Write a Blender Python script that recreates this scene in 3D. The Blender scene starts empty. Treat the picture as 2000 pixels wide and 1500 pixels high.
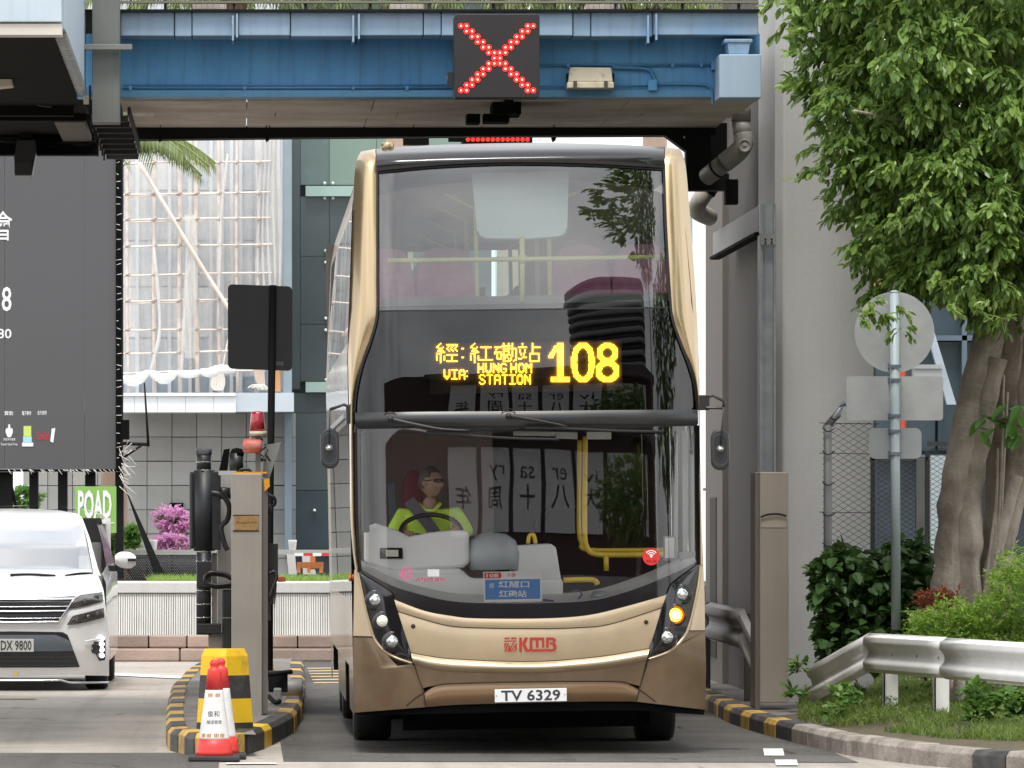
import bpy, bmesh, math, random
from mathutils import Vector, Matrix, noise

R = random.Random(11)
SC = bpy.context.scene
COL = SC.collection
rad = math.radians

# ---------------------------------------------------------------- camera
# lens axis parallel to the traffic lane (+Y); the frame is shifted off that axis
F, VX, VY, CH = 10880.0, 470.0, 1010.0, 1.71      # focal length / vanishing point (on a 2000x1500 frame), eye height
cam_d = bpy.data.cameras.new('camera'); cam = bpy.data.objects.new('camera', cam_d); COL.objects.link(cam)
cam.location = (0, 0, CH); cam.rotation_euler = (rad(90), 0, 0)
cam_d.sensor_width = 36; cam_d.lens = F / 2000 * 36
cam_d.shift_x = (1000 - VX) / 2000; cam_d.shift_y = (VY - 750) / 2000
cam_d.clip_start = 0.5; cam_d.clip_end = 3000
SC.camera = cam

# ---------------------------------------------------------------- sky, sun, exposure
SUN_EL, SUN_AZ = rad(67), rad(-170)                 # azimuth from +Y towards +X
wd = bpy.data.worlds.new('World'); SC.world = wd; wd.use_nodes = True
nt = wd.node_tree; nt.nodes.clear()
out = nt.nodes.new('ShaderNodeOutputWorld'); bg = nt.nodes.new('ShaderNodeBackground')
sky = nt.nodes.new('ShaderNodeTexSky'); sky.sky_type = 'NISHITA'; sky.sun_disc = False
sky.sun_elevation = SUN_EL; sky.sun_rotation = SUN_AZ; sky.dust_density = 3.0; sky.air_density = 1.0
hs = nt.nodes.new('ShaderNodeHueSaturation'); hs.inputs['Saturation'].default_value = 0.35
tc = nt.nodes.new('ShaderNodeTexCoord')
nz = nt.nodes.new('ShaderNodeTexNoise'); nz.inputs['Scale'].default_value = 2.8; nz.inputs['Detail'].default_value = 6
rp = nt.nodes.new('ShaderNodeValToRGB')
rp.color_ramp.elements[0].position = .35; rp.color_ramp.elements[0].color = (6.0, 6.3, 6.9, 1)
rp.color_ramp.elements[1].position = .68; rp.color_ramp.elements[1].color = (13.6, 13.5, 13.3, 1)
mx = nt.nodes.new('ShaderNodeMix'); mx.data_type = 'RGBA'; mx.inputs[0].default_value = 0.72
L = nt.links.new
L(sky.outputs[0], hs.inputs['Color']); L(tc.outputs['Generated'], nz.inputs['Vector']); L(nz.outputs['Fac'], rp.inputs[0])
L(hs.outputs[0], mx.inputs[6]); L(rp.outputs[0], mx.inputs[7]); L(mx.outputs[2], bg.inputs['Color']); L(bg.outputs[0], out.inputs[0])
bg.inputs['Strength'].default_value = 0.12

sun_d = bpy.data.lights.new('sun', 'SUN'); sun_d.energy = 1.5; sun_d.angle = rad(14); sun_d.color = (1, .955, .89)
sun = bpy.data.objects.new('sun', sun_d); COL.objects.link(sun)
sv = Vector((math.sin(SUN_AZ) * math.cos(SUN_EL), math.cos(SUN_AZ) * math.cos(SUN_EL), math.sin(SUN_EL)))
sun.rotation_euler = sv.to_track_quat('Z', 'Y').to_euler(); sun.location = sv * 60

SC.view_settings.view_transform = 'Standard'; SC.view_settings.look = 'None'
SC.view_settings.exposure = 0.80; SC.view_settings.gamma = 1
SC.view_settings.use_curve_mapping = False
SC.render.engine = 'CYCLES'
SC.cycles.use_denoising = True
SC.cycles.max_bounces = 7; SC.cycles.diffuse_bounces = 3; SC.cycles.glossy_bounces = 3
SC.cycles.transparent_max_bounces = 16; SC.cycles.transmission_bounces = 4
SC.cycles.caustics_reflective = False; SC.cycles.caustics_refractive = False
SC.cycles.sample_clamp_indirect = 6

# ---------------------------------------------------------------- helpers
def P(px, py, Y):
    """A point at distance Y, from its place on a 2000x1500 sheet of measurements."""
    return Vector(((px - VX) * Y / F, Y, CH - (py - VY) * Y / F))
def ground_y(py, z=0.0):
    return F * (CH - z) / (py - VY)

WL = {}
def wl(o): return WL.get(o.name, Vector((0, 0, 0))) if o else Vector((0, 0, 0))

class MB:
    def __init__(s): s.v = []; s.f = []; s.sm = []
    def add(s, vs, fs, smooth=False):
        b = len(s.v); s.v += [Vector(q) for q in vs]
        for q in fs: s.f.append([b + i for i in q]); s.sm.append(smooth)
        return s
    def box(s, x0, x1, y0, y1, z0, z1):
        x0, x1 = min(x0, x1), max(x0, x1); y0, y1 = min(y0, y1), max(y0, y1); z0, z1 = min(z0, z1), max(z0, z1)
        return s.add([(x0,y0,z0),(x1,y0,z0),(x1,y1,z0),(x0,y1,z0),(x0,y0,z1),(x1,y0,z1),(x1,y1,z1),(x0,y1,z1)],
                     [(0,3,2,1),(4,5,6,7),(0,1,5,4),(1,2,6,5),(2,3,7,6),(3,0,4,7)])
    def pbox(s, px0, py0, px1, py1, Y, d):
        a = P(px0, py0, Y); b = P(px1, py1, Y)
        return s.box(a.x, b.x, Y, Y + d, a.z, b.z)
    def prism(s, pts, off):
        """extrude a planar polygon (list of 3-D points) by vector off"""
        n = len(pts); off = Vector(off); pts = [Vector(q) for q in pts]
        nrm = Vector((0, 0, 0))
        for i in range(n): nrm += pts[i].cross(pts[(i + 1) % n])
        if nrm.dot(off) > 0: pts = pts[::-1]
        return s.add(pts + [q + off for q in pts], [list(range(n)), list(range(2 * n - 1, n - 1, -1))] +
                     [((i + 1) % n, i, n + i, n + (i + 1) % n) for i in range(n)])
    def pprism(s, pxs, Y, d):
        return s.prism([P(x, y, Y) for x, y in pxs], (0, d, 0))
    def tube(s, path, r, n=8, cap=True, smooth=True):
        path = [Vector(q) for q in path]; m = len(path)
        rs = r if isinstance(r, (list, tuple)) else [r] * m
        vs = []; fs = []; ref = None
        for i, q in enumerate(path):
            t = (path[min(i + 1, m - 1)] - path[max(i - 1, 0)])
            t = t.normalized() if t.length > 1e-9 else Vector((0, 0, 1))
            if ref is None: ref = Vector((1, 0, 0)) if abs(t.x) < .8 else Vector((0, 1, 0))
            a = t.cross(ref); a = a.normalized() if a.length > 1e-6 else t.orthogonal().normalized()
            b = t.cross(a); ref = a.cross(t)
            for k in range(n):
                an = 2 * math.pi * k / n
                vs.append(q + (a * math.cos(an) + b * math.sin(an)) * rs[i])
        for i in range(m - 1):
            for k in range(n):
                k2 = (k + 1) % n
                fs.append((i * n + k, i * n + k2, (i + 1) * n + k2, (i + 1) * n + k))
        s.add(vs, fs, smooth)
        if cap:
            b0 = len(s.v) - len(vs)
            s.f.append([b0 + k for k in range(n)][::-1]); s.sm.append(False)
            s.f.append([b0 + (m - 1) * n + k for k in range(n)]); s.sm.append(False)
        return s
    def lathe(s, prof, c, n=20, axis='z', smooth=True):
        """prof: (radius, height) list, turned about an axis through c"""
        c = Vector(c); vs = []; m = len(prof)
        for r_, h in prof:
            for k in range(n):
                an = 2 * math.pi * k / n; u, w = r_ * math.cos(an), r_ * math.sin(an)
                vs.append(c + (Vector((u, w, h)) if axis == 'z' else Vector((u, -h, w)) if axis == 'y' else Vector((h, u, w))))
        fs = [(i * n + k, i * n + (k + 1) % n, (i + 1) * n + (k + 1) % n, (i + 1) * n + k) for i in range(m - 1) for k in range(n)]
        b0 = len(s.v)
        s.add(vs, fs, smooth)
        if prof[0][0] > 1e-5: s.f.append([b0 + k for k in range(n)][::-1]); s.sm.append(False)
        if prof[-1][0] > 1e-5: s.f.append([b0 + (m - 1) * n + k for k in range(n)]); s.sm.append(False)
        return s
    def grid(s, rows, smooth=True, flip=False):
        nr, nc = len(rows), len(rows[0])
        fs = []
        for i in range(nr - 1):
            for j in range(nc - 1):
                q = (i * nc + j, i * nc + j + 1, (i + 1) * nc + j + 1, (i + 1) * nc + j)
                fs.append(q[::-1] if flip else q)
        return s.add([q for r_ in rows for q in r_], fs, smooth)
    def mesh(s, name, off=None):
        me = bpy.data.meshes.new(name)
        off = off or Vector((0, 0, 0))
        me.from_pydata([tuple(q - off) for q in s.v], [], s.f)
        me.polygons.foreach_set('use_smooth', s.sm)
        me.update()
        return me
    def build(s, name, mat, parent=None, bevel=0, solid=0, kind=None, label=None, auto=None, recalc=False, at=None):
        off = wl(parent) if at is None else Vector(at)
        me = s.mesh(name, off)
        if recalc:
            bm = bmesh.new(); bm.from_mesh(me); bmesh.ops.recalc_face_normals(bm, faces=bm.faces); bm.to_mesh(me); bm.free()
        if auto is not None:
            me.polygons.foreach_set('use_smooth', [True] * len(me.polygons)); me.set_sharp_from_angle(angle=rad(auto))
        if mat: me.materials.append(mat)
        o = bpy.data.objects.new(name, me); COL.objects.link(o)
        if parent: o.parent = parent; WL[o.name] = off
        elif at is not None: o.location = off; WL[o.name] = off
        if solid: md = o.modifiers.new('solid', 'SOLIDIFY'); md.thickness = solid; md.offset = 1
        if bevel:
            md = o.modifiers.new('bevel', 'BEVEL'); md.width = bevel; md.segments = 2; md.limit_method = 'ANGLE'; md.angle_limit = rad(40)
        if kind: o['kind'] = kind
        if label: o['label'] = label
        return o

def tag(o, label, cat, group=None):
    o['label'] = label; o['category'] = cat
    if group: o['group'] = group
    return o
def thing(name, label, cat, loc=(0, 0, 0), group=None):
    o = bpy.data.objects.new(name, None); COL.objects.link(o); o.location = loc; o.empty_display_size = .1
    WL[o.name] = Vector(loc)
    return tag(o, label, cat, group)
def piece(name, me, parent, loc, rot=(0, 0, 0), scale=(1, 1, 1)):
    """one of many alike pieces: shares mesh data"""
    o = bpy.data.objects.new(name, me); COL.objects.link(o)
    o.parent = parent; o.location = Vector(loc) - wl(parent); o.rotation_euler = rot; o.scale = scale
    WL[o.name] = Vector(loc)
    return o
def struct(o): o['kind'] = 'structure'; return o

def arc(c, r, a0, a1, n, plane='xz'):
    res = []
    for i in range(n + 1):
        a = rad(a0 + (a1 - a0) * i / n); u, w = r * math.cos(a), r * math.sin(a)
        res.append(Vector(c) + (Vector((u, 0, w)) if plane == 'xz' else Vector((u, w, 0)) if plane == 'xy' else Vector((0, u, w))))
    return res
def bez(pts, n=12):
    """Catmull-Rom through points"""
    pts = [Vector(q) for q in pts]; res = []
    for i in range(len(pts) - 1):
        p0, p1, p2, p3 = pts[max(i - 1, 0)], pts[i], pts[i + 1], pts[min(i + 2, len(pts) - 1)]
        for k in range(n):
            t = k / n
            res.append(.5 * ((2 * p1) + (p2 - p0) * t + (2 * p0 - 5 * p1 + 4 * p2 - p3) * t * t + (3 * p1 - p0 - 3 * p2 + p3) * t ** 3))
    res.append(pts[-1]); return res

# lettering: real flat glyph meshes in the plane facing -Y
def text_mb(body, height, bold=0.0, sx=1.0):
    cu = bpy.data.curves.new('lettering', 'FONT'); cu.body = body; cu.size = 1; cu.resolution_u = 2; cu.offset = bold
    cu.align_x = 'LEFT'; cu.fill_mode = 'FRONT'
    ob = bpy.data.objects.new('lettering', cu); COL.objects.link(ob)
    bpy.context.view_layer.update()
    me = bpy.data.meshes.new_from_object(ob.evaluated_get(bpy.context.evaluated_depsgraph_get()))
    bpy.data.objects.remove(ob); bpy.data.curves.remove(cu)
    vs = [q.co.copy() for q in me.vertices]; fs = [list(p.vertices) for p in me.polygons]
    bpy.data.meshes.remove(me)
    x0 = min(q.x for q in vs); x1 = max(q.x for q in vs); y0 = min(q.y for q in vs); y1 = max(q.y for q in vs)
    k = height / (y1 - y0)
    m = MB(); m.add([((q.x - (x0 + x1) / 2) * k * sx, 0, (q.y - (y0 + y1) / 2) * k) for q in vs], fs)
    m.w = (x1 - x0) * k * sx
    return m
def text(body, height, center, mat, parent, name='lettering', bold=0.0, width=None, mirror_fn=None, label=None):
    m = text_mb(body, height, bold)
    k = width / m.w if width else 1
    c = Vector(center)
    m.v = [Vector((q.x * k, 0, q.z)) + c for q in m.v]
    if mirror_fn: m.v = [mirror_fn(q) for q in m.v]
    return m.build(name, mat, parent, label=label)
# ---------------------------------------------------------------- materials (all procedural)
MATS = {}
def N(t, k, **kw):
    n = t.nodes.new(k)
    for a, b in kw.items(): setattr(n, a, b)
    return n
def M(name, col, rough=.5, metal=0.0, var=.10, scale=3.0, bump=0.0, bscale=60, spec=.5, col2=None, cscale=1.5, camt=.5,
      streak=0.0, streak_col=(.03, .028, .025), coat=0.0, emis=None, estr=0.0, rnd=0.0, detail=6, thresh=(.42, .62), speck=0.0, rvar=.12, coord='Object'):
    if name in MATS: return MATS[name]
    m = bpy.data.materials.new(name); m.use_nodes = True; t = m.node_tree; lk = t.links.new
    b = t.nodes['Principled BSDF']; MATS[name] = m
    b.inputs['Roughness'].default_value = rough; b.inputs['Metallic'].default_value = metal
    b.inputs['Specular IOR Level'].default_value = spec; b.inputs['Coat Weight'].default_value = coat; b.inputs['Coat Roughness'].default_value = .06
    tcn = N(t, 'ShaderNodeTexCoord'); vec = tcn.outputs[coord]
    if coord == 'World':
        pass
    nz = N(t, 'ShaderNodeTexNoise'); nz.inputs['Scale'].default_value = scale; nz.inputs['Detail'].default_value = detail; lk(vec, nz.inputs['Vector'])
    cur = None
    mr = N(t, 'ShaderNodeMapRange'); mr.inputs[1].default_value = .25; mr.inputs[2].default_value = .75
    mr.inputs[3].default_value = 1 - var; mr.inputs[4].default_value = 1 + var; lk(nz.outputs['Fac'], mr.inputs[0])
    base = N(t, 'ShaderNodeRGB'); base.outputs[0].default_value = (*col, 1); cur = base.outputs[0]
    if col2:
        n2 = N(t, 'ShaderNodeTexNoise'); n2.inputs['Scale'].default_value = cscale; n2.inputs['Detail'].default_value = 8; n2.inputs['Roughness'].default_value = .65; lk(vec, n2.inputs['Vector'])
        r2 = N(t, 'ShaderNodeMapRange'); r2.inputs[1].default_value = thresh[0]; r2.inputs[2].default_value = thresh[1]; r2.inputs[4].default_value = camt; lk(n2.outputs['Fac'], r2.inputs[0])
        x = N(t, 'ShaderNodeMix', data_type='RGBA'); lk(r2.outputs[0], x.inputs[0]); lk(cur, x.inputs[6]); x.inputs[7].default_value = (*col2, 1); cur = x.outputs[2]
    if streak:
        mp = N(t, 'ShaderNodeMapping'); mp.inputs['Scale'].default_value = (9, 9, .35); lk(vec, mp.inputs['Vector'])
        n3 = N(t, 'ShaderNodeTexNoise'); n3.inputs['Scale'].default_value = 1.6; n3.inputs['Detail'].default_value = 7; n3.inputs['Roughness'].default_value = .7; lk(mp.outputs[0], n3.inputs['Vector'])
        r3 = N(t, 'ShaderNodeMapRange'); r3.inputs[1].default_value = .5; r3.inputs[2].default_value = .78; r3.inputs[4].default_value = streak; lk(n3.outputs['Fac'], r3.inputs[0])
        x = N(t, 'ShaderNodeMix', data_type='RGBA'); lk(r3.outputs[0], x.inputs[0]); lk(cur, x.inputs[6]); x.inputs[7].default_value = (*streak_col, 1); cur = x.outputs[2]
    if speck:
        n4 = N(t, 'ShaderNodeTexNoise'); n4.inputs['Scale'].default_value = bscale * 1.3; n4.inputs['Detail'].default_value = 2; lk(vec, n4.inputs['Vector'])
        r4 = N(t, 'ShaderNodeMapRange'); r4.inputs[1].default_value = .3; r4.inputs[2].default_value = .7; r4.inputs[3].default_value = 1 - speck; r4.inputs[4].default_value = 1 + speck; lk(n4.outputs['Fac'], r4.inputs[0])
        mm = N(t, 'ShaderNodeMath', operation='MULTIPLY'); lk(mr.outputs[0], mm.inputs[0]); lk(r4.outputs[0], mm.inputs[1]); val = mm.outputs[0]
    else: val = mr.outputs[0]
    if rnd:
        oi = N(t, 'ShaderNodeObjectInfo'); r5 = N(t, 'ShaderNodeMapRange'); r5.inputs[3].default_value = 1 - rnd; r5.inputs[4].default_value = 1 + rnd; lk(oi.outputs['Random'], r5.inputs[0])
        mm = N(t, 'ShaderNodeMath', operation='MULTIPLY'); lk(val, mm.inputs[0]); lk(r5.outputs[0], mm.inputs[1]); val = mm.outputs[0]
    h = N(t, 'ShaderNodeHueSaturation'); lk(cur, h.inputs['Color']); lk(val, h.inputs['Value']); lk(h.outputs[0], b.inputs['Base Color'])
    if rvar:
        r6 = N(t, 'ShaderNodeMapRange'); r6.inputs[3].default_value = max(rough - rvar, .03); r6.inputs[4].default_value = min(rough + rvar, 1); lk(nz.outputs['Fac'], r6.inputs[0]); lk(r6.outputs[0], b.inputs['Roughness'])
    if bump:
        nb = N(t, 'ShaderNodeTexNoise'); nb.inputs['Scale'].default_value = bscale; nb.inputs['Detail'].default_value = 5; lk(vec, nb.inputs['Vector'])
        bp = N(t, 'ShaderNodeBump'); bp.inputs['Strength'].default_value = bump; bp.inputs['Distance'].default_value = .02; lk(nb.outputs['Fac'], bp.inputs['Height']); lk(bp.outputs[0], b.inputs['Normal'])
    if emis:
        b.inputs['Emission Color'].default_value = (*emis, 1); b.inputs['Emission Strength'].default_value = estr
    return m
def GLASS(name, tint, fac=1.8, rough=.0, ior=1.5, bumpy=0.0):
    if name in MATS: return MATS[name]
    m = bpy.data.materials.new(name); m.use_nodes = True; t = m.node_tree; t.nodes.clear(); lk = t.links.new; MATS[name] = m
    o = N(t, 'ShaderNodeOutputMaterial'); tr = N(t, 'ShaderNodeBsdfTransparent'); gl = N(t, 'ShaderNodeBsdfGlossy'); gl.inputs['Roughness'].default_value = rough
    fr = N(t, 'ShaderNodeFresnel'); fr.inputs['IOR'].default_value = ior; mu = N(t, 'ShaderNodeMath', operation='MULTIPLY', use_clamp=True); mu.inputs[1].default_value = fac
    x = N(t, 'ShaderNodeMixShader'); tr.inputs[0].default_value = (*tint, 1)
    lk(fr.outputs[0], mu.inputs[0]); lk(mu.outputs[0], x.inputs[0]); lk(tr.outputs[0], x.inputs[1]); lk(gl.outputs[0], x.inputs[2]); lk(x.outputs[0], o.inputs[0])
    if bumpy:
        tcn = N(t, 'ShaderNodeTexCoord'); nb = N(t, 'ShaderNodeTexNoise'); nb.inputs['Scale'].default_value = 1.4; nb.inputs['Detail'].default_value = 1; lk(tcn.outputs['Object'], nb.inputs['Vector'])
        bp = N(t, 'ShaderNodeBump'); bp.inputs['Strength'].default_value = bumpy; bp.inputs['Distance'].default_value = .05; lk(nb.outputs['Fac'], bp.inputs['Height']); lk(bp.outputs[0], gl.inputs['Normal'])
    return m
def LEAF(name, c1, c2, trans=.35, rough=.42):
    if name in MATS: return MATS[name]
    m = bpy.data.materials.new(name); m.use_nodes = True; t = m.node_tree; lk = t.links.new; MATS[name] = m
    b = t.nodes['Principled BSDF']; o = t.nodes['Material Output']
    at = N(t, 'ShaderNodeAttribute', attribute_name='leafrnd')
    x = N(t, 'ShaderNodeMix', data_type='RGBA'); lk(at.outputs['Fac'], x.inputs[0]); x.inputs[6].default_value = (*c1, 1); x.inputs[7].default_value = (*c2, 1)
    lk(x.outputs[2], b.inputs['Base Color']); b.inputs['Roughness'].default_value = rough; b.inputs['Specular IOR Level'].default_value = .5
    tl = N(t, 'ShaderNodeBsdfTranslucent'); g = N(t, 'ShaderNodeHueSaturation'); g.inputs['Value'].default_value = 1.6; g.inputs['Hue'].default_value = .485; lk(x.outputs[2], g.inputs['Color']); lk(g.outputs[0], tl.inputs[0])
    s = N(t, 'ShaderNodeMixShader'); s.inputs[0].default_value = trans; lk(b.outputs[0], s.inputs[1]); lk(tl.outputs[0], s.inputs[2]); lk(s.outputs[0], o.inputs[0])
    return m
def EMIT(name, col, st):
    if name in MATS: return MATS[name]
    m = bpy.data.materials.new(name); m.use_nodes = True; t = m.node_tree; t.nodes.clear(); MATS[name] = m
    o = N(t, 'ShaderNodeOutputMaterial'); e = N(t, 'ShaderNodeEmission'); e.inputs[0].default_value = (*col, 1); e.inputs[1].default_value = st
    t.links.new(e.outputs[0], o.inputs[0]); return m

def ROAD(name, c1, c2, grain, wear, crack=.0, scale_long=.05):
    """carriageway: aggregate grain, patches, lane-long tyre marks, oil drips and hairline cracks"""
    m = bpy.data.materials.new(name); m.use_nodes = True; t = m.node_tree; lk = t.links.new; b_ = t.nodes['Principled BSDF']; MATS[name] = m
    b_.inputs['Roughness'].default_value = .9; b_.inputs['Specular IOR Level'].default_value = .25
    tcn = N(t, 'ShaderNodeTexCoord'); ob = tcn.outputs['Object']
    def nse(sc, det=3, rough=.6, vec=ob):
        n = N(t, 'ShaderNodeTexNoise'); n.inputs['Scale'].default_value = sc; n.inputs['Detail'].default_value = det; n.inputs['Roughness'].default_value = rough; lk(vec, n.inputs['Vector']); return n.outputs['Fac']
    def rng(x, a0, a1, o0, o1):
        r = N(t, 'ShaderNodeMapRange'); r.inputs[1].default_value = a0; r.inputs[2].default_value = a1; r.inputs[3].default_value = o0; r.inputs[4].default_value = o1; lk(x, r.inputs[0]); return r.outputs[0]
    def mixc(f, x, col):
        n = N(t, 'ShaderNodeMix', data_type='RGBA'); lk(f, n.inputs[0]); lk(x, n.inputs[6]); n.inputs[7].default_value = (*col, 1); return n.outputs[2]
    def mul(x, y):
        n = N(t, 'ShaderNodeMath', operation='MULTIPLY'); lk(x, n.inputs[0]); lk(y, n.inputs[1]); return n.outputs[0]
    rgb = N(t, 'ShaderNodeRGB'); rgb.outputs[0].default_value = (*c1, 1)
    cur = mixc(rng(nse(.5, 8, .65), .42, .62, 0, .85), rgb.outputs[0], c2)
    mp = N(t, 'ShaderNodeMapping'); mp.inputs['Scale'].default_value = (2.2, scale_long, 1); lk(ob, mp.inputs['Vector'])
    cur = mixc(rng(nse(1.4, 5, .6, mp.outputs[0]), .50, .68, 0, wear), cur, tuple(v * .42 for v in c1))
    cur = mixc(rng(nse(3.1, 4, .55), .66, .72, 0, .75), cur, tuple(v * .30 for v in c1))
    cur = mixc(rng(nse(7.3, 3, .5), .70, .76, 0, .6), cur, tuple(min(v * 1.9, .7) for v in c1))
    if crack:
        vo = N(t, 'ShaderNodeTexVoronoi', feature='DISTANCE_TO_EDGE'); vo.inputs['Scale'].default_value = .55
        ad = N(t, 'ShaderNodeMix', data_type='RGBA'); ad.inputs[0].default_value = .22; lk(ob, ad.inputs[6]); n5 = N(t, 'ShaderNodeTexNoise'); n5.inputs['Scale'].default_value = 2.0; n5.inputs['Detail'].default_value = 6; lk(ob, n5.inputs['Vector']); lk(n5.outputs['Color'], ad.inputs[7]); lk(ad.outputs[2], vo.inputs['Vector'])
        cur = mixc(mul(rng(vo.outputs['Distance'], .004, .010, crack, 0), rng(nse(.9, 2), .48, .55, 0, 1)), cur, tuple(v * .22 for v in c1))
    gr = mul(rng(nse(150, 2, .7), .3, .7, 1 - grain, 1 + grain), rng(nse(46, 2, .7), .3, .7, 1 - grain * .5, 1 + grain * .5))
    h = N(t, 'ShaderNodeHueSaturation'); lk(cur, h.inputs['Color']); lk(gr, h.inputs['Value']); lk(h.outputs[0], b_.inputs['Base Color'])
    bp = N(t, 'ShaderNodeBump'); bp.inputs['Strength'].default_value = .55; bp.inputs['Distance'].default_value = .012; lk(nse(120, 3, .7), bp.inputs['Height']); lk(bp.outputs[0], b_.inputs['Normal'])
    return m
asphalt = ROAD('asphalt', (.098, .092, .086), (.135, .128, .12), .55, .35, .8, .04)
concrete_road = ROAD('concrete_road', (.44, .40, .355), (.34, .31, .275), .24, .32, .5, .03)
concrete = M('concrete', (.40, .395, .385), .85, var=.07, scale=1.3, bump=.15, bscale=40, col2=(.34, .335, .32), cscale=.6, camt=.6, streak=.18, streak_col=(.20, .19, .175), speck=.08)
concrete_dark = M('concrete_dark', (.075, .067, .060), .85, var=.10, scale=1.2, bump=.15, bscale=40, streak=.5, streak_col=(.035, .03, .027), speck=.08)  # abutment: under-bridge shade is put into this dark base colour
conc_pale = M('concrete_pale', (.55, .545, .53), .85, var=.08, scale=2, bump=.2, bscale=40, streak=.25, streak_col=(.3, .29, .27))
blue_steel = M('blue_steel', (.065, .26, .52), .55, var=.12, scale=1.2, streak=.65, streak_col=(.05, .055, .06), col2=(.12, .36, .62), cscale=.9, camt=.6)
blue_pale = M('blue_pale', (.30, .42, .56), .5, var=.12, scale=1.5, streak=.45, streak_col=(.15, .155, .16), col2=(.15, .32, .55), cscale=.7, camt=.6, thresh=(.52, .66))
blue_white = M('blue_white', (.50, .60, .68), .5, var=.06, streak=.20, streak_col=(.25, .28, .30))
soffit = M('soffit', (.66, .60, .53), .8, var=.12, scale=1.5, streak=.2, col2=(.38, .30, .24), cscale=1.2, camt=.7)
black_steel = M('black_steel', (.010, .010, .011), .7, var=.2, spec=.2)
black_plastic = M('black_plastic', (.016, .016, .017), .42, var=.2)
black_tube = M('black_tube', (.02, .022, .026), .45, var=.2)
near_black = M('near_black', (.005, .005, .005), .9, spec=.1)
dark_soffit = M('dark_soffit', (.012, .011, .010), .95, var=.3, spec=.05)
galv = M('galvanised', (.34, .36, .38), .45, .55, var=.12, scale=8, col2=(.25, .27, .28), cscale=6, camt=.6)
galv_dull = M('galv_dull', (.27, .275, .27), .6, .3, var=.15, scale=6)
grey_post = M('grey_post_paint', (.17, .18, .17), .65, var=.15, scale=4, streak=.3)
paint_grey = M('paint_grey', (.30, .36, .38), .45, var=.08, streak=.15)
tan_metal = M('tan_metal', (.36, .31, .265), .42, .25, var=.10, scale=1.0, streak=.22, streak_col=(.2, .17, .14))
steel_post = M('steel_post', (.36, .33, .29), .45, .35, var=.12, scale=2, streak=.35, streak_col=(.16, .14, .12))
yellow_paint = M('yellow_paint', (.78, .49, .015), .6, var=.10, scale=5, col2=(.38, .24, .04), cscale=5, camt=.7, thresh=(.55, .70), bump=.1, bscale=50)
yellow_old = M('yellow_old', (.52, .31, .05), .7, var=.2, scale=6, col2=(.10, .085, .07), cscale=7, camt=.8, thresh=(.50, .66), bump=.2, bscale=50)
black_paint = M('black_paint', (.028, .028, .028), .7, var=.3, scale=6, col2=(.10, .095, .09), cscale=5, camt=.6, bump=.2, bscale=50)
stone_kerb = M('stone_kerb', (.33, .29, .255), .85, var=.15, scale=5, col2=(.12, .105, .09), cscale=3, camt=.75, rnd=.12, bump=.35, bscale=40, speck=.12)
stone_pink = M('stone_pink', (.36, .27, .225), .85, var=.15, scale=4, col2=(.17, .135, .11), cscale=2, camt=.6, rnd=.15, bump=.35, bscale=30)
white_paint = M('white_paint', (.86, .86, .84), .75, var=.05, streak=.14, streak_col=(.32, .30, .27), scale=5)
road_white = M('road_white', (.72, .72, .70), .7, var=.08, col2=(.4, .4, .38), cscale=20, camt=.5)
road_yellow = M('road_yellow', (.62, .42, .12), .75, var=.1, col2=(.3, .26, .2), cscale=6, camt=.9, thresh=(.4, .6))
soil = M('soil', (.10, .075, .05), .95, var=.3, scale=8, bump=.6, bscale=40, col2=(.06, .08, .03), cscale=5, camt=.6)
plaster = M('plaster', (.50, .50, .49), .9, var=.06, scale=.9, bump=.06, bscale=25, streak=.22, streak_col=(.35, .34, .32), speck=.03, col2=(.44, .44, .43), cscale=.4, camt=.8)
plastic_white = M('plastic_white', (.8, .8, .8), .4, var=.03)
paper_white = M('paper_white', (.85, .85, .84), .8, var=.02)
cream = M('cream_paint', (.60, .54, .42), .6, var=.12, scale=6, col2=(.28, .22, .15), cscale=9, camt=.7, thresh=(.55, .68))
ink = M('ink', (.03, .035, .045), .6)
# ---------------------------------------------------------------- ground and road
g = MB(); g.add([(-900, -700, 0), (900, -700, 0), (900, 1600, 0), (-900, 1600, 0)], [(0, 1, 2, 3)])
struct(g.build('ground', concrete_road))
a = MB(); a.add([(.30, 38.95, .004), (4.3, 38.75, .004), (4.3, 90, .004), (.30, 90, .004)], [(0, 1, 2, 3)])
a.add([(-14, 30, .004), (-.15, 30, .004), (-.15, 40.35, .004), (-14, 40.15, .004)], [(0, 1, 2, 3)])
struct(a.build('road', asphalt))
mk = MB()
for (x0, y0, x1, y1) in ((1493, 1464, 1529, 1478), (1516, 1486, 1556, 1497)):
    q = [P(x0, y1, ground_y(y1)), P(x1 + 3, y1, ground_y(y1)), P(x1, y0, ground_y(y0)), P(x0 - 3, y0, ground_y(y0))]
    mk.add([(p.x, p.y, .009) for p in q], [(0, 1, 2, 3)])
struct(mk.build('road_marking', road_white))
mk = MB()
for k in range(6):
    y0 = 57.0 + k * 1.1
    mk.add([(.75, y0, .009), (1.9, y0 + .5, .009), (1.9, y0 + .9, .009), (.75, y0 + .4, .009)], [(0, 1, 2, 3)])
mk.add([(-2.4, 52.2, .0085), (-1.9, 52.2, .0085), (-1.95, 52.45, .0085), (-2.4, 52.4, .0085)], [(0, 1, 2, 3)])
struct(mk.build('road_marking', road_yellow))
mk = MB()                                               # white lane line far left, beside the wall
mk.add([(-1.6, 60.2, .009), (-.55, 58.6, .009), (-.45, 59.5, .009), (-1.6, 61.0, .009)], [(0, 1, 2, 3)])
mk.add([(-.1, 38.4, .0085), (.25, 38.45, .0085), (.25, 38.62, .0085), (-.1, 38.6, .0085)], [(0, 1, 2, 3)])
struct(mk.build('road_marking', road_white))
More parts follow.
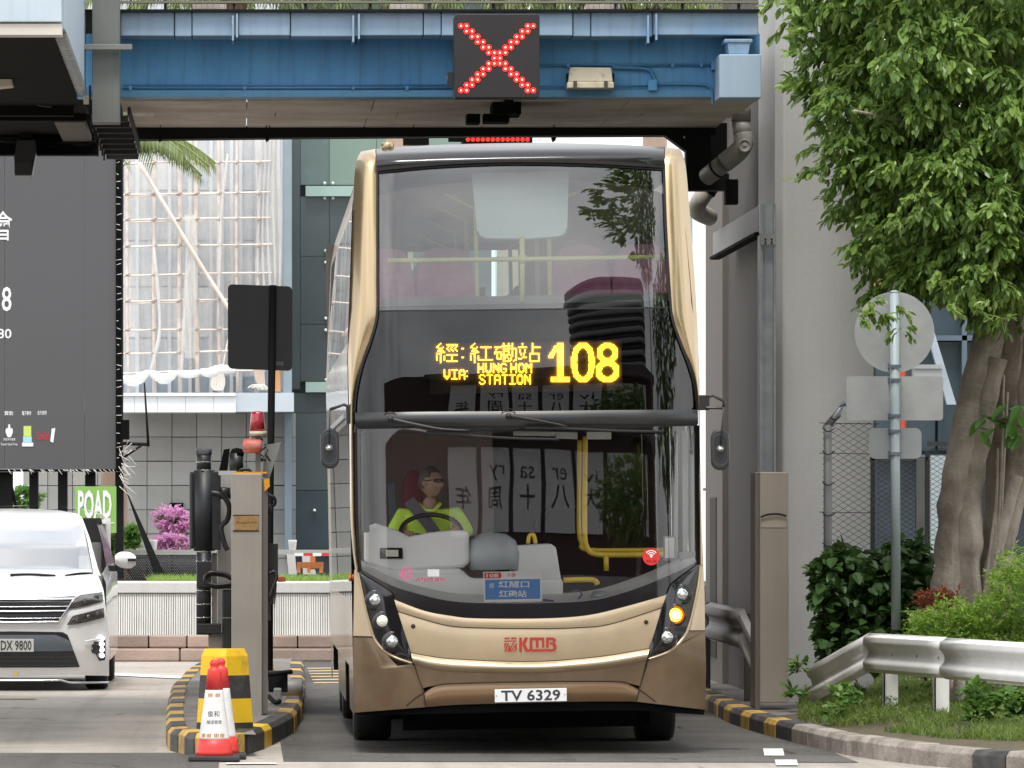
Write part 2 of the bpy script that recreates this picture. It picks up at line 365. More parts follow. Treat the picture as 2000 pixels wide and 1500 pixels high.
mk = MB()                                               # tar joints in the concrete
for y in (46.3, 57.2): mk.add([(-14, y, .005), (-.66, y, .005), (-.66, y + .03, .005), (-14, y + .03, .005)], [(0, 1, 2, 3)])
struct(mk.build('road_joint', black_paint))

# ---------------------------------------------------------------- kerbs
def kerb_run(parent, path, width, h, stones, gap=.012, inside=1):
    """stones along a polyline; path = front foot of the kerb, body lies to the left (inside=1) of travel; stones = list of (length, material)"""
    path = [Vector((x, y, 0)) for x, y in path]
    seg = [(path[i + 1] - path[i]).length for i in range(len(path) - 1)]; tot = sum(seg)
    def at(s):
        s = min(max(s, 0), tot)
        for i, l in enumerate(seg):
            if s <= l or i == len(seg) - 1:
                t = (path[i + 1] - path[i]).normalized(); return path[i] + t * s, t
            s -= l
    s = 0; i = 0
    while s < tot - .05:
        ln, mat = stones[i % len(stones)]; i += 1
        e = min(s + ln, tot); p0, t0 = at(s + gap / 2); p1, t1 = at(e - gap / 2); s = e
        d = (p1 - p0); nrm = Vector((-d.y, d.x, 0)).normalized() * inside
        m = MB(); dz = R.uniform(-.006, .006); dx = nrm * R.uniform(-.006, .006)
        q = []
        for pp in (p0, p1):
            for (u, z) in ((0, -.05), (.0, h - .035), (.03, h), (width, h + .004), (width, -.05)):
                q.append(pp + dx + nrm * u + Vector((0, 0, z + dz)))
        m.add(q, [(0, 1, 6, 5), (1, 2, 7, 6), (2, 3, 8, 7), (3, 4, 9, 8), (0, 5, 9, 4), (4, 3, 2, 1, 0), (5, 6, 7, 8, 9)])
        m.build('kerb_stone', mat, parent, bevel=.006, recalc=True)

kr = thing('kerb', 'stone kerb curving round the grass verge, painted black and yellow beside the bus', 'kerb', (4.1, 44, 0))
foot = [(4.16, 54.5), (4.12, 49.2), (4.04, 46.6), (4.08, 44.4), (4.16, 42.6), (4.24, 41.2), (4.36, 39.9), (4.52, 39.0), (4.74, 38.2), (5.1, 37.35), (5.6, 36.6), (6.6, 35.8)]
near_st = [(2.2, black_paint), (.4, yellow_old)] + [(.9, black_paint), (.55, yellow_old)] * 4 + [(.85, black_paint), (.6, yellow_old), (.9, black_paint), (.62, yellow_old), (.85, black_paint)]
tot_n = sum(l for l, _ in near_st)
stn = near_st + [(.78, stone_kerb)] * 6 + [(.42, black_paint), (.26, stone_kerb), (.34, black_paint), (.34, yellow_old)] * 5
kerb_run(kr, foot, .16, .14, stn)

# footpath under the bridge and soil of the verge
pv = MB()
top = .118
ins = [(x + .155, y) for x, y in foot]
pv.add([(x, y, top) for x, y in ins[:5]] + [(9, ins[4][1] + 1.2, top), (9, 54.5, top)], [list(range(7))[::-1]])
struct(pv.build('footpath', M('footpath', (.20, .185, .17), .9, var=.2, scale=2, bump=.3, bscale=60, col2=(.10, .09, .08), cscale=1.2, camt=.7)))
vg = MB(); rows = []
for i, (x, y) in enumerate(ins[3:]):
    row = []
    for k in range(14):
        u = k / 13; xx = x + u * (13 - x); yy = y + u * (7.5 - .5 * i)
        row.append((xx, yy, .122 + .10 * min(1, u * 5) + .06 * noise.noise(Vector((xx * 1.5, yy * 1.5, 0))) * min(1, u * 6)))
    rows.append(row)
vg.grid(rows, flip=True)
struct(vg.build('verge', soil, recalc=True))

# ---------------------------------------------------------------- toll island
isl = thing('traffic_island', 'narrow raised toll island with black and yellow painted kerb stones left of the bus', 'traffic island', (0, 48, 0))
left_p = [(-.02, 39.6), (-.36, 39.75), (-.53, 40.9), (-.58, 43), (-.62, 47), (-.64, 51.7), (-.55, 57), (-.40, 61)]
right_p = [(-.02, 39.6), (.20, 41.3), (.42, 43.9), (.52, 47), (.60, 52), (.66, 58), (.69, 61)]
bs = [(.34, yellow_old), (.34, black_paint), (.34, yellow_old), (.4, black_paint), (.4, yellow_old)] + [(.9, black_paint), (.8, yellow_old)] * 20
kerb_run(isl, left_p, .14, .165, bs, inside=-1)
kerb_run(isl, right_p, .14, .165, [(.5, black_paint), (1.0, black_paint), (.7, yellow_paint), (.8, black_paint)] + [(1.5, black_paint), (.9, yellow_old)] * 14, inside=1)
t = MB()
lp = [(x + .13, y + (.12 if i < 2 else 0), .160) for i, (x, y) in enumerate(left_p)]; rp_ = [(x - .13, y + (.12 if i < 1 else 0), .160) for i, (x, y) in enumerate(right_p)]
t.add(lp + rp_[::-1][:-1], [list(range(len(lp) + len(rp_) - 1))])
t.build('island_top', M('island_top', (.20, .18, .165), .9, var=.2, scale=2, bump=.3, bscale=60, col2=(.11, .10, .09), cscale=1.5, camt=.6), isl, recalc=True)

# ---------------------------------------------------------------- crash block (wedge shaped, painted in bands)
cbY = 40.55
cb = thing('crash_block', 'concrete crash block painted in black and yellow bands on the island nose', 'crash block', (-.13, cbY, 0))
def block_ring(z):
    k = (1 - .22 * (z / .66)) * .84
    pts = [(-.25, .17), (-.035, -.03), (.035, -.03), (.275, .17), (.275, .5), (-.25, .5)]
    cx, cy = .0, .25
    return [Vector((-.125 + cx + (x - cx) * k, cbY + cy + (y - cy) * k, z)) for x, y in pts]
zs = [(.0, .21, black_paint), (.21, .385, yellow_paint), (.385, .555, black_paint), (.555, .695, yellow_paint)]
for z0, z1, mt in zs:
    b0, b1 = block_ring(z0), block_ring(z1); m = MB(); n = len(b0)
    m.add(b0 + b1, [(i, (i + 1) % n, n + (i + 1) % n, n + i) for i in range(n)])
    if z1 > .68:
        c2 = [q * .86 + Vector(((sum(p.x for p in b1) / n) * .14, (sum(p.y for p in b1) / n) * .14, 0)) for q in b1]
        c2 = [Vector((q.x, q.y, .745)) for q in c2]
        m.add(b1 + c2, [(i, (i + 1) % n, n + (i + 1) % n, n + i) for i in range(n)] + [tuple(range(n, 2 * n))])
    m.build('painted_band', mt, cb, recalc=True)

# ---------------------------------------------------------------- cones
cone_red = M('cone_red', (.72, .045, .04), .45, var=.08, scale=8)
cone_white = M('cone_sleeve', (.78, .78, .78), .55, var=.06, scale=10, col2=(.5, .48, .46), cscale=8, camt=.4)
cone_base = M('cone_base', (.035, .035, .036), .8, var=.25)
def make_cone(x, y, label, text_on=True):
    c = thing('traffic_cone', label, 'traffic cone', (x, y, 0), 'traffic cones on the island nose')
    m = MB(); m.box(x - .18, x + .18, y - .18, y + .18, .004, .042); m.build('base', cone_base, c, bevel=.012)
    body = [(.135, .04), (.125, .07), (.122, .10), (.106, .165)]
    m = MB(); m.lathe(body, (x, y, 0), 28); m.build('foot', cone_red, c)
    m = MB(); m.lathe([(.108, .155), (.106, .17), (.064, .49), (.062, .50)], (x, y, 0), 28); sl = m.build('sleeve', cone_white, c)
    m = MB(); m.lathe([(.062, .495), (.048, .63), (.046, .645), (.030, .652), (.026, .662), (.030, .674), (.033, .687), (.029, .70), (.016, .711), (0, .713)], (x, y, 0), 24); m.build('top', cone_red, c)
    def on_cone(q):
        r_ = .106 + (.064 - .106) * (q.z - .17) / .32 + .002
        an = (q.x - x) / r_
        return Vector((x + r_ * math.sin(an), y - r_ * math.cos(an), q.z))
    if text_on:
        text('俊和', .042, (x - .005, y, .335), ink, sl, 'lettering', .0, mirror_fn=on_cone)
        text('隧道管理', .026, (x, y, .278), ink, sl, 'lettering', .0, mirror_fn=on_cone)
        r2 = M('reflector_amber', (.45, .24, .02), .4, var=.3, scale=60)
        m = MB(); m.add([on_cone(Vector(p)) for p in ((x - .07, 0, .304), (x + .07, 0, .304), (x + .07, 0, .3065), (x - .07, 0, .3065))], [(0, 1, 2, 3)]); m.build('line', ink, sl)
        for zz, xs in ((.465, (-.03, .025)), (.185, (-.085, -.04, .015, .06))):
            for dx in xs:
                m = MB()
                for s in (-.012, 0, .012):
                    m.add([on_cone(Vector((x + dx + s + e, 0, zz + f_))) for e, f_ in ((-.004, -.012), (.004, -.012), (.006, .012), (-.002, .012))], [(0, 1, 2, 3)])
                m.build('reflector', r2, sl)
    return c
make_cone(-.185, 39.02, 'red traffic cone with white lettered sleeve in front of the crash block')
make_cone(-.14, 39.42, 'red traffic cone half hidden behind the lettered cone', False)

# ---------------------------------------------------------------- toll lane column and equipment
Yc = 43.6
tp = thing('toll_post', 'tall brushed metal box post with brass plate on the island', 'post', P(487, 1400, Yc) * 1.0)
m = MB(); m.pbox(452, 925, 512, 1402, Yc, .30); m.build('casing', steel_post, tp, bevel=.006)
m = MB(); m.pbox(512.3, 935, 523, 1392, Yc + .02, .24); m.build('side_cover', M('side_cover', (.16, .14, .125), .5, .3, var=.15, streak=.3), tp)
m = MB(); m.pprism([(457, 1008), (503, 1007), (505, 1012), (505, 1031), (500, 1036), (459, 1035)], Yc - .008, .01); bp_ = m.build('name_plate', M('brass_plate', (.35, .21, .08), .55, .3, var=.25, scale=30), tp)
text('Autotoll.com', .018, P(481, 1020, Yc - .012), ink, bp_, 'lettering', width=.16)
m = MB()
for y0, y1 in ((1005.5, 1007), (1036, 1038)): m.pbox(455, y0, 506, y1, Yc - .006, .006)
m.build('plate_edge', black_steel, tp)
m = MB(); m.pbox(457, 921.5, 521, 925, Yc + .03, .25); m.build('top_plate', M('orange_paint', (.75, .33, .01), .5), tp)
m = MB(); m.pprism([(515, 937), (526, 934), (527, 950), (517, 960)], Yc + .0, .05); m.build('reflector', M('orange_paint', (.75, .33, .01), .5), tp)
m = MB(); m.pbox(514, 962, 522, 1074, Yc + .05, .06); m.build('cable_cover', black_plastic, tp)
m = MB(); m.tube(bez([P(524, 966, Yc), P(536, 972, Yc), P(537, 985, Yc + .03), P(526, 990, Yc + .05)], 5), .012, 6); m.tube(bez([P(525, 985, Yc + .03), P(531, 995, Yc + .03), P(526, 1002, Yc + .05)], 4), .014, 6); m.build('cable_loop', black_plastic, tp)
# grey cabinet behind it
m = MB(); m.pbox(424, 922, 462, 1330, Yc + 1.35, .45)
cab = tag(m.build('equipment_cabinet', M('cabinet_grey', (.50, .485, .455), .5, .1, var=.1, streak=.25), at=P(443, 1330, Yc + 1.35), bevel=.008), 'pale grey metal cabinet between the black tube and the box post', 'cabinet')
# black barrier machine: fat tube with collars
Yb = 44.6
bm_ = thing('black_bollard_tube', 'tall black round tube machine with clamp rings left of the box post', 'machine', P(398, 1240, Yb))
k = 1 / (F / Yb)
def cxz(px, py): p = P(px, py, Yb); return p
def vcyl(mb, px, y_top, y_bot, rpx, Y=Yb, n=20):
    c = P(px, y_bot, Y); h = (y_bot - y_top) * Y / F; r_ = rpx * Y / F
    mb.lathe([(r_, 0), (r_, h)], (c.x, Y + r_, c.z), n)
m = MB(); vcyl(m, 399, 918, 1076, 21); m.build('lower_tube', black_tube, bm_)
m = MB(); vcyl(m, 398, 884, 922, 14.5); m.build('neck', black_tube, bm_)
c = P(398, 886, Yb); m = MB(); m.lathe([(.060, -.01), (.066, .0), (.066, .028), (.058, .044), (.03, .052), (0, .054)], (c.x, Yb + .06, c.z), 20); m.build('cap', M('cap_dusty', (.12, .125, .135), .7, var=.4, scale=30, col2=(.03, .03, .03), cscale=12, camt=.9), bm_)
m = MB(); vcyl(m, 398, 1076, 1240, 14.5); m.build('lower_pipe', black_tube, bm_)
ringm = M('ring_steel', (.5, .5, .48), .25, .9)
for py, r_ in ((901, 15.2), (917, 15.2), (1076, 15.2), (1095, 15.2), (1152, 15.2), (1179, 15.2), (1205, 15.2)):
    m = MB(); vcyl(m, 398, py, py + 3, r_); m.build('clamp_ring', ringm, bm_)
m = MB(); m.pbox(370, 921, 380, 1072, Yb + .06, .12); m.build('side_tube', black_tube, bm_, bevel=.02)
m = MB(); m.pbox(413, 921, 431, 1074, Yb + .03, .2); m.build('housing', black_plastic, bm_, bevel=.006)
m = MB(); m.pbox(384, 1096, 413, 1148, Yb - .02, .12); m.build('junction_box', black_plastic, bm_, bevel=.006)
m = MB(); m.pbox(384, 1218, 432, 1238, Yb - .01, .14); m.build('bracket', black_plastic, bm_, bevel=.006)
m = MB()
m.tube(bez([P(413, 962, Yb - .05), P(435, 968, Yb - .06), P(448, 990, Yb - .05), P(444, 1015, Yb), P(432, 1030, Yb), P(438, 1060, Yb), P(445, 1075, Yb)], 7), .022, 8)
m.build('hose', black_plastic, bm_)
m = MB(); m.lathe([(.055, 0), (.06, .03), (.055, .09), (0, .1)], P(437, 975, Yb + .1) , 14); m.build('knob', black_plastic, bm_)
m = MB(); pth = bez([P(452, 1140, Yb - .1), P(425, 1143, Yb - .12), P(404, 1138, Yb - .12), P(401, 1126, Yb - .12), P(412, 1118, Yb - .12), P(440, 1121, Yb - .1), P(452, 1128, Yb - .1)], 6)
m.tube(pth, .016, 7); m.tube([q + Vector((0, .02, -.018)) for q in pth], .014, 7); m.build('cable_loop', black_plastic, bm_)
m = MB(); m.pbox(434, 1140, 452, 1276, Yb + .02, .1)
m.build('cable_duct', black_tube, bm_, bevel=.01)
for py in (1150, 1206):
    m = MB(); m.pbox(433, py, 453, py + 1.6, Yb + .015, .11); m.build('clamp_ring', ringm, bm_)
m = MB(); m.pbox(413.5, 1080, 424, 1220, Yb + .2, .05); m.build('backing_strip', steel_post, bm_)
m = MB(); m.pbox(407, 1236, 434, 1330, Yb + .1, .2); m.build('pedestal', steel_post, bm_)
# camera head and junk on the cabinet top
Yh = 44.35
hd = thing('lane_camera', 'black lane camera and cable bundle on top of the grey cabinet', 'camera', P(455, 930, Yh))
m = MB(); vcyl(m, 462, 885, 925, 14, Yh); m.build('body', black_plastic, hd)
c = P(463, 890, Yh); m = MB(); m.lathe([(.055, 0), (.055, .03), (.04, .055), (0, .065)], (c.x, Yh + .055, c.z), 16); m.build('dome', near_black, hd)
m = MB(); m.pprism([(437, 878), (449, 876), (444, 922), (427, 922)], Yh + .1, .05); m.build('shade', near_black, hd)
m = MB(); m.tube(bez([P(466, 926, Yh - .1), P(468, 935, Yh - .1), P(482, 936, Yh - .1), P(490, 926, Yh - .1), P(485, 917, Yh - .1), P(470, 918, Yh - .1), P(466, 926, Yh - .1)], 5), .014, 7)
m.tube(bez([P(488, 930, Yh - .1), P(500, 925, Yh - .1), P(505, 905, Yh - .1)], 5), .012, 6); m.build('cable_coil', black_plastic, hd)
m = MB(); m.pbox(427, 919.5, 462, 928, Yh - .02, .25); m.build('top_plate', M('cab_top', (.5, .5, .48), .5, .2), hd)
# beacon
Yr = 43.75
bc = thing('beacon_lamp', 'red beacon lamp with small red siren on a bracket above the box post', 'beacon', P(503, 932, Yr))
m = MB(); m.pbox(499, 850, 509, 932, Yr + .03, .04); m.build('bracket', M('bracket_grey', (.11, .11, .115), .5), bc)
m = MB(); c = P(504, 851, Yr); m.lathe([(.066, 0), (.068, .035)], (c.x, Yr + .06, c.z), 24); m.build('lamp_base', cream, bc)
beacon_red = M('beacon_red', (.42, .012, .03), .12, var=.06, coat=.6, spec=.6)
m = MB(); c = P(503, 842, Yr); m.lathe([(.062, 0), (.056, .08), (.052, .135), (.048, .148), (.03, .156), (0, .158)], (c.x, Yr + .06, c.z), 24); m.build('lamp_lens', beacon_red, bc)
m = MB(); c = P(487, 871, Yr); m.lathe([(.0, .10), (.045, .098), (.056, .085), (.056, -.03), (.045, -.05), (0, -.052)], (c.x, Yr + .03, c.z), 22, axis='x'); m.build('siren', M('siren_red', (.55, .09, .075), .5, var=.15, scale=20, col2=(.6, .35, .3), cscale=9, camt=.6), bc)
m = MB(); m.tube([P(490, 852, Yr + .05), P(489, 862, Yr + .05)], .008, 6); m.build('stem', cream, bc)
m = MB()
for i in range(9):
    c0 = P(516 + R.uniform(-6, 6), 880 + R.uniform(-20, 20), Yr + .05); m.tube(bez([c0, c0 + Vector((R.uniform(-.03, .03), 0, R.uniform(-.05, .05))), c0 + Vector((R.uniform(-.03, .04), .02, R.uniform(-.08, .02)))], 3), .006, 5)
m.build('wiring', black_plastic, bc)
m = MB(); m.pprism([(517, 869), (549, 864), (526, 935), (513, 932)], Yr + .2, .02)
tag(m.build('sign_plate', galv_dull, at=P(520, 935, Yr + .2)), 'tilted grey back of a small plate behind the red beacon', 'sign plate')
# small equipment right of post, amber lamp
m = MB(); m.pprism([(541, 1126), (555, 1126), (558, 1129), (558, 1136), (543, 1137)], Yc + .1, .06)
al = tag(m.build('marker_lamp', M('amber_dull', (.42, .10, .015), .4), at=P(543, 1137, Yc + .1), bevel=.006), 'small dull orange marker lamp at the right of the box post', 'lamp')
m = MB(); m.pbox(523, 1062, 543, 1135, Yc + .16, .12); m.pbox(525, 1115, 535, 1180, Yc + .1, .08); m.pprism([(533, 1140), (541, 1140), (537, 1190)], Yc + .1, .02); m.tube(bez([P(526, 1120, Yc), P(536, 1116, Yc), P(540, 1128, Yc), P(532, 1150, Yc), P(528, 1165, Yc)], 5), .014, 6)
tag(m.build('cable_box', black_plastic, at=P(530, 1180, Yc + .1)), 'black cable box hung on the right side of the box post', 'cable box')
m = MB(); m.pbox(506, 1092, 529, 1212, Yc + .30, .2); tag(m.build('equipment_cabinet', M('cabinet_lilac', (.34, .33, .345), .5), at=P(517, 1212, Yc + .3)), 'slim lilac grey cabinet just behind the box post', 'cabinet')
# striped leg and floor machinery behind post
st = thing('striped_post', 'thin yellow and black striped post behind the box post', 'post', P(530, 1310, 47.5))
for i, (y0, y1, mt) in enumerate(((1205, 1240, yellow_paint), (1240, 1278, black_paint), (1278, 1310, yellow_paint))):
    m = MB(); m.pprism([(524, y0), (527 + (y1 - 1205) * .0 + i * 2, y0), (530 + i * 3, y1), (524, y1)], 47.5, .06); m.build('painted_band', mt, st)
fm = thing('barrier_base', 'black barrier mechanism bolted to the island behind the box post', 'barrier base', P(545, 1370, 46))
m = MB(); m.pbox(524, 1312, 562, 1352, 46, .4); m.build('housing', black_steel, fm, bevel=.01)
m = MB(); m.pbox(535, 1345, 550, 1370, 45.7, .25); m.build('motor', galv_dull, fm, bevel=.01)
m = MB(); m.tube(bez([P(525, 1360, 45.6), P(538, 1372, 45.5), P(548, 1368, 45.5)], 4), .02, 6); m.tube([P(520, 1318, 45.9), P(570, 1312, 46)], .02, 6); m.build('arm', black_steel, fm)
c = P(568, 1338, 47); m = MB(); m.lathe([(.06, -.11), (.07, -.10), (.07, .09), (.06, .10)], (c.x, 47, c.z - .02), 18, axis='x'); m.build('drum', galv_dull, fm)

# ---------------------------------------------------------------- back of a sign on a black post
Ys = 47.0
sg = thing('sign_board', 'black back of a rectangular sign on a black post left of the bus', 'sign', P(527, 1010, Ys))
def rrect(px0, py0, px1, py1, r_, skew=0, n=4):
    pts = []
    for cx, cy, a0 in ((px1 - r_, py0 + r_, -90), (px1 - r_, py1 - r_, 0), (px0 + r_, py1 - r_, 90), (px0 + r_, py0 + r_, 180)):
        for i in range(n + 1):
            a = rad(a0 + 90 * i / n); x = cx + r_ * math.cos(a); y = cy + r_ * math.sin(a)
            pts.append((x, y + (x - px0) * skew))
    return pts
m = MB(); m.pprism(rrect(445, 555, 571, 720, 9, .035), Ys, .02); m.build('panel', black_plastic, sg)
m = MB(); m.tube([P(533, 557, Ys - .03), P(527, 1010, Ys - .03), P(526, 1330, Ys - .03)], .031, 12); m.build('post', black_steel, sg)
m = MB(); m.pbox(537, 706, 554, 714, Ys - .004, .003); m.build('sticker', M('sticker_grey', (.12, .12, .12), .6), sg)
# ---------------------------------------------------------------- blue footbridge across the lanes
Yg = 46.0
br = thing('footbridge', 'blue steel footbridge girder spanning the lanes above the bus', 'footbridge', P(860, 190, Yg))
zb = P(0, 189, Yg).z
m = MB(); m.pbox(150, 66, 1484, 176, Yg, .06); m.build('girder_web', blue_steel, br)
m = MB(); m.pbox(150, 176, 1484, 189, Yg - .03, .3); m.build('bottom_flange', M('blue_flange', (.09, .27, .47), .5, var=.12, streak=.35, streak_col=(.03, .07, .12)), br)
m = MB(); m.pbox(150, 18, 1484, 23, Yg - .42, 4.4); m.build('deck_edge', black_steel, br)
# pale cladding boxes along the top
edges = [235, 341, 375, 465, 567, 700, 827, 862, 1119, 1154, 1275, 1482]
for a_, b_ in zip(edges, edges[1:]):
    jig = R.uniform(-.012, .012)
    m = MB(); m.pbox(a_ + .8, 23.5, b_ - .8, 69 + R.uniform(-1, 2.5), Yg - .36 + jig, .36 - jig - .002); m.build('cladding_panel', blue_pale, br, bevel=.008)
for a_, b_, y1 in ((453, 465, 79), (688, 703, 82), (1264, 1284, 84)):
    m = MB(); m.pbox(a_, 30, a_ + 4, y1, Yg - .42, .4); m.pbox(b_ - 4, 26, b_, y1 - 6, Yg - .41, .4); m.build('bracket', blue_pale, br)
# conduits on the web
m = MB()
for y_, r_ in ((171.5, .010), (166, .006)): m.tube([P(240, y_, Yg - .03), P(885, y_, Yg - .03)], r_, 6)
m.tube([P(1052, 127, Yg - .03), P(1400, 127, Yg - .03)], .010, 6)
m.tube([P(1052, 168, Yg - .03), P(1278, 168, Yg - .03)], .008, 6)
m.tube(bez([P(1195, 132, Yg - .04), P(1245, 133, Yg - .04), P(1268, 137, Yg - .04), P(1278, 152, Yg - .04), P(1280, 165, Yg - .04)], 6), .016, 7)
m.tube(bez([P(1280, 164, Yg - .03), P(1360, 164, Yg - .03), P(1383, 168, Yg - .03), P(1391, 182, Yg - .03), P(1391, 205, Yg - .03)], 6), .012, 7)
m.build('conduit', M('blue_conduit', (.07, .23, .42), .5), br)
for px, py in ((255, 171.5), (478, 171.5), (690, 171.5), (795, 171.5), (1110, 127), (1314, 127), (1370, 127)):
    m = MB(); m.pbox(px - 3, py - 4, px + 3, py + 4, Yg - .05, .05); m.build('conduit_clip', blue_steel, br)
m = MB(); m.pbox(1266, 155, 1284, 177, Yg - .07, .07); m.build('junction_box', blue_steel, br, bevel=.006)
m = MB(); m.pbox(1389, 117, 1405, 137, Yg - .07, .07); m.build('junction_box', blue_steel, br, bevel=.006)
# soffit boards under the deck
xs0, xs1 = P(232, 0, Yg).x, P(1484, 0, Yg).x
nb_, wd_ = 5, (xs1 - xs0) / 5
for j, (y0, y1) in enumerate(((Yg + .28, 47.65), (47.66, 48.75), (48.76, 50.3))):
    for i in range(nb_):
        xa = xs0 + i * wd_ + (.25 if j == 1 else 0); m = MB()
        m.box(xa + .004, min(xa + wd_ - .004, xs1), y0, y1 - .006, zb - .012 * (j == 0) + .02 * j, zb + .06 + .02 * j); m.build('soffit_board', soffit, br)
# end box on the pillar
m = MB(); m.pbox(1405, 106, 1487, 191, Yg - .5, .45); m.build('end_box', M('end_box', (.36, .47, .58), .5, var=.05, streak=.15), br, bevel=.008)
m = MB(); m.pprism([(1421, 83), (1466, 83), (1462, 106), (1424, 106)], Yg - .45, .36); m.pbox(1415, 76, 1470, 83, Yg - .46, .36); m.build('end_neck', blue_pale, br, bevel=.006)
# railing
rl = thing('railing', 'thin grey mesh railing on top of the blue footbridge', 'railing', P(860, 20, Yg + .1))
m = MB(); m.pbox(235, 1.5, 1482, 6, Yg + .02, .05); m.build('top_rail', M('rail_olive', (.20, .19, .15), .6), rl)
m = MB()
for i in range(112): m.pbox(238 + i * 11.1, 6.2, 238.9 + i * 11.1, 18, Yg + .04, .012)
m.build('bars', galv_dull, rl, kind='stuff')
for px in (320, 455, 593, 720, 835, 960, 1080, 1200, 1330, 1440):
    m = MB(); m.pbox(px, -12, px + 6, 18, Yg + .075, .05); m.build('baluster', M('rail_dark', (.06, .055, .05), .6), rl)
for px in (376, 762, 1145):
    m = MB(); m.pbox(px, 8, px + 66, 17.5, Yg + .14, .3); m.build('planter_edge', soffit, rl)

# potted palms along the bridge deck
def deck_palms():
    zd = P(0, 18, Yg).z
    for i in range(11):
        px = 262 + i * 104 + R.uniform(-22, 22); Y_ = 47.2 + R.uniform(0, 1.6); c = P(px, -34, Y_)
        pp = thing('potted_palm', 'small potted palm on the bridge deck behind the railing, %s from the left' % 'first second third fourth fifth sixth seventh eighth ninth tenth eleventh'.split()[i], 'plant', (c.x, Y_, zd), 'potted palms on the bridge')
        lv_ = Leaves(); rc_2 = MB()
        for j in range(9):
            a_ = j * 2.4 + i; pts = frond(lv_, c, Vector((math.cos(a_), math.sin(a_), .35)), .62, n=18, w_=.24, droop=1.3); rc_2.tube(pts[::3], .006, 5)
        lv_.build('fronds', palm_leaf, pp); rc_2.build('frond_stalks', M('palm_stalk', (.20, .24, .08), .6), pp)
        m = MB(); m.tube([(c.x, Y_, zd), tuple(c)], [.04, .025], 8); m.build('stem', M('palm_trunk', (.42, .31, .24), .85, var=.15, scale=5), pp)
        m = MB(); m.lathe([(.11, 0), (.14, .16), (.13, .16)], (c.x, Y_, zd), 14); m.build('pot', M('pot_brown', (.16, .09, .06), .8), pp)
# black steel frame behind the deck
bf = thing('clearance_frame', 'black steel clearance beam under the footbridge with bracket at the right', 'steel frame', P(1350, 380, 50.2))
Yk = 50.2
m = MB(); m.pprism([(240, 250), (560, 244), (1345, 240), (1345, 264), (900, 266), (560, 269), (240, 273)], Yk, .25); m.build('beam', black_steel, bf)
m = MB(); m.pprism([(1296, 262), (1330, 262), (1347, 280), (1347, 300)], Yk + .02, .2); m.pprism([(1322, 238), (1400, 236), (1400, 262), (1322, 264)], Yk + .01, .22); m.build('gusset', black_steel, bf)
m = MB(); m.pbox(1340, 262, 1388, 372, Yk + .03, .2); m.build('hanger', black_steel, bf)
m = MB(); m.pbox(1351, 339, 1424, 371, Yk - .02, .24); m.build('bracket_arm', black_steel, bf)
m = MB(); m.pbox(1418, 350, 1442, 398, Yk - .05, .2); m.build('bracket_plate', near_black, bf)
m = MB(); m.pbox(1386, 240, 1420, 345, Yk + .4, .1); m.build('back_plate', near_black, bf)
for px in (313, 520, 526, 807, 1082):
    m = MB(); m.pbox(px - 1, 212, px + 1, 252, Yk - .3, .02); m.build('hanger_rod', black_steel, bf)
for px in (313, 522, 1082):
    m = MB(); m.pprism([(px - 5, 268), (px + 5, 268), (px + 3, 274), (px - 2, 277)], Yk - .02, .1); m.build('bolt', black_steel, bf)

# ---------------------------------------------------------------- lane signal
Yx = 45.15
ls = thing('lane_signal', 'square black lane signal showing a red cross of lights', 'lane signal', P(970, 190, Yx))
m = MB(); m.pprism(rrect(887, 27, 1054, 191, 7), Yx, .22); m.build('housing', M('signal_black', (.020, .018, .019), .55, var=.15), ls, bevel=.006)
m = MB(); m.pbox(874, 141, 887, 167, Yx + .06, .1); m.build('side_box', black_plastic, ls)
m = MB(); m.tube([P(873, 153, Yx + .1), P(877, 153, Yx + .1)], .018, 10); m.build('side_knob', galv_dull, ls)
m = MB(); m.lathe([(.0218, 0), (.0218, .003), (.014, .008), (0, .010)], (0, 0, 0), 14, axis='y')  # disc widened to take in the red halo round each light
m.sm = [True] * len(m.f); ledm = m.mesh('led'); ledm.materials.append(EMIT('led_red', (1.0, .012, .012), 3.6))
m = MB(); m.lathe([(.0068, 0.0075), (.0068, .0125), (0, .0135)], (0, 0, 0), 10, axis='y'); ledc = m.mesh('led_core'); ledc.materials.append(EMIT('led_core', (1.0, .42, .22), 5.0))
seen = set()
for i in range(13):
    for j in (i, i + 1, 13 - i, 12 - i):
        if (i, j) in seen or j < 0 or j > 13: continue
        seen.add((i, j)); lq = P(900.2 + 10.86 * j, 50.6 + 10.5 * i, Yx - .001); piece('led_core', ledc, piece('led', ledm, ls, lq), lq)
m = MB(); m.pbox(962, 198, 1018, 222, Yg + .4, .5); m.pbox(912, 222, 938, 240, Yg + .6, .3); m.pbox(945, 222, 995, 238, Yg + .6, .3); m.pbox(985, 190, 1003, 200, Yg + .2, .4)
m.build('mounting', near_black, ls)
# second signal unit behind, only its lower light strip shows over the bus roof
Y2 = 55.0
l2 = thing('light_strip', 'red light strip glowing just above the bus roof', 'light strip', P(970, 275, Y2))
m = MB(); m.pbox(905, 255, 1040, 285, Y2, .2); m.pbox(876, 255, 906, 276, Y2 + .1, .1); m.pbox(788, 262, 838, 282, Y2 + .1, .2); m.build('housing', near_black, l2)
m = MB(); m.lathe([(.02, 0), (.02, .006), (0, .012)], (0, 0, 0), 8, axis='y'); lm2 = m.mesh('led'); lm2.materials.append(MATS['led_red'])
for i in range(13): piece('led', lm2, l2, P(914 + i * 9.7, 272.5, Y2 - .002))

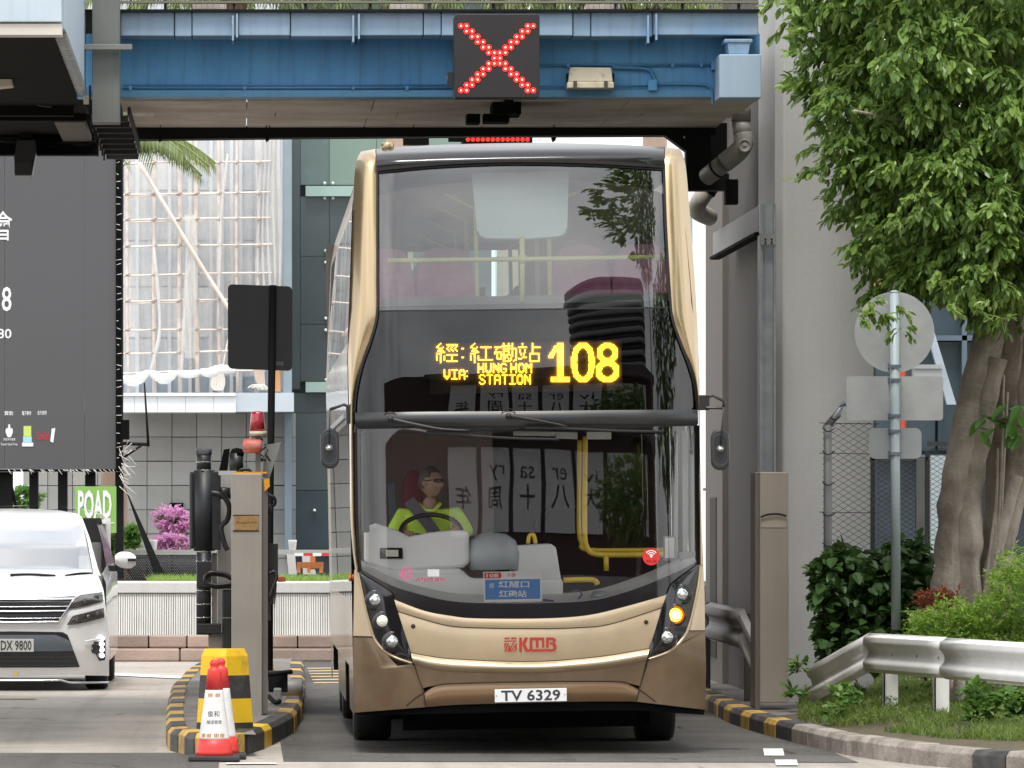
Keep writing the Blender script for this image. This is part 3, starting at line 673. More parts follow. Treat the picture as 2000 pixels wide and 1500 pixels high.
# flood light on the girder
fl = thing('flood_light', 'weathered cream flood light housing on the blue girder', 'flood light', P(1153, 172, Yg))
m = MB(); m.pprism([(1113, 131), (1194, 132), (1197, 160), (1110, 160)], Yg - .22, .17); m.build('housing', cream, fl, bevel=.01)
m = MB(); m.pbox(1108, 160, 1199, 172, Yg - .25, .2); m.build('front_flap', M('cream_light', (.66, .60, .48), .6, var=.1, col2=(.35, .28, .2), cscale=9, camt=.6), fl, bevel=.006)
for px in (1124, 1184):
    m = MB(); m.pbox(px - 4, 158, px + 3, 170, Yg - .265, .02); m.build('hinge', M('hinge_dark', (.08, .06, .045), .6), fl)
for px in (1107, 1196):
    m = MB(); m.pbox(px, 143, px + 4, 160, Yg - .15, .08); m.build('bracket', black_steel, fl)

# grey box hanger and the cable ladder beneath it
hg = thing('box_hanger', 'grey steel box hanger column at the left end of the blue girder', 'column', P(207, 240, 45.4))
m = MB(); m.pbox(180, -30, 234, 240, 45.4, .24); m.build('column', grey_post, hg, bevel=.006)
m = MB(); m.pbox(160, 86, 258, 97, 45.3, .08); m.build('cross_bar', M('bar_grey', (.22, .225, .21), .6), hg, bevel=.004)
cl = thing('cable_ladder', 'black cable ladder receding under the grey hanger column', 'cable ladder', P(215, 245, 46))
for i in range(8):
    Y_ = 45.9 + i * .68; z_ = 4.97
    m = MB(); m.box(-1.22, -.93, Y_, Y_ + .1, z_, z_ + .05); m.build('rung', M('rung_dark', (.02, .019, .018), .8, spec=.2), cl)
    m = MB(); m.box(-1.25, -1.235, Y_ + .03, Y_ + .05, z_ - .015, z_ + .3); m.build('rod', black_steel, cl)
for x_ in (-1.23, -.92):
    m = MB(); m.box(x_ - .012, x_ + .012, 45.9, 50.8, z_ + .06, z_ + .12); m.build('side_rail', black_steel, cl)

# ---------------------------------------------------------------- toll canopy, upper left
H5 = 5.18
cn = thing('toll_canopy', 'toll canopy with pale blue fascia and dark underside at the upper left', 'canopy', (-3.5, 46, H5))
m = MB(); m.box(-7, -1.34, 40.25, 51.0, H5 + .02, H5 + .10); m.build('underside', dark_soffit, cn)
for xa, xb in ((-3.6, -1.75), (-1.737, -1.285)):
    m = MB(); m.box(xa, xb, 40.0, 40.22, H5 + .085, H5 + 1.6); m.build('fascia_panel', blue_white, cn, bevel=.008)
    m = MB(); m.box(xa, xb, 40.02, 40.24, H5 - .005, H5 + .075); m.build('fascia_edge', M('edge_cream', (.62, .58, .52), .6, var=.1), cn)
m = MB(); m.box(-1.30, -1.272, 40.23, 45.8, H5 + .06, H5 + 1.6); m.build('side_fascia', blue_white, cn)
for i in range(24):
    Y_ = 40.5 + i * .225; m = MB(); m.box(-1.345, -1.265, Y_, Y_ + .07, H5 + .0, H5 + .055); m.build('edge_clip', galv_dull, cn)
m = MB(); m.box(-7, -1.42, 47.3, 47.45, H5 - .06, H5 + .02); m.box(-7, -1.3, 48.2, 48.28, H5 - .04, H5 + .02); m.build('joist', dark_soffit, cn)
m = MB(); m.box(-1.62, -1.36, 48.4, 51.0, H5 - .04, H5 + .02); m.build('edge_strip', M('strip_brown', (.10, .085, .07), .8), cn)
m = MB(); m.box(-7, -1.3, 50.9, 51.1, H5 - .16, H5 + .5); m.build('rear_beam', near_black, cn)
m = MB(); m.tube(bez([P(0, 274, 50.9), P(60, 277, 50.9), P(130, 276, 50.9), P(160, 281, 50.9), P(188, 276, 50.9)], 5), .025, 6); m.tube([P(-30, 271, 50.9), P(200, 270, 50.9)], .02, 6); m.build('cable_run', black_steel, cn)
m = MB(); m.pbox(79, 268, 114, 285, 50.8, .15); m.build('junction_box', near_black, cn)
m = MB(); m.pbox(163, 187, 173, 202, 45.8, .1); m.build('bracket', cream, cn)
m = MB(); m.tube(bez([P(66, 155, 45.6), P(72, 195, 47), P(76, 205, 47.2), P(100, 208, 47.3)], 5), .012, 6); m.build('conduit', M('strip_brown', (.10, .085, .07), .8), cn)
c_ = P(8, 160, 44.5)
lm = thing('canopy_lamp', 'small cream lamp fixed under the dark canopy at the left edge', 'lamp', c_)
m = MB(); m.pprism([(-12, 144), (20, 144), (26, 168), (-12, 172)], 44.4, .2); m.build('housing', cream, lm, bevel=.01)
m = MB(); m.pbox(-2, 140, 8, 146, 44.45, .1); m.build('bracket', M('brass', (.3, .2, .08), .5), lm)
sp = thing('hanging_speaker', 'black box lamp hanging in front of the grey billboard', 'lamp', P(48, 342, 50.6))
m = MB(); m.pprism([(34, 272), (70, 272), (70, 300), (62, 343), (28, 343), (27, 308)], 50.6, .3); m.build('housing', black_plastic, sp, bevel=.01)
m = MB(); m.pbox(29, 318, 61, 341, 50.58, .02); m.build('front', M('spk', (.03, .03, .03), .5), sp)
m = MB(); m.pbox(40, 262, 64, 273, 50.7, .1); m.build('bracket', black_steel, sp)

# ---------------------------------------------------------------- grey drain pipe at the right end
Yp = 48.3
dp = thing('drain_pipe', 'fat grey drain pipe bending down under the bridge beside the pillar', 'pipe', P(1440, 300, Yp))
pipe_m = M('pipe_grey', (.30, .285, .265), .5, var=.1, streak=.3, streak_col=(.14, .12, .10))
m = MB(); m.tube([P(1447, 190, Yp), P(1447, 236, Yp)], .088, 18); m.build('socket', pipe_m, dp)
m = MB(); m.tube([P(1447, 236, Yp), P(1450, 268, Yp)], .080, 18); m.build('drop_pipe', pipe_m, dp)
m = MB(); m.tube(bez([P(1450, 262, Yp - .02), P(1452, 280, Yp - .03), P(1440, 298, Yp), P(1415, 318, Yp + .05)], 6), .086, 18); m.build('elbow', pipe_m, dp)
c = P(1454, 285, Yp - .12); m = MB(); m.lathe([(.06, 0), (.06, .03), (.045, .035), (.045, .03), (.02, .03), (0, .04)], (c.x, c.y, c.z), 16, axis='y'); m.build('access_cap', pipe_m, dp)
m = MB(); m.tube([P(1415, 318, Yp + .05), P(1381, 345, Yp + .3)], .080, 18); m.build('sloping_pipe', pipe_m, dp)
m = MB(); m.tube([P(1388, 340, Yp + .28), P(1384, 343, Yp + .29)], .086, 18); m.tube([P(1401, 329, Yp + .15), P(1398, 331.5, Yp + .16)], .088, 18); m.build('joint_ring', black_steel, dp)
p2 = M('pipe_pale', (.46, .43, .38), .5, var=.1, streak=.2)
m = MB(); m.tube(bez([P(1400, 350, 51.0), P(1380, 372, 51.0), P(1364, 396, 51.0), P(1362, 412, 51.2), P(1385, 424, 51.6)], 6), .082, 18); m.build('lower_elbow', p2, dp)
m = MB(); m.tube([P(1383, 369, 51), P(1378.5, 375.5, 51)], .089, 18); m.tube([P(1386.5, 364, 51), P(1384.5, 366.5, 51)], .089, 18); m.build('joint_ring', black_steel, dp)
# ---------------------------------------------------------------- background left: billboard
Yl = 72.0
bb = thing('billboard', 'huge dark grey billboard with white print on black legs at the left edge', 'billboard', P(120, 1075, Yl))
bb_face = M('billboard_face', (.085, .086, .093), .6, var=.05, scale=.6)
white_print = M('white_print', (.80, .81, .84), .7, var=.02)
for a_, b_ in ((-230, 9), (9.8, 164.6), (165.2, 226)):
    m = MB(); m.pbox(a_, 200, b_, 916, Yl, .12); m.build('face_panel', bb_face, bb)
m = MB(); m.pbox(226.3, 200, 238, 920, Yl - .03, .9); m.pbox(-230, 916.5, 226, 921, Yl + .01, .3); m.build('edge_frame', near_black, bb)
for px, w_ in ((-2, 26), (57, 17), (113, 18), (166, 20), (225, 16)):
    m = MB(); m.pbox(px, 921.5, px + w_, 1130, Yl + .2, .3); m.build('leg', black_steel, bb)
m = MB(); m.pprism([(243, 950), (250, 965), (325, 1130), (304, 1130)], Yl + .1, .2); m.build('brace', black_steel, bb)
m = MB(); m.pprism([(18, 940), (23, 940), (36, 1000), (30, 1000)], Yl + .3, .1); m.build('brace', black_steel, bb)
m = MB()
for i in range(36):
    py = 300 + i * 17 + R.uniform(-5, 5); a_ = P(227 + R.uniform(0, 2), py, Yl - .05)
    m.tube([a_, a_ + Vector((R.uniform(.02, .07), -.03, R.uniform(-.02, .02)))], .004, 4)
for i in range(22):
    a_ = P(R.uniform(230, 244), R.uniform(870, 950), Yl - .05); m.tube([a_, a_ + Vector((R.uniform(.05, .19), -.05, R.uniform(-.2, .14)))], .0045, 4)
for i in range(40):
    a_ = P(R.uniform(5, 225), 917, Yl - .02); m.tube([a_, a_ + Vector((R.uniform(.02, .07), -.02, R.uniform(-.07, -.02)))], .0035, 4)
m.build('cable_ties', M('tie_white', (.7, .7, .68), .5), bb, kind='stuff')
k72 = Yl / F
def bt(s, px, py, hpx, mat=None, wpx=None, bold=0.0):
    return text(s, hpx * k72, P(px, py, Yl - .006), mat or white_print, bb, 'lettering', bold, wpx * k72 if wpx else None)
bt('會', 6, 441, 58, wpx=36, bold=.006); bt('18', 6, 584, 48, wpx=33, bold=.01); bt('$280', -6, 653, 22, wpx=57, bold=.01)
bt('贊助', 17, 807, 8.5, bold=.01); bt('電子夥伴', 52, 807, 8.5, wpx=18, bold=.01); bt('全力支持', 82, 806, 8.5, wpx=18, bold=.01)
m = MB(); m.pprism([(16, 829), (20, 829), (20, 835), (25, 838), (25, 845), (21, 854), (15, 854), (11, 845), (11, 838), (16, 835)], Yl - .008, .003); m.build('emblem', white_print, bb)
bt('英皇資本集團', 18, 858, 5, wpx=23); bt('Emperor Capital Group', 18, 868, 6.5, wpx=32)
m = MB(); m.pbox(46, 832, 61, 852, Yl - .008, .003); m.build('emblem', M('print_lime', (.55, .68, .12), .7), bb)
m = MB(); m.pbox(45, 852.3, 62, 864, Yl - .008, .003); m.build('emblem', M('print_sky', (.35, .62, .75), .7), bb)
m = MB(); m.pbox(43, 864.5, 65, 872, Yl - .008, .003); m.build('emblem', white_print, bb)
bt('CASH', 53, 858, 8, wpx=14)
bt('Coca-Cola', 84, 851, 16, M('print_red', (.62, .03, .04), .7), wpx=24, bold=.015)
m = MB(); m.pprism([(101, 837), (108, 836), (104, 865), (98, 862)], Yl - .008, .003); m.build('emblem', white_print, bb)
# thin aerial on a bracket at the billboard edge
ae = thing('aerial', 'thin black aerial on a bracket beside the billboard edge', 'aerial', P(290, 872, Yl))
m = MB(); m.tube([P(282, 748, Yl - .1), P(290, 872, Yl - .1)], [.012, .02], 6); m.build('rod', black_steel, ae)
m = MB(); m.tube([P(234, 866, Yl - .05), P(291, 868, Yl - .1)], .022, 6); m.build('bracket', black_steel, ae)
m = MB(); m.tube([P(238, 896, Yl - .05), P(276, 870, Yl - .1)], .016, 6); m.build('stay', black_steel, ae)
m = MB(); m.pbox(238, 820, 252, 858, Yl - .12, .3); m.build('box', near_black, ae)
# green sign
gs = thing('green_sign', 'lime green advertising panel reading POAD beside the billboard leg', 'sign', P(187, 1042, 70.5))
m = MB(); m.pbox(146, 950, 227, 1041, 70.5, .06); m.build('panel', M('lime_panel', (.24, .47, .10), .6, var=.04), gs)
text('POAD', 58 * 70.5 / F, P(185, 986, 70.49), white_print, gs, bold=.035, width=66 * 70.5 / F)
text('大无限度', 17 * 70.5 / F, P(184, 1027, 70.49), white_print, gs, bold=.012, width=80 * 70.5 / F)

# ---------------------------------------------------------------- building under bamboo scaffold
Yf = 88.0
bl = thing('glass_building', 'pale glazed building with grey tiled base behind bamboo scaffolding', 'building', P(420, 1085, Yf))
fac_glass = M('facade_glass', (.42, .49, .56), .35, var=.10, scale=.7, col2=(.60, .64, .68), cscale=.5, camt=.8, rnd=.08)
mull = M('mullion_white', (.74, .77, .80), .5, var=.04)
m = MB(); m.pbox(150, -200, 556, 770, Yf + .45, .2); m.build('back_wall', M('facade_back', (.50, .54, .58), .6, var=.05), bl)
xs = [236, 268, 301, 331, 371, 412, 434, 452, 470, 500, 530, 552]
rows_ = [100, 262, 372, 470, 560, 660, 768]
for i, (a_, b_) in enumerate(zip(xs, xs[1:])):
    for j, (c_, d_) in enumerate(zip(rows_, rows_[1:])):
        m = MB(); m.pbox(a_ + 4, c_ + 1.5, b_ - 4, d_ - 1.5, Yf + .3 + R.uniform(-.01, .01), .05); m.build('window_pane', fac_glass if R.random() < .78 else mull, bl)
for a_ in xs:
    m = MB(); m.pbox(a_ - 3.6, 100, a_ + 3.6, 768, Yf + .22, .1); m.build('mullion', mull, bl)
m = MB(); m.pbox(553, 100, 570, 768, Yf - .6, 1.0); m.build('corner_post', M('corner_blue', (.24, .31, .35), .5, var=.08), bl)
# ledge
for a_, b_ in ((236, 262), (262.6, 307), (307.6, 362), (362.6, 417), (417.6, 459.5)):
    m = MB(); m.pbox(a_, 774, b_, 805, Yf - 1.0, .9); m.build('ledge_panel', M('ledge_white', (.74, .79, .83), .5, var=.04), bl)
m = MB(); m.pbox(230, 767, 460, 773.5, Yf - 1.05, 1.2); m.build('ledge_cap', mull, bl)
m = MB(); m.pbox(460.2, 767, 574, 804, Yf - .95, 1.1); m.build('ledge_panel', M('ledge_blue', (.47, .54, .60), .5, var=.04), bl)
# tiled base: real tiles with open joints on a dark backing
m = MB(); m.pbox(60, 805.5, 575, 1160, Yf + .06, .3); m.build('base_wall', M('tile_joint', (.12, .12, .118), .9), bl)
tile_m = M('wall_tile', (.27, .275, .265), .8, var=.10, scale=2, rnd=.10, streak=.25, streak_col=(.16, .16, .15), bump=.15, bscale=20)  # shade below the ledge is taken into this darker tile colour
tm = MB(); w_ = 47.2 * Yf / F / 2; h_ = 45.8 * Yf / F / 2; tm.box(-w_, w_, 0, .05, -h_, h_); tme = tm.mesh('wall_tile'); tme.materials.append(tile_m)
for i in range(11):
    for j in range(7):
        px = 69 + i * 48.5; py = 830 + j * 47.3
        if px > 560: continue
        piece('wall_tile', tme, bl, P(px, py + R.uniform(-.4, .4), Yf + R.uniform(-.008, .008)))
m = MB(); m.pbox(332, 982, 358, 1002, Yf - .06, .1); m.build('vent', near_black, bl)
# dark glazed stair tower beside it
tw = thing('glass_tower', 'dark blue grey glass tower with spider fittings behind the bus', 'building', P(620, 1080, Yf + 1))
dk = M('tower_glass', (.060, .080, .085), .14, var=.15, scale=.4, spec=.7, rnd=.1)
gr = M('tower_green', (.20, .28, .24), .3, var=.08, scale=.5)
lg = M('tower_fin', (.34, .48, .44), .35, var=.06)
Yw = Yf + 1.0
m = MB(); m.pbox(570, -100, 960, 1150, Yw + .25, .3); m.build('back_wall', M('tower_back', (.05, .07, .08), .6), tw)
for x0, x1, y0, y1, mt in ((571, 586, 200, 760, dk), (587, 643, 384, 500, dk), (587, 643, 500.8, 633, dk), (587, 643, 634, 745, dk), (571, 643, 768, 806, dk), (571, 720, 807, 957, dk), (571, 720, 958, 1072, M('tower_navy', (.040, .062, .075), .15, spec=.7)),
                           (587, 643, 200, 361, M('tower_mid', (.12, .17, .165), .25)), (643.8, 735, 200, 361, gr), (735.8, 900, 200, 361, gr), (643.8, 735, 384, 760, dk)):
    m = MB(); m.pbox(x0, y0, x1, y1, Yw + R.uniform(0, .01), .06); m.build('glass_panel', mt, tw)
for y0, y1 in ((363, 383), (746, 766)):
    m = MB(); m.pbox(597, y0, 700, y1, Yw - .12, .1); m.build('glass_fin', lg, tw)
m = MB(); m.lathe([(.028, 0), (.03, .02), (.02, .05), (0, .055)], (0, 0, 0), 8, axis='y'); sf = m.mesh('spider_bolt'); sf.materials.append(M('spider_steel', (.75, .76, .76), .3, .5))
for px, py in ((634, 358), (650, 358), (634, 387), (650, 387), (636, 490), (636, 513), (636, 622), (636, 645), (637, 742), (614, 997)):
    piece('spider_bolt', sf, tw, P(px, py, Yw - .01))
m = MB(); m.pbox(556, 806, 570, 1085, Yf - .4, .6); m.build('corner_post', M('corner_blue2', (.13, .19, .23), .5), tw)

# scaffold
bamboo = M('bamboo', (.74, .67, .61), .7, var=.12, scale=4, col2=(.62, .52, .46), cscale=2.5, camt=.7)
Yq = Yf - .55
sc_ = thing('bamboo_scaffold', 'bamboo scaffold of tied poles in front of the pale building', 'scaffold', P(400, 765, Yq))
kq = Yq / F
def pole(pts, r_, Y=Yq, n=7):
    m = MB(); pts = bez([P(x, y, Y) for x, y in pts], 4); m.tube(pts, [r_ * (1 + .10 * math.sin(i * 2.1)) for i in range(len(pts))], n); m.build('pole', bamboo, sc_)
for px, r_ in ((250, 3.2), (301, 3.4), (350, 4.4), (384, 4.6), (428, 3.8), (462, 3.4), (505, 4.2), (535, 4.2)):
    pole([(px + R.uniform(-2, 2), 230), (px + R.uniform(-2, 2), 400), (px + R.uniform(-2, 2), 580), (px + 2, 766)], r_ * kq)
for py in (318, 378, 428, 480, 536, 587, 643, 688, 727):
    pole([(236, py + 3), (330, py + R.uniform(-2, 2)), (430, py + R.uniform(-3, 1)), (512 + R.uniform(0, 26), py - 3)], 1.9 * kq, Yq - .12)
    if R.random() < .6: pole([(255, py + 6), (400, py + 2)], 1.6 * kq, Yq - .12)
pole([(272, 318), (330, 415), (400, 530), (478, 650)], 4.2 * kq, Yq - .22)
pole([(430, 760), (440, 690), (452, 640)], 2 * kq, Yq - .1)
m = MB()
for px in (250, 301, 350, 384, 428, 462, 505):
    for py in (318, 378, 428, 480, 536, 587, 643, 688):
        q = P(px, py, Yq - .05); m.tube([q + Vector((-.045, -.09, -.02)), q + Vector((.045, -.09, .02))], .014, 5); m.tube([q + Vector((.0, -.1, -.04)), q + Vector((.01, -.1, .045))], .012, 5)
m.build('lashing', M('lashing', (.50, .43, .39), .8), sc_, kind='stuff')
# translucent sheets and the rolled net
def SHEET(name, col, fac):
    mt = bpy.data.materials.new(name); mt.use_nodes = True; t_ = mt.node_tree; t_.nodes.clear()
    o = N(t_, 'ShaderNodeOutputMaterial'); tr = N(t_, 'ShaderNodeBsdfTransparent'); df = N(t_, 'ShaderNodeBsdfDiffuse'); tl = N(t_, 'ShaderNodeBsdfTranslucent'); ad = N(t_, 'ShaderNodeMixShader'); x = N(t_, 'ShaderNodeMixShader')
    df.inputs[0].default_value = (*col, 1); tl.inputs[0].default_value = (*col, 1); ad.inputs[0].default_value = .4
    tcn = N(t_, 'ShaderNodeTexCoord'); nz_ = N(t_, 'ShaderNodeTexNoise'); nz_.inputs['Scale'].default_value = 1.3; nz_.inputs['Detail'].default_value = 5
    mr = N(t_, 'ShaderNodeMapRange'); mr.inputs[1].default_value = .3; mr.inputs[2].default_value = .7; mr.inputs[3].default_value = fac - .22; mr.inputs[4].default_value = fac + .22
    lk = t_.links.new; lk(tcn.outputs['Object'], nz_.inputs['Vector']); lk(nz_.outputs['Fac'], mr.inputs[0]); lk(mr.outputs[0], x.inputs[0])
    lk(df.outputs[0], ad.inputs[1]); lk(tl.outputs[0], ad.inputs[2]); lk(tr.outputs[0], x.inputs[1]); lk(ad.outputs[0], x.inputs[2]); lk(x.outputs[0], o.inputs[0]); return mt
net = SHEET('scaffold_net', (.86, .86, .85), .60); sheet = SHEET('plastic_sheet', (.84, .84, .84), .75)
def drape(px0, px1, py0, py1, Y, mat, name, fold=.10, nfold=9):
    rows = []
    for j in range(14):
        v = j / 13; row = []
        for i in range(40):
            u = i / 39; q = P(px0 + (px1 - px0) * u, py0 + (py1 - py0) * v, Y)
            row.append(q + Vector((0.02 * math.sin(7 * v + 5 * u), fold * math.sin(u * nfold * 6.28 + 1.5 * math.sin(v * 4)) * (.4 + .6 * v), 0)))
        rows.append(row)
    m = MB(); m.grid(rows); return m.build(name, mat, sc_)
drape(240, 500, 250, 735, Yq + .25, net, 'net_sheet')
drape(500, 549, 270, 720, Yq - .1, sheet, 'plastic_sheet', .07, 5)
drape(360, 384, 420, 700, Yq - .2, net, 'net_sheet', .05, 2)
for (pts, wpx) in (([(300, 480), (312, 640), (292, 728)], 8), ([(445, 300), (432, 420), (425, 640)], 7), ([(372, 500), (362, 600), (354, 735)], 9)):
    m = MB(); pts = bez([P(x, y, Yq - .15) for x, y in pts], 5); m.tube(pts, [wpx * kq * (.5 + .5 * abs(math.sin(i * .7))) * .5 for i in range(len(pts))], 7); m.build('net_rope', sheet, sc_)
rn = M('rolled_net', (.80, .80, .80), .9, var=.08, scale=6, bump=.6, bscale=14)
for pts, r_ in (([(238, 738), (262, 744), (292, 726)], 10), ([(292, 727), (320, 740), (345, 728)], 9.5), ([(343, 729), (372, 731), (392, 726)], 7), ([(390, 725), (410, 728), (432, 722), (460, 723)], 10)):
    pts = bez([P(x, y, Yq - .25) for x, y in pts], 6); n_ = len(pts)
    m = MB(); m.tube(pts, [r_ * kq * (.45 + .65 * math.sin(math.pi * i / (n_ - 1))) * R.uniform(.9, 1.1) for i in range(n_)], 10); m.build('rolled_net', rn, sc_)
m = MB()
for i in range(10):
    x_ = 418 + R.uniform(-8, 12); m.tube(bez([P(x_, 730, Yq - .3), P(x_ - 6, 752, Yq - .3), P(x_ + 4, 762, Yq - .3), P(x_ + 9, 745, Yq - .3), P(x_ + 5, 728, Yq - .3)], 4), .012, 5)
m.build('rope_coil', M('rope', (.62, .60, .55), .9), sc_); m = MB()
for i in range(8):
    x_ = 505 + R.uniform(-10, 12); m.tube(bez([P(x_ - 12, 758, Yq - .3), P(x_, 752, Yq - .3), P(x_ + 10, 762, Yq - .3)], 4), .014, 5)
m.build('rope_coil', M('rope', (.62, .60, .55), .9), sc_)
m = MB(); m.pbox(534, 722, 548, 765, Yq - .1, .1); m.build('timber', M('timber_orange', (.50, .26, .11), .7), sc_)
m = MB(); m.pprism([(494, 722), (516, 722), (518, 750), (510, 760), (500, 745)], Yq - .2, .1); m.build('bundle', M('bundle_tan', (.50, .42, .34), .9, var=.2), sc_)

# ---------------------------------------------------------------- concrete barrier wall with ribbed face and stone plinth
Yo = 66.0
bw = thing('barrier_wall', 'pale concrete roadside wall with ribbed face on stone blocks', 'wall', P(430, 1290, Yo))
x0, x1 = P(-300, 0, Yo).x, P(1050, 0, Yo).x
z3, z2, z1_ = P(0, 1136, Yo).z, P(0, 1160, Yo).z, P(0, 1242, Yo).z
m = MB(); m.prism([(x0, Yo + .30, z1_), (x0, Yo + .28, z2), (x0, Yo + .22, z2 + .015), (x0, Yo + .22, z3 - .02), (x0, Yo + .24, z3), (x0, Yo + .55, z3), (x0, Yo + .55, z1_)], (x1 - x0, 0, 0)); m.build('core', conc_pale, bw, recalc=True)
m = MB(); n_ = 300; step = (x1 - x0) / n_
for i in range(n_):
    xa = x0 + i * step; wv = step * R.uniform(.68, .80); dj = R.uniform(-.006, .006)
    m.add([(xa, Yo + .12 + dj, z1_), (xa + wv, Yo + .12 + dj, z1_), (xa + wv, Yo + .25, z2 - .005), (xa, Yo + .25, z2 - .005), (xa - .004, Yo + .32, z1_), (xa + wv + .004, Yo + .32, z1_), (xa + wv, Yo + .29, z2 - .005), (xa, Yo + .29, z2 - .005)],
          [(0, 1, 2, 3), (0, 3, 7, 4), (1, 5, 6, 2), (3, 2, 6, 7)])
m.build('ribs', M('rib_concrete', (.60, .59, .56), .9, var=.12, scale=2, streak=.3, streak_col=(.25, .23, .2)), bw, kind='stuff')
zz = [(0.0, P(0, 1266, Yo).z, Yo - .10), (P(0, 1266, Yo).z, z1_ + .01, Yo + .02)]
for j, (za, zb_, yy) in enumerate(zz):
    x = x0 + .13 * j
    while x < x1:
        ln = R.uniform(.36, .52) if j else R.uniform(.8, 1.3)
        m = MB(); m.box(x + .006, x + ln - .006, yy + R.uniform(-.012, .012), yy + .4, za + .003, zb_ - .004); m.build('stone_block', stone_pink, bw, bevel=.02); x += ln

# planting strip and things behind that wall
ps = MB(); ps.box(-9, 6, Yo + .55, Yo + 9, -.3, z3 - .06); struct(ps.build('planter_bed', soil))
bal = thing('balustrade', 'low grey balustrade rail with lattice panel behind the roadside wall', 'balustrade', P(400, 1130, 70))
m = MB(); m.pbox(236, 1074, 700, 1083, 73, .25); m.build('top_rail', concrete, bal)
m = MB(); m.pbox(236, 1135, 392, 1160, 73, .1); m.build('foot_rail', concrete_dark, bal)
m = MB()
for i in range(46):
    a_ = 228 + i * 4.4
    for s in (-1, 1):
        q0 = P(a_, 1084, 73.02); q1 = P(a_ + s * 36, 1136, 73.02 + s * .012); m.tube([q0, q1], .0085, 4)
m.build('lattice', M('lattice_dark', (.05, .052, .055), .6), bal, kind='stuff')
for i, px in enumerate((293, 562)):
    b_ = P(px + 8, 1075, 74); m = MB(); m.lathe([(.045, 0), (.056, .12), (.058, .13)], (b_.x, 73.1, P(0, 1074, 73.1).z), 16)
    tag(m.build('bucket', plastic_white, at=(b_.x, 73.1, P(0, 1074, 73.1).z)), ('white bucket on the balustrade beside the pink flowers', 'white bucket on the balustrade right of the box post')[i], 'bucket', 'buckets on the balustrade')
ob = thing('orange_barrier', 'orange and white plastic barrier behind the roadside wall', 'barrier', P(605, 1118, 70))
orange = M('orange_plastic', (.62, .22, .07), .6)
m = MB(); m.pbox(580, 1098, 632, 1110, 70, .1); m.pbox(606, 1085, 616, 1112, 70.02, .08); m.build('rails', orange, ob)
for a_ in (580, 600, 624): m = MB(); m.pbox(a_, 1104, a_ + 7, 1119, 69.98, .1); m.build('foot', orange, ob)
for i in range(5): m = MB(); m.pbox(575 + i * 18, 1080, 592 + i * 18, 1086, 69.9, .06); m.build('tape', M('tape_red', (.6, .05, .05), .5) if i % 2 else plastic_white, ob)
for i, (a_, b_) in enumerate(((560, 1), (590, -1))):
    m = MB(); m.pprism([(a_, 1083), (a_ + 16, 1083), (a_ + 20 + 8 * i, 1122), (a_ + 4 - 2 * i, 1122)], 70.6, .15)
    tag(m.build('concrete_prop', conc_pale, at=P(a_, 1122, 70.6)), ('upright pale concrete prop under the balustrade', 'slanting pale concrete prop under the balustrade')[i], 'prop')
# ---------------------------------------------------------------- overpass pillar and walls on the right
Yw0 = 48.0; XP = (1515 - VX) * Yw0 / F
pl = thing('overpass_pillar', 'broad pale concrete overpass pillar right of the bus', 'pillar', (XP, Yw0, 0))
xr = (1706 - VX) * Yw0 / F
m = MB(); m.prism([(XP, Yw0 + 1.6, 0), (XP, Yw0 + .06, 0), (XP + .06, Yw0, 0), (xr, Yw0, 0), (xr, Yw0 + 1.6, 0)], (0, 0, 10)); m.build('shaft', plaster, pl, recalc=True)
m = MB(); m.box(XP + .075, XP + .083, Yw0 - .004, Yw0, .2, 10); m.build('edge_bead', conc_pale, pl)
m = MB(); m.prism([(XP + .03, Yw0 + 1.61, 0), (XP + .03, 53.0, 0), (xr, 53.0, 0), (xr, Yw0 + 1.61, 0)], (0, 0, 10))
tag(m.build('abutment_wall', concrete_dark, at=(XP, 50, 0), recalc=True), 'concrete wall with bridge shade in its brown grey colour, receding behind the pale pillar', 'wall')
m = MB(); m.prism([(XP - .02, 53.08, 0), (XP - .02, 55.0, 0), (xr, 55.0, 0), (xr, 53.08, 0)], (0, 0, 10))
w2 = tag(m.build('abutment_wall', M('concrete_mid_shade', (.17, .152, .135), .85, var=.10, streak=.4, streak_col=(.09, .08, .07)), at=(XP, 54, 0), recalc=True), 'lighter concrete wall with dark slot at the far end beside the bus', 'wall')  # bridge shade put into this colour too, weaker than on the nearer wall
m = MB(); m.box(XP - .03, XP - .021, 53.7, 54.4, .35, 1.9); m.build('slot', M('slot_brown', (.05, .042, .036), .8), w2)
# galvanised channel frame on the pillar side
ch = thing('steel_channel', 'galvanised steel channel post and cross arm fixed to the pillar corner', 'steel channel', P(1500, 920, 47.4))
m = MB(); m.pbox(1488, 398, 1515.5, 930, 47.5, .05); m.pbox(1486, 398, 1490, 930, 47.45, .3); m.build('post', galv, ch)
m = MB(); m.pbox(1511, 398, 1515, 930, 47.44, .06); m.pbox(1484, 398, 1487, 930, 47.44, .02); m.build('flange', galv, ch)
m = MB(); m.pbox(1484, 456, 1516, 478, 47.43, .02); m.build('splice_plate', galv_dull, ch)
for px, py in ((1495, 467), (1507, 467), (1507, 474), (1495, 474)):
    c = P(px, py, 47.43); m = MB(); m.lathe([(.008, 0), (.008, .012), (0, .014)], c, 6, axis='y'); m.build('bolt', black_steel, ch)
a0, a1 = P(1486, 402, 47.6), P(1486, 452, 47.6)
m = MB(); m.box(a0.x - .02, a0.x + .04, 47.62, 52.2, a1.z, a0.z); m.build('cross_arm', galv_dull, ch)
m = MB(); m.box(a0.x - .05, a0.x + .04, 47.62, 52.2, a1.z - .03, a1.z - .004); m.build('arm_flange', near_black, ch)
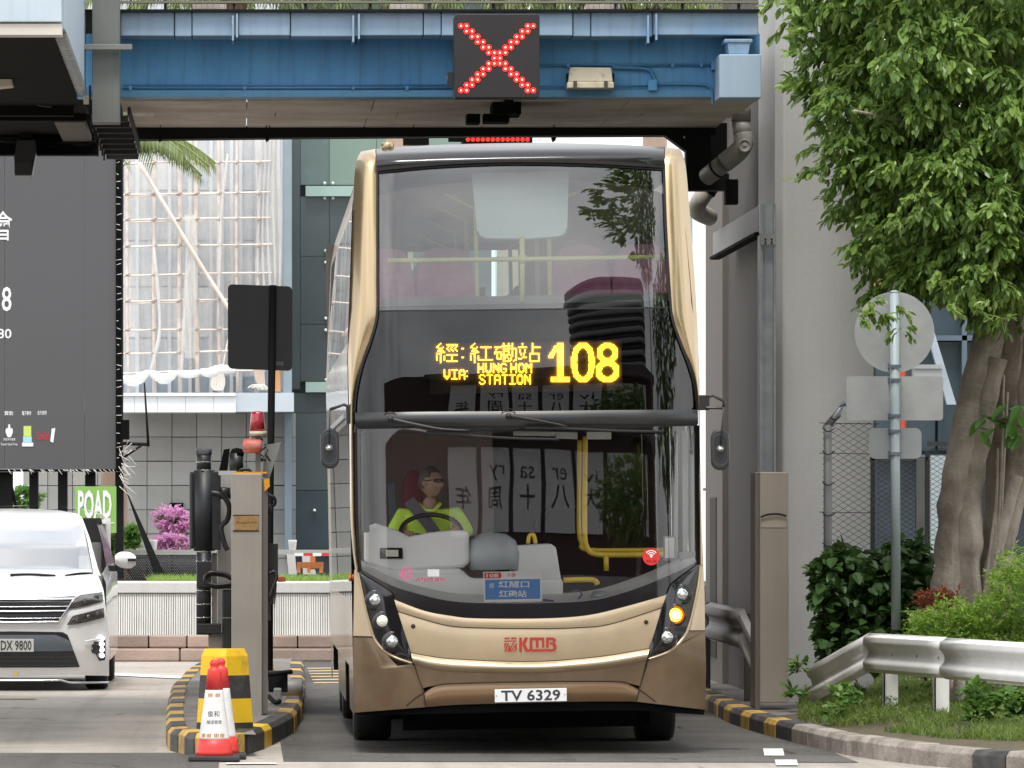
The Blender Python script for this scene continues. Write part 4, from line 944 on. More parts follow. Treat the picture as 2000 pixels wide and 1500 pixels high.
# tan box post
bx = thing('box_post', 'tall tan metal box post on the footpath right of the bus', 'post', P(1508, 1372, 46.2))
m = MB(); m.pbox(1484, 922, 1540, 1372, 46.0, .45); m.build('casing', tan_metal, bx, bevel=.006)
m = MB(); m.pbox(1475, 924, 1484, 1385, 46.02, .42); m.build('side_panel', M('tan_dark', (.15, .13, .115), .6, .2), bx)
m = MB(); m.tube(bez([P(1486, 1010, 45.98), P(1500, 1005, 45.98), P(1520, 1004, 45.98), P(1536, 1008, 45.98)], 5), .008, 5); m.build('handle', black_steel, bx)
m = MB(); m.pbox(1487, 1012, 1536, 1030, 45.995, .006); m.build('label_plate', M('label_tan', (.40, .34, .28), .6), bx)

# ---------------------------------------------------------------- guard rails
def wbeam(path, hgt=.31, depth=.046):
    prof = [(.0, 1.0), (-.06 * 0, .97), (-.9, .90), (-1.0, .80), (-1.0, .72), (-.25, .60), (-.10, .5), (-.25, .40), (-1.0, .28), (-1.0, .20), (-.9, .10), (0, .03), (0, 0)]
    rows = []
    pts = [Vector(q) for q in path]
    for i, q in enumerate(pts):
        t_ = (pts[min(i + 1, len(pts) - 1)] - pts[max(i - 1, 0)]); t_.z = 0; t_.normalize(); nr = Vector((-t_.y, t_.x, 0))
        if nr.x > 0: nr = -nr
        rows.append([q + nr * (-u) * depth + Vector((0, 0, (v - 1) * hgt)) for u, v in prof])
    m = MB(); m.grid(rows); return m
gr1 = thing('guard_rail', 'white corrugated guard rail with bent end in front of the grass verge', 'guard rail', (5.1, 43, 0))
A, B, Cc = Vector((5.95, 36.4, .84)), Vector((4.96, 44.0, .795)), Vector((4.68, 45.6, .50))
pm = A.lerp(B, .69)
for a_, b_, nm in ((A, pm, 'rail'), (pm + Vector((.008, 0, .004)), B, 'rail')):
    mb = wbeam([a_.lerp(b_, i / 6) for i in range(7)]); mb.build(nm, white_paint, gr1, solid=.004, auto=50)
mb = wbeam([B + Vector((.004, .01, 0)), B.lerp(Cc, .33), B.lerp(Cc, .66), Cc]); mb.build('end_rail', white_paint, gr1, solid=.004, auto=50)
for t_ in (.955, .75, .40):
    q = A.lerp(B, t_) + Vector((.10, .06, 0)); m = MB(); m.box(q.x - .055, q.x + .055, q.y, q.y + .012, .0, q.z - .10); m.box(q.x - .055, q.x - .045, q.y, q.y + .12, .0, q.z - .10); m.build('post', white_paint, gr1)
for t_ in (.655, .67, .715, .80, .90):
    for dz in (-.155, -.10 if t_ > .7 and t_ < .72 else -.21):
        q = A.lerp(B, t_); m = MB(); m.lathe([(.013, 0), (.012, .008), (0, .012)], (q.x - .005, q.y, q.z + dz), 8, axis='x'); m.build('bolt', galv_dull, gr1)
gr2 = thing('guard_rail', 'dull grey guard rail with drooping end between the bus and the box post', 'guard rail', (4.3, 49, 0))
grey_rail = M('rail_grey', (.36, .355, .34), .55, .2, var=.15, streak=.35, streak_col=(.12, .11, .10))
D, E_, F_ = Vector((4.02, 57, 1.0)), Vector((4.28, 47.4, .93)), Vector((4.33, 46.15, .62))
md_ = D.lerp(E_, .74)
mb = wbeam([D.lerp(md_, i / 5) for i in range(6)], .34); mb.build('rail', grey_rail, gr2, solid=.004, auto=50)
mb = wbeam([md_ + Vector((-.006, 0, .003)), md_.lerp(E_, .5), E_], .34); mb.build('rail', grey_rail, gr2, solid=.004, auto=50)
mb = wbeam([E_ + Vector((.003, -.01, 0)), E_.lerp(F_, .5), F_], .34); mb.build('end_rail', grey_rail, gr2, solid=.004, auto=50)
for t_ in (.2, .55, .93):
    q = D.lerp(E_, t_); m = MB(); m.box(q.x + .09, q.x + .2, q.y, q.y + .1, 0, q.z - .06); m.build('post', concrete_dark, gr2)

# ---------------------------------------------------------------- chain link fence
Yn = 46.6
fe = thing('chain_link_fence', 'chain link fence with galvanised posts in front of the pale pillar', 'fence', P(1650, 1280, Yn))
m = MB(); m.tube([P(1617, 1300, Yn), P(1617, 830, Yn)], .036, 12); m.build('post', galv_dull, fe)
m = MB(); m.tube([P(1615, 834, Yn), P(1652, 788, Yn)], .032, 12); m.build('post_arm', galv, fe)
for px in (1705, 1812): m = MB(); m.pbox(px - 4, 880, px + 4, 1300, Yn + .05, .05); m.build('post', M('fence_dark', (.10, .10, .10), .6, .3), fe)
m = MB(); m.pbox(1790, 895, 1806, 1290, Yn + .02, .08); m.build('gate_post', galv_dull, fe)
m = MB(); m.pbox(1812, 862, 1998, 871, Yn + .05, .05); m.pbox(1700, 893, 1812, 899, Yn + .05, .05); m.build('gate_rail', M('fence_dark2', (.13, .13, .13), .6, .3), fe)
def chain(px0, px1, py0, py1, Y, pitch=10.0):
    m = MB(); kx = Y / F; n_ = int((px1 - px0) / pitch); rows = int((py1 - py0) / (pitch * .62))
    for i in range(n_ + 1):
        pts = []
        for j in range(rows + 1):
            s = (1 if (j % 2) else -1) * (1 if (i % 2) else -1)
            pts.append(P(px0 + i * pitch + s * pitch * .5, py0 + j * pitch * .62, Y + .003 * s))
        m.tube(pts, .0042, 3, cap=False)
    return m
chain(1612, 1712, 826, 1300, Yn - .01).build('wire_mesh', M('wire', (.045, .047, .05), .6, .2), fe, kind='stuff')
chain(1718, 1795, 900, 1300, Yn + .04, 8).build('wire_mesh', MATS['wire'], fe, kind='stuff')
chain(1818, 2005, 876, 1300, Yn + .05, 8).build('wire_mesh', MATS['wire'], fe, kind='stuff')
m = MB()
for py in (826, 885, 1000, 1120): m.tube([P(1600, py, Yn - .012), P(1712, py + 2, Yn - .012)], .003, 4)
m.build('line_wire', MATS['wire'], fe, kind='stuff'); m = MB()
for py in (835, 880, 940, 1000, 1060, 1120, 1180): m.tube(bez([P(1606, py, Yn - .05), P(1617, py + 8, Yn - .05), P(1630, py + 2, Yn - .05)], 4), .005, 4)
m.tube(bez([P(1640, 795, Yn - .05), P(1650, 790, Yn - .05), P(1655, 797, Yn - .05)], 4), .006, 4); m.tube(bez([P(1622, 815, Yn - .05), P(1632, 820, Yn - .05), P(1642, 812, Yn - .05)], 4), .006, 4)
m.build('tie_wire', MATS['wire'], fe, kind='stuff')

# ---------------------------------------------------------------- sign backs on a pole
Yz = 43.6
sgp = thing('sign_pole', 'grey pole carrying the backs of one round and two rectangular signs', 'sign pole', P(1749, 1170, Yz))
plate = M('sign_back', (.36, .37, .37), .5, .25, var=.10, scale=5, col2=(.25, .255, .26), cscale=3, camt=.5, streak=.15, streak_col=(.3, .3, .28))
m = MB(); m.tube([P(1747, 572, Yz - .05), P(1750, 1230, Yz - .05)], .037, 14); m.build('pole', paint_grey, sgp)
c = P(1747, 572, Yz - .05); m = MB(); m.lathe([(.038, 0), (.036, .01), (.02, .02), (0, .022)], c, 14); m.build('cap', paint_grey, sgp)
m = MB(); m.pprism([(1747 + 78 * math.cos(rad(a)), 649 + 79 * math.sin(rad(a))) for a in range(0, 360, 6)], Yz, .01); m.build('round_sign', plate, sgp)
m = MB(); m.pprism(rrect(1653, 735, 1842, 821, 7), Yz, .01); m.build('upper_plate', plate, sgp)
m = MB(); m.pprism(rrect(1697, 836, 1800, 896, 12), Yz + .002, .01); m.build('lower_plate', M('sign_back2', (.28, .30, .31), .5, .25, var=.10, scale=5), sgp)
for py in (715, 742, 812, 842, 886):
    m = MB(); m.pbox(1735, py - 5, 1741, py + 5, Yz - .03, .03); m.pbox(1740, py - 3, 1760, py + 3, Yz - .093, .03); m.build('clamp', M('clamp_dark', (.10, .13, .16), .5), sgp)

# ---------------------------------------------------------------- things glimpsed behind, right
Yd = 62
bk = thing('steel_shed', 'dark glazed steel building with pale diagonal strut behind the fig tree', 'building', P(1850, 1100, Yd))
m = MB(); m.pbox(1706, 300, 2120, 1240, Yd + .4, .3); m.build('wall', M('shed_dark', (.035, .05, .065), .4, var=.2, rnd=.1), bk)
for a_, b_, c_, d_ in ((1712, 1790, 420, 640), (1800, 1880, 420, 660), (1832, 1882, 668, 880), (1890, 1990, 420, 660), (1890, 1990, 668, 880), (1712, 1826, 660, 880)):
    m = MB(); m.pbox(a_, c_, b_, d_, Yd + .25, .08); m.build('window', M('shed_glass', (.05, .075, .095), .2, spec=.7), bk)
m = MB(); m.pprism([(1800, 610), (1812, 606), (1868, 790), (1850, 790)], Yd - .1, .1); m.build('strut', M('strut_pale', (.36, .42, .48), .5), bk)
for y_ in (655, 888): m = MB(); m.pbox(1790, y_, 2100, y_ + 10, Yd + .1, .12); m.build('beam', M('beam_blue', (.10, .14, .18), .5), bk)
m = MB(); m.pbox(1879, 400, 1889, 900, Yd + .1, .12); m.build('mullion', MATS['beam_blue'], bk)
m = MB(); m.pbox(1785, 712, 1840, 720, Yd - .3, .2); m.pbox(1785, 720, 1840, 740, Yd - .28, .2); m.build('canopy', M('canopy_grey', (.30, .32, .33), .5), bk)
red = M('banner_red', (.72, .07, .03), .6, var=.05)
m = MB(); m.pbox(1746, 420, 1764, 577, 57, .03); bnf = thing('banner_frame', 'dark upright frame with red banner and salmon panel behind the round sign', 'banner', P(1738, 900, 56)); m.build('banner', red, bnf)
m = MB(); m.pbox(1708, 440, 1735, 577, 57.2, .1); m.build('side_panel', M('salmon', (.45, .22, .14), .7), bnf)
m = MB(); m.pbox(1757, 722, 1767, 737, 57, .03); m.build('red_tag', red, bnf); m = MB(); m.pbox(1760, 820, 1767, 838, 57, .03); m.build('red_tag', red, bnf)
m = MB(); m.pbox(1700, 430, 1707, 900, 56, .1); m.build('upright', M('frame_dark', (.06, .06, .065), .5), bnf); m = MB(); m.pbox(1770, 430, 1778, 900, 56, .1); m.build('upright', MATS['frame_dark'], bnf)
m = MB(); m.pbox(1818, 890, 1870, 1240, 54, .1); tag(m.build('site_hoarding', M('hoarding_pale', (.50, .60, .64), .6), at=P(1800, 1240, 54)), 'pale blue hoarding seen through the wire mesh', 'hoarding')
# far white building beyond the bus
fb = thing('white_building', 'plain white building far behind, a strip right of the bus', 'building', P(1400, 1100, 120))
m = MB(); m.pbox(1000, 250, 1560, 1150, 120, 8); m.build('wall', M('far_white', (.80, .82, .84), .8, var=.03), fb)
for i in range(6):
    m = MB(); m.pbox(1340, 420 + i * 110, 1352, 480 + i * 110, 119.9, .1); m.build('window', M('far_window', (.25, .3, .34), .3), fb)
rc = thing('red_cabinet', 'narrow dark red cabinet beside the far wall right of the bus', 'cabinet', P(1390, 1082, 57))
m = MB(); m.pbox(1384, 958, 1400, 1083, 56.5, .3); m.build('door', M('cab_red', (.30, .035, .045), .5), rc)
m = MB(); m.pbox(1380, 953, 1402, 958, 56.4, .45); m.build('roof', M('cab_roof', (.10, .09, .09), .6), rc)
m = MB(); m.pbox(1384, 1083, 1400, 1160, 56.52, .3); m.build('plinth', M('cab_plinth', (.30, .26, .22), .7), rc)
# ---------------------------------------------------------------- double decker bus
BY, BX0, TH = 40.0, 2.089, rad(1.1)
bus = thing('double_decker_bus', 'gold and brown double decker bus numbered 108 facing the camera under the bridge', 'bus', (BX0, BY, 0))
bus.rotation_euler.y = -TH; WL[bus.name] = Vector((0, 0, 0))
gold = M('bus_gold', (.525, .412, .272), .34, .45, var=.05, scale=2, coat=.5, rvar=.05, col2=(.42, .335, .225), cscale=1.6, camt=.6)
gold_p = M('bus_gold_pillar', (.46, .35, .205), .24, .82, var=.03, scale=2, coat=.6, rvar=.03)
brown = M('bus_brown', (.165, .11, .060), .32, .5, var=.10, scale=2, coat=.5, rvar=.06, col2=(.23, .165, .11), cscale=2.2, camt=.6)
gloss_black = M('gloss_black', (.008, .008, .010), .10, var=.1, spec=.6, coat=.3, rvar=.02)
visor_m = M('visor_black', (.010, .010, .012), .16, var=.05, spec=.5, coat=.15, rvar=.02)
trim = M('trim_grey', (.018, .019, .021), .35, var=.15, spec=.6)
seam = M('seam', (.03, .018, .01), .8)
rubber = M('rubber', (.012, .012, .012), .75, var=.2)
dash = M('dash_grey', (.74, .74, .73), .6, var=.05, scale=4)
dash_d = M('dash_dark', (.10, .10, .105), .6, var=.1)
lining = M('bus_lining', (.46, .47, .48), .7, var=.05)
lining_d = M('bus_lining_dark', (.12, .12, .125), .8, var=.1)  # darker lining, dimness of the lower deck put into its colour
seat_m = M('seat_purple', (.46, .17, .27), .8, var=.15, scale=20)
pole_y = M('pole_yellow', (.78, .52, .03), .35, var=.05, coat=.3)
rail_y = M('rail_lime', (.86, .87, .34), .4, var=.05)
glass_up = GLASS('windscreen_glass', (.82, .87, .85), 3.7, bumpy=.12)
glass_lo = GLASS('windscreen_clear', (.985, .99, .985), 2.3, bumpy=.05)
glass_dk = GLASS('tinted_glass', (.09, .10, .10), 2.2)
glass_side = GLASS('side_glass', (.40, .45, .44), 1.9)

SL = [(-.5, -.02), (.35, -.12), (.7, -.04), (1.0, .02), (1.2, .0), (1.63, .02), (2.26, .07), (2.40, .08), (2.42, .05), (2.48, .02), (2.74, .07), (3.1, .14), (3.2, .17), (3.7, .27), (4.08, .37), (4.30, .45), (4.305, 1.05), (4.35, 1.5), (4.39, 2.6), (4.43, 5)]
def _sl(z):
    for (a, s0), (b, s1) in zip(SL, SL[1:]):
        if z <= b: return s0 + (s1 - s0) * max(0, (z - a)) / (b - a)
    return 5
PROF = [0.0]
for i in range(500): PROF.append(PROF[-1] + _sl(i * .01) * .01)
def prof(z):
    z = min(max(z, 0), 4.98) * 100; i = int(z); return PROF[i] + (PROF[i + 1] - PROF[i]) * (z - i) - PROF[70]
def surf(x, z):
    ax = abs(x); return .06 * x * x + 1.05 * max(0, ax - .86) ** 2 + prof(z)
CT, ST = math.cos(TH), math.sin(TH)
def ip(px, py, ly):
    """measured point at depth ly behind the bus nose, in bus coordinates"""
    X = (px - VX) * (BY + ly) / F - BX0; Z = CH - (py - VY) * (BY + ly) / F
    return Vector((X * CT + Z * ST, ly, -X * ST + Z * CT))
def fp(px, py, off=0.0):
    ly = 0
    for _ in range(4): q = ip(px, py, ly); ly = surf(q.x, q.z)
    q = ip(px, py, ly - off); q.y = ly - off
    return q
def resamp(pts, n):
    ds = [0]
    for a_, b_ in zip(pts, pts[1:]): ds.append(ds[-1] + math.hypot(b_[0] - a_[0], b_[1] - a_[1]))
    res = []
    for i in range(n + 1):
        s = ds[-1] * i / n
        for k in range(len(pts) - 1):
            if s <= ds[k + 1] + 1e-9:
                t_ = (s - ds[k]) / max(ds[k + 1] - ds[k], 1e-9); res.append((pts[k][0] + (pts[k + 1][0] - pts[k][0]) * t_, pts[k][1] + (pts[k + 1][1] - pts[k][1]) * t_)); break
    return res
def smooth2(pts, n=8):
    return [(q.x, q.y) for q in bez([(x, y, 0) for x, y in pts], n)]
def skin(A_, B_, name, mat, nu=40, nv=10, off=0.0, bulge=0.0, parent=None, solid=0.0, back=False):
    """front skin between two outlines A_ and B_"""
    a_ = resamp(smooth2(A_), nu); b_ = resamp(smooth2(B_), nu); rows = []
    for j in range(nv + 1):
        v = j / nv; o_ = off + bulge * math.sin(math.pi * v)
        rows.append([fp(p0[0] + (p1[0] - p0[0]) * v, p0[1] + (p1[1] - p0[1]) * v, o_) for p0, p1 in zip(a_, b_)])
    m = MB(); m.grid(rows)
    o = m.build(name, mat, parent or bus, solid=0)
    # face the normals towards -Y
    me = o.data
    if sum(p.normal.y for p in me.polygons) > 0: me.flip_normals()
    if solid:
        md = o.modifiers.new('solid', 'SOLIDIFY'); md.thickness = solid; md.offset = -1
    return o
def mir(px):  # not used for exact work, only as a hint of symmetry
    return 2072 - px

# --- glazing and black front
vis_t = [(735, 291), (800, 286), (880, 282), (1030, 279), (1160, 281), (1297, 287)]
vis_b = [(736, 334), (850, 323), (950, 318), (1050, 317), (1160, 320), (1297, 328)]
skin(vis_t, vis_b, 'roof_visor', visor_m, 50, 12, .03, .03)
skin([(736, 335.5), (850, 324.5), (1000, 318.5), (1160, 321.5), (1297, 329.5)], [(736, 339), (850, 328), (1000, 322), (1160, 325), (1297, 333)], 'visor_seal', rubber, 40, 1, .012)
up_t = [(737, 339), (850, 328), (1000, 322), (1160, 325), (1298, 333)]
up_b = [(738, 606), (860, 605), (1020, 603), (1180, 601), (1311, 599)]
skin(up_t, up_b, 'upper_windscreen', glass_up, 60, 40)
skin([(738, 606.3), (1020, 603.3), (1311, 599.3)], [(738, 608.6), (1020, 605.6), (1311, 601.6)], 'screen_joint', rubber, 30, 1, .003)
L_in = [(736, 609), (735, 625), (728, 650), (716, 680), (704, 715), (697, 750), (693, 790), (692, 806)]
R_in = [(1311, 602), (1313, 622), (1322, 650), (1337, 684), (1350, 722), (1358, 758), (1362, 790), (1363, 800)]
skin(L_in, R_in, 'destination_glass', GLASS('dest_glass', (.22, .23, .23), 1.6, bumpy=.06), 30, 60)
skin([(693, 806), (860, 804), (1036, 803), (1200, 801), (1363, 800)], [(694, 833), (860, 832), (1036, 831), (1200, 829), (1364, 828)], 'wiper_panel', trim, 40, 6, .02, .02)
skin([(694, 833.4), (860, 832.4), (1036, 831.4), (1364, 828.4)], [(700, 837), (860, 836), (1036, 835), (1360, 832)], 'panel_seal', rubber, 30, 1, .01)
lo_t = [(704, 838), (860, 836), (1036, 835), (1200, 833), (1358, 832)]
lo_b = [(704, 1111), (766, 1144), (828, 1163), (880, 1174), (942, 1178), (1060, 1178), (1146, 1174), (1208, 1161), (1286, 1133), (1361, 1098)]
skin(lo_t, lo_b, 'lower_windscreen', glass_lo, 60, 40)
mask_b = [(701, 1119), (735, 1146), (762, 1164), (828, 1192), (880, 1202), (932, 1207), (1060, 1207), (1146, 1201), (1221, 1184), (1302, 1160), (1340, 1125), (1364, 1102)]
skin(lo_b, mask_b, 'black_mask', gloss_black, 60, 4, .001)
skin([(694, 837), (693, 950), (697, 1060), (702, 1119)], [(705, 838), (704, 950), (704, 1060), (706, 1112)], 'screen_edge', gloss_black, 20, 2, .002)
skin([(1357, 832), (1358, 950), (1360, 1060), (1361, 1100)], [(1366, 830), (1366, 950), (1366, 1060), (1366, 1104)], 'screen_edge', gloss_black, 20, 2, .002)
# --- gold pillars
LPo = [(705, 296), (696, 315), (692, 350), (689, 420), (685, 540), (681, 640), (680, 720), (682, 800), (683, 900), (684, 1000), (688, 1070), (694, 1115)]
LPi = [(734, 291), (735, 320), (735, 420), (735, 540), (734, 615), (722, 663), (706, 708), (694, 760), (690, 810), (691, 950), (694, 1060), (700, 1117)]
RPo = [(1328, 291), (1337, 312), (1342, 350), (1349, 440), (1358, 560), (1363, 650), (1366, 730), (1367, 800), (1368, 900), (1370, 1000), (1372, 1060), (1374, 1105)]
RPi = [(1298, 287), (1298, 320), (1302, 440), (1310, 575), (1315, 622), (1330, 667), (1347, 710), (1359, 752), (1364, 800), (1366, 900), (1366, 1000), (1366, 1060), (1366, 1103)]
skin(LPo, LPi, 'corner_pillar', gold_p, 70, 8, .006, .040)
skin(RPi, RPo, 'corner_pillar', gold_p, 70, 8, .006, .040)
skin([(733, 292), (735, 320), (735, 420), (735, 540), (734, 615), (722, 663), (706, 708), (694, 760), (690, 805)], [(737, 292), (739, 320), (739, 420), (739, 540), (738, 617), (726, 666), (710, 711), (698, 762), (694, 806)], 'pillar_seal', rubber, 60, 1, .012)
skin([(1294, 287), (1294, 320), (1298, 440), (1306, 575), (1311, 622), (1326, 668), (1343, 712), (1355, 754), (1360, 800)], [(1299, 287), (1299, 320), (1303, 440), (1311, 575), (1316, 622), (1331, 667), (1348, 710), (1360, 752), (1365, 800)], 'pillar_seal', rubber, 60, 1, .012)
# --- gold nose
mk_c = [(770, 1171), (828, 1193), (880, 1203), (932, 1208), (1060, 1208), (1146, 1202), (1221, 1185), (1302, 1162)]
cr1 = [(776, 1193), (828, 1209), (880, 1222), (950, 1226), (1060, 1227), (1130, 1225), (1192, 1218), (1293, 1186)]
cr2 = [(802, 1274), (840, 1281), (880, 1286), (984, 1291), (1060, 1291), (1130, 1286), (1192, 1279), (1269, 1266)]
lip = [(808, 1297), (854, 1310), (932, 1314.5), (1060, 1315), (1156, 1309), (1210, 1302), (1262, 1292)]
skin(mk_c, cr1, 'upper_nose_panel', gold, 50, 5, .006, .008)
skin(cr1, cr2, 'front_panel', gold, 50, 10, .002, .012)
for ln, wd in ((cr1, 1.7), (cr2, 1.3)): skin(ln, [(x, y + wd) for x, y in ln], 'panel_gap', seam, 50, 1, .007)
skin([(x, y + 1.3) for x, y in cr2], lip, 'nose_lip', gold, 50, 8, .012, .045)
bot = [(828, 1381), (906, 1376), (1036, 1373), (1150, 1370), (1245, 1370)]
cr3 = [(829, 1352), (854, 1338), (906, 1334), (1060, 1331), (1150, 1330), (1208, 1331), (1228, 1336), (1247, 1345)]
skin(lip, [(822, 1345), (854, 1338), (906, 1334), (1060, 1331), (1150, 1330), (1208, 1331), (1250, 1340)], 'bumper_upper', brown, 50, 6, .012, .0)
skin(cr3, bot, 'bumper_lower', M('bus_brown2', (.25, .155, .082), .32, .5, var=.05, coat=.4, rvar=.03), 50, 6, .0, .02)
arcl = [(793, 1378), (810, 1364), (829, 1352), (854, 1338), (906, 1334), (1060, 1331), (1208, 1331), (1228, 1336), (1247, 1345), (1266, 1358), (1281, 1370)]
skin(arcl, [(x + (1.2 if i < 3 else -1.2 if i > 7 else 0), y + 2.2) for i, (x, y) in enumerate(arcl)], 'panel_gap', seam, 60, 1, .030)
# corner panels
skin([(692, 1112), (691, 1180), (690, 1242)], [(702, 1120), (711, 1166), (724, 1215), (733, 1243)], 'corner_panel', gold, 20, 6, .004, .01)
skin([(1366, 1102), (1360, 1145), (1348, 1200), (1340, 1231)], [(1374, 1102), (1376, 1160), (1377, 1231)], 'corner_panel', gold, 20, 6, .004, .01)
skin([(690, 1245), (690, 1320), (692, 1392)], [(733, 1246), (776, 1300), (806, 1298), (829, 1352), (831, 1381)], 'bumper_corner', brown, 30, 14, .006, .02)
skin([(1264, 1294), (1248, 1344), (1240, 1370)], [(1377, 1233), (1379, 1310), (1376, 1386)], 'bumper_corner', brown, 30, 14, .006, .02)
skin([(1262, 1293), (1300, 1275), (1325, 1256), (1338, 1236), (1341, 1231)], [(1264, 1296), (1305, 1290), (1345, 1270), (1372, 1240), (1377, 1232)], 'bumper_corner', brown, 30, 8, .006, .0)
lrim = [(702, 1119), (712, 1166), (724, 1215), (735, 1247), (752, 1268), (777, 1283), (807, 1293)]
rrim = [(1366, 1103), (1361, 1145), (1349, 1200), (1339, 1231), (1323, 1255), (1299, 1273), (1264, 1285)]
skin([(x - 6, y + 4) if i > 2 else (x - 5, y) for i, (x, y) in enumerate(lrim)], lrim, 'lamp_rim', gold, 40, 4, .012, .02)
skin(rrim, [(x + 7, y + 4) if i > 2 else (x + 6, y) for i, (x, y) in enumerate(rrim)], 'lamp_rim', gold, 40, 4, .012, .02)
for ln in ([(807, 1292), (815, 1320), (826, 1350), (830, 1380)], [(1267, 1270), (1262, 1300), (1250, 1340), (1242, 1371)]):
    skin(ln, [(x + 1.8, y) for x, y in ln], 'panel_gap', seam, 20, 1, .024)
for ln in ([(690, 1243), (712, 1244), (733, 1244)], [(1338, 1231), (1360, 1231), (1378, 1231)]): skin(ln, [(x, y + 1.8) for x, y in ln], 'panel_gap', seam, 10, 1, .022)
# lower dark edge
skin([(692, 1385), (760, 1384), (828, 1381), (1036, 1373), (1245, 1370), (1310, 1377), (1377, 1385)], [(696, 1396), (760, 1396), (828, 1395), (1036, 1390), (1245, 1388), (1310, 1392), (1374, 1396)], 'skirt', near_black, 40, 2, -.03)
# --- head lamp clusters
lampglass = M('lamp_chrome', (.55, .57, .58), .12, .9, var=.3, scale=40)
def cluster(inner, outer, lamps, nm):
    cl_ = skin(inner, outer, 'lamp_cluster', gloss_black, 30, 8, .016, .012)
    for i, (x, y, r_, kind) in enumerate(lamps):
        q = fp(x, y, .03); k_ = r_ / 272
        m = MB(); m.lathe([(k_ * 1.9, -.012), (k_ * 1.75, .004), (k_ * 1.25, -.004), (k_ * 1.2, .0)], q, 24, axis='y'); m.build('lamp_bezel', M('bezel', (.02, .02, .022), .2, spec=.7), cl_)
        m = MB(); m.lathe([(k_ * 1.12, -.006), (k_ * 1.08, .012), (k_ * .8, .020), (k_ * .4, .025), (0, .027)], q, 24, axis='y')
        mt = EMIT('amber_glow', (1, .34, .02), 7) if kind == 'amber' else M('lamp_white', (.75, .75, .62), .25, .0, var=.1, coat=.8) if kind == 'white' else lampglass
        lm_ = m.build('lamp', mt, cl_)
        if kind == 'amber':
            m = MB(); m.lathe([(k_ * .6, .0262), (0, .0335)], q, 16, axis='y'); m.build('lamp_core', EMIT('amber_core', (1, .72, .30), 14), lm_)
            m = MB(); m.lathe([(k_ * 1.7, -.004), (k_ * 1.15, .004)], q, 24, axis='y'); m.build('lamp_halo', EMIT('amber_halo', (1, .20, .0), .55), lm_)  # emissive ring: the orange glow round the lamp, modelled as a surface
        elif kind == 'chrome':
            m = MB(); m.lathe([(k_ * .45, .026), (k_ * .3, .034), (0, .038)], q, 12, axis='y'); m.build('bulb', M('bulb', (.7, .72, .74), .15, .3), lm_)
    return cl_
cluster([(701, 1119), (711, 1166), (724, 1215), (733, 1246), (750, 1267), (776, 1282), (807, 1292)], [(703, 1119), (762, 1156), (770, 1172), (776, 1192), (790, 1235), (802, 1273), (807, 1291)],
        [(733, 1172, 11, 'chrome'), (747, 1213, 10.5, 'white'), (766, 1253, 11, 'chrome')], 'l')
cluster([(1364, 1102), (1316, 1137), (1304, 1158), (1294, 1185), (1281, 1228), (1268, 1267), (1265, 1283)], [(1366, 1104), (1361, 1145), (1349, 1200), (1339, 1231), (1323, 1254), (1299, 1271), (1266, 1284)],
        [(1332, 1161, 11, 'chrome'), (1319, 1201, 12, 'amber'), (1303, 1245, 11, 'chrome')], 'r')
for x, y in ((807, 1223), (1262, 1215)):
    q = fp(x, y, .014); m = MB(); m.lathe([(.016, -.004), (.016, .003), (0, .0032)], q, 14, axis='y'); m.build('tow_cap', seam, bus)
# --- number plate and emblem
npm = MB()
for a_, b_ in (((966, 1345), (1107, 1340)),):
    c0, c1 = fp(966, 1345, .035), fp(1107, 1368, .035); yy = min(c0.y, c1.y, fp(1036, 1354, .03).y) - .004
    npm.box(c0.x, c1.x, yy, yy + .008, c1.z - .005, c0.z - .005)
npl = npm.build('number_plate', M('plate_white', (.80, .81, .82), .4, var=.02), bus, bevel=.003)
pc = Vector(((c0.x + c1.x) / 2, yy - .002, (c0.z + c1.z) / 2 - .005))
text('TV 6329', .078, pc + Vector((0, 0, .0)), ink, npl, 'lettering', .018, .425)
for s in (-.245, .245):
    m = MB(); m.lathe([(.004, 0), (0, .002)], pc + Vector((s, 0, 0)), 8, axis='y'); m.build('screw', ink, npl)
red_dec = M('decal_red', (.42, .03, .018), .45, var=.03)
polys = [[(540, 150), (595, 150), (595, 430), (540, 430)], [(595, 270), (650, 150), (715, 150), (658, 282)], [(596, 285), (657, 277), (712, 380), (745, 380), (745, 430), (665, 430)],
         [(745, 150), (1030, 150), (1030, 200), (745, 200)], [(745, 201), (800, 201), (800, 430), (745, 430)], [(865, 201), (920, 201), (920, 350), (865, 350)], [(985, 201), (1030, 201), (1030, 350), (985, 350)],
         [(801, 380), (1195, 380), (1195, 425), (801, 430)], [(1065, 150), (1120, 150), (1120, 350), (1065, 350)],
         [(1121, 150), (1210, 150), (1255, 180), (1258, 220), (1235, 262), (1190, 245), (1205, 220), (1190, 200), (1121, 200)], [(1140, 250), (1190, 246), (1234, 263), (1265, 300), (1272, 350), (1250, 405), (1196, 425), (1196, 380), (1215, 350), (1205, 310), (1185, 290), (1140, 285)],
         [(250, 155), (365, 150), (345, 180), (250, 185)], [(390, 150), (490, 150), (490, 185), (372, 185)], [(245, 213), (490, 210), (490, 230), (245, 233)], [(248, 265), (300, 262), (248, 370)], [(315, 262), (345, 262), (275, 430), (250, 430)],
         [(352, 290), (402, 430), (300, 430)], [(425, 240), (452, 240), (398, 330), (462, 430), (435, 430), (375, 330)], [(492, 250), (492, 425), (430, 330)]]
m = MB()
for i, pl_ in enumerate(polys):
    pts = [fp(960 + x / 10, 1230 + y / 10, .018 + i * .0002) for x, y in pl_]
    m.add(pts, [list(range(len(pts)))])
o = m.build('emblem', red_dec, bus)

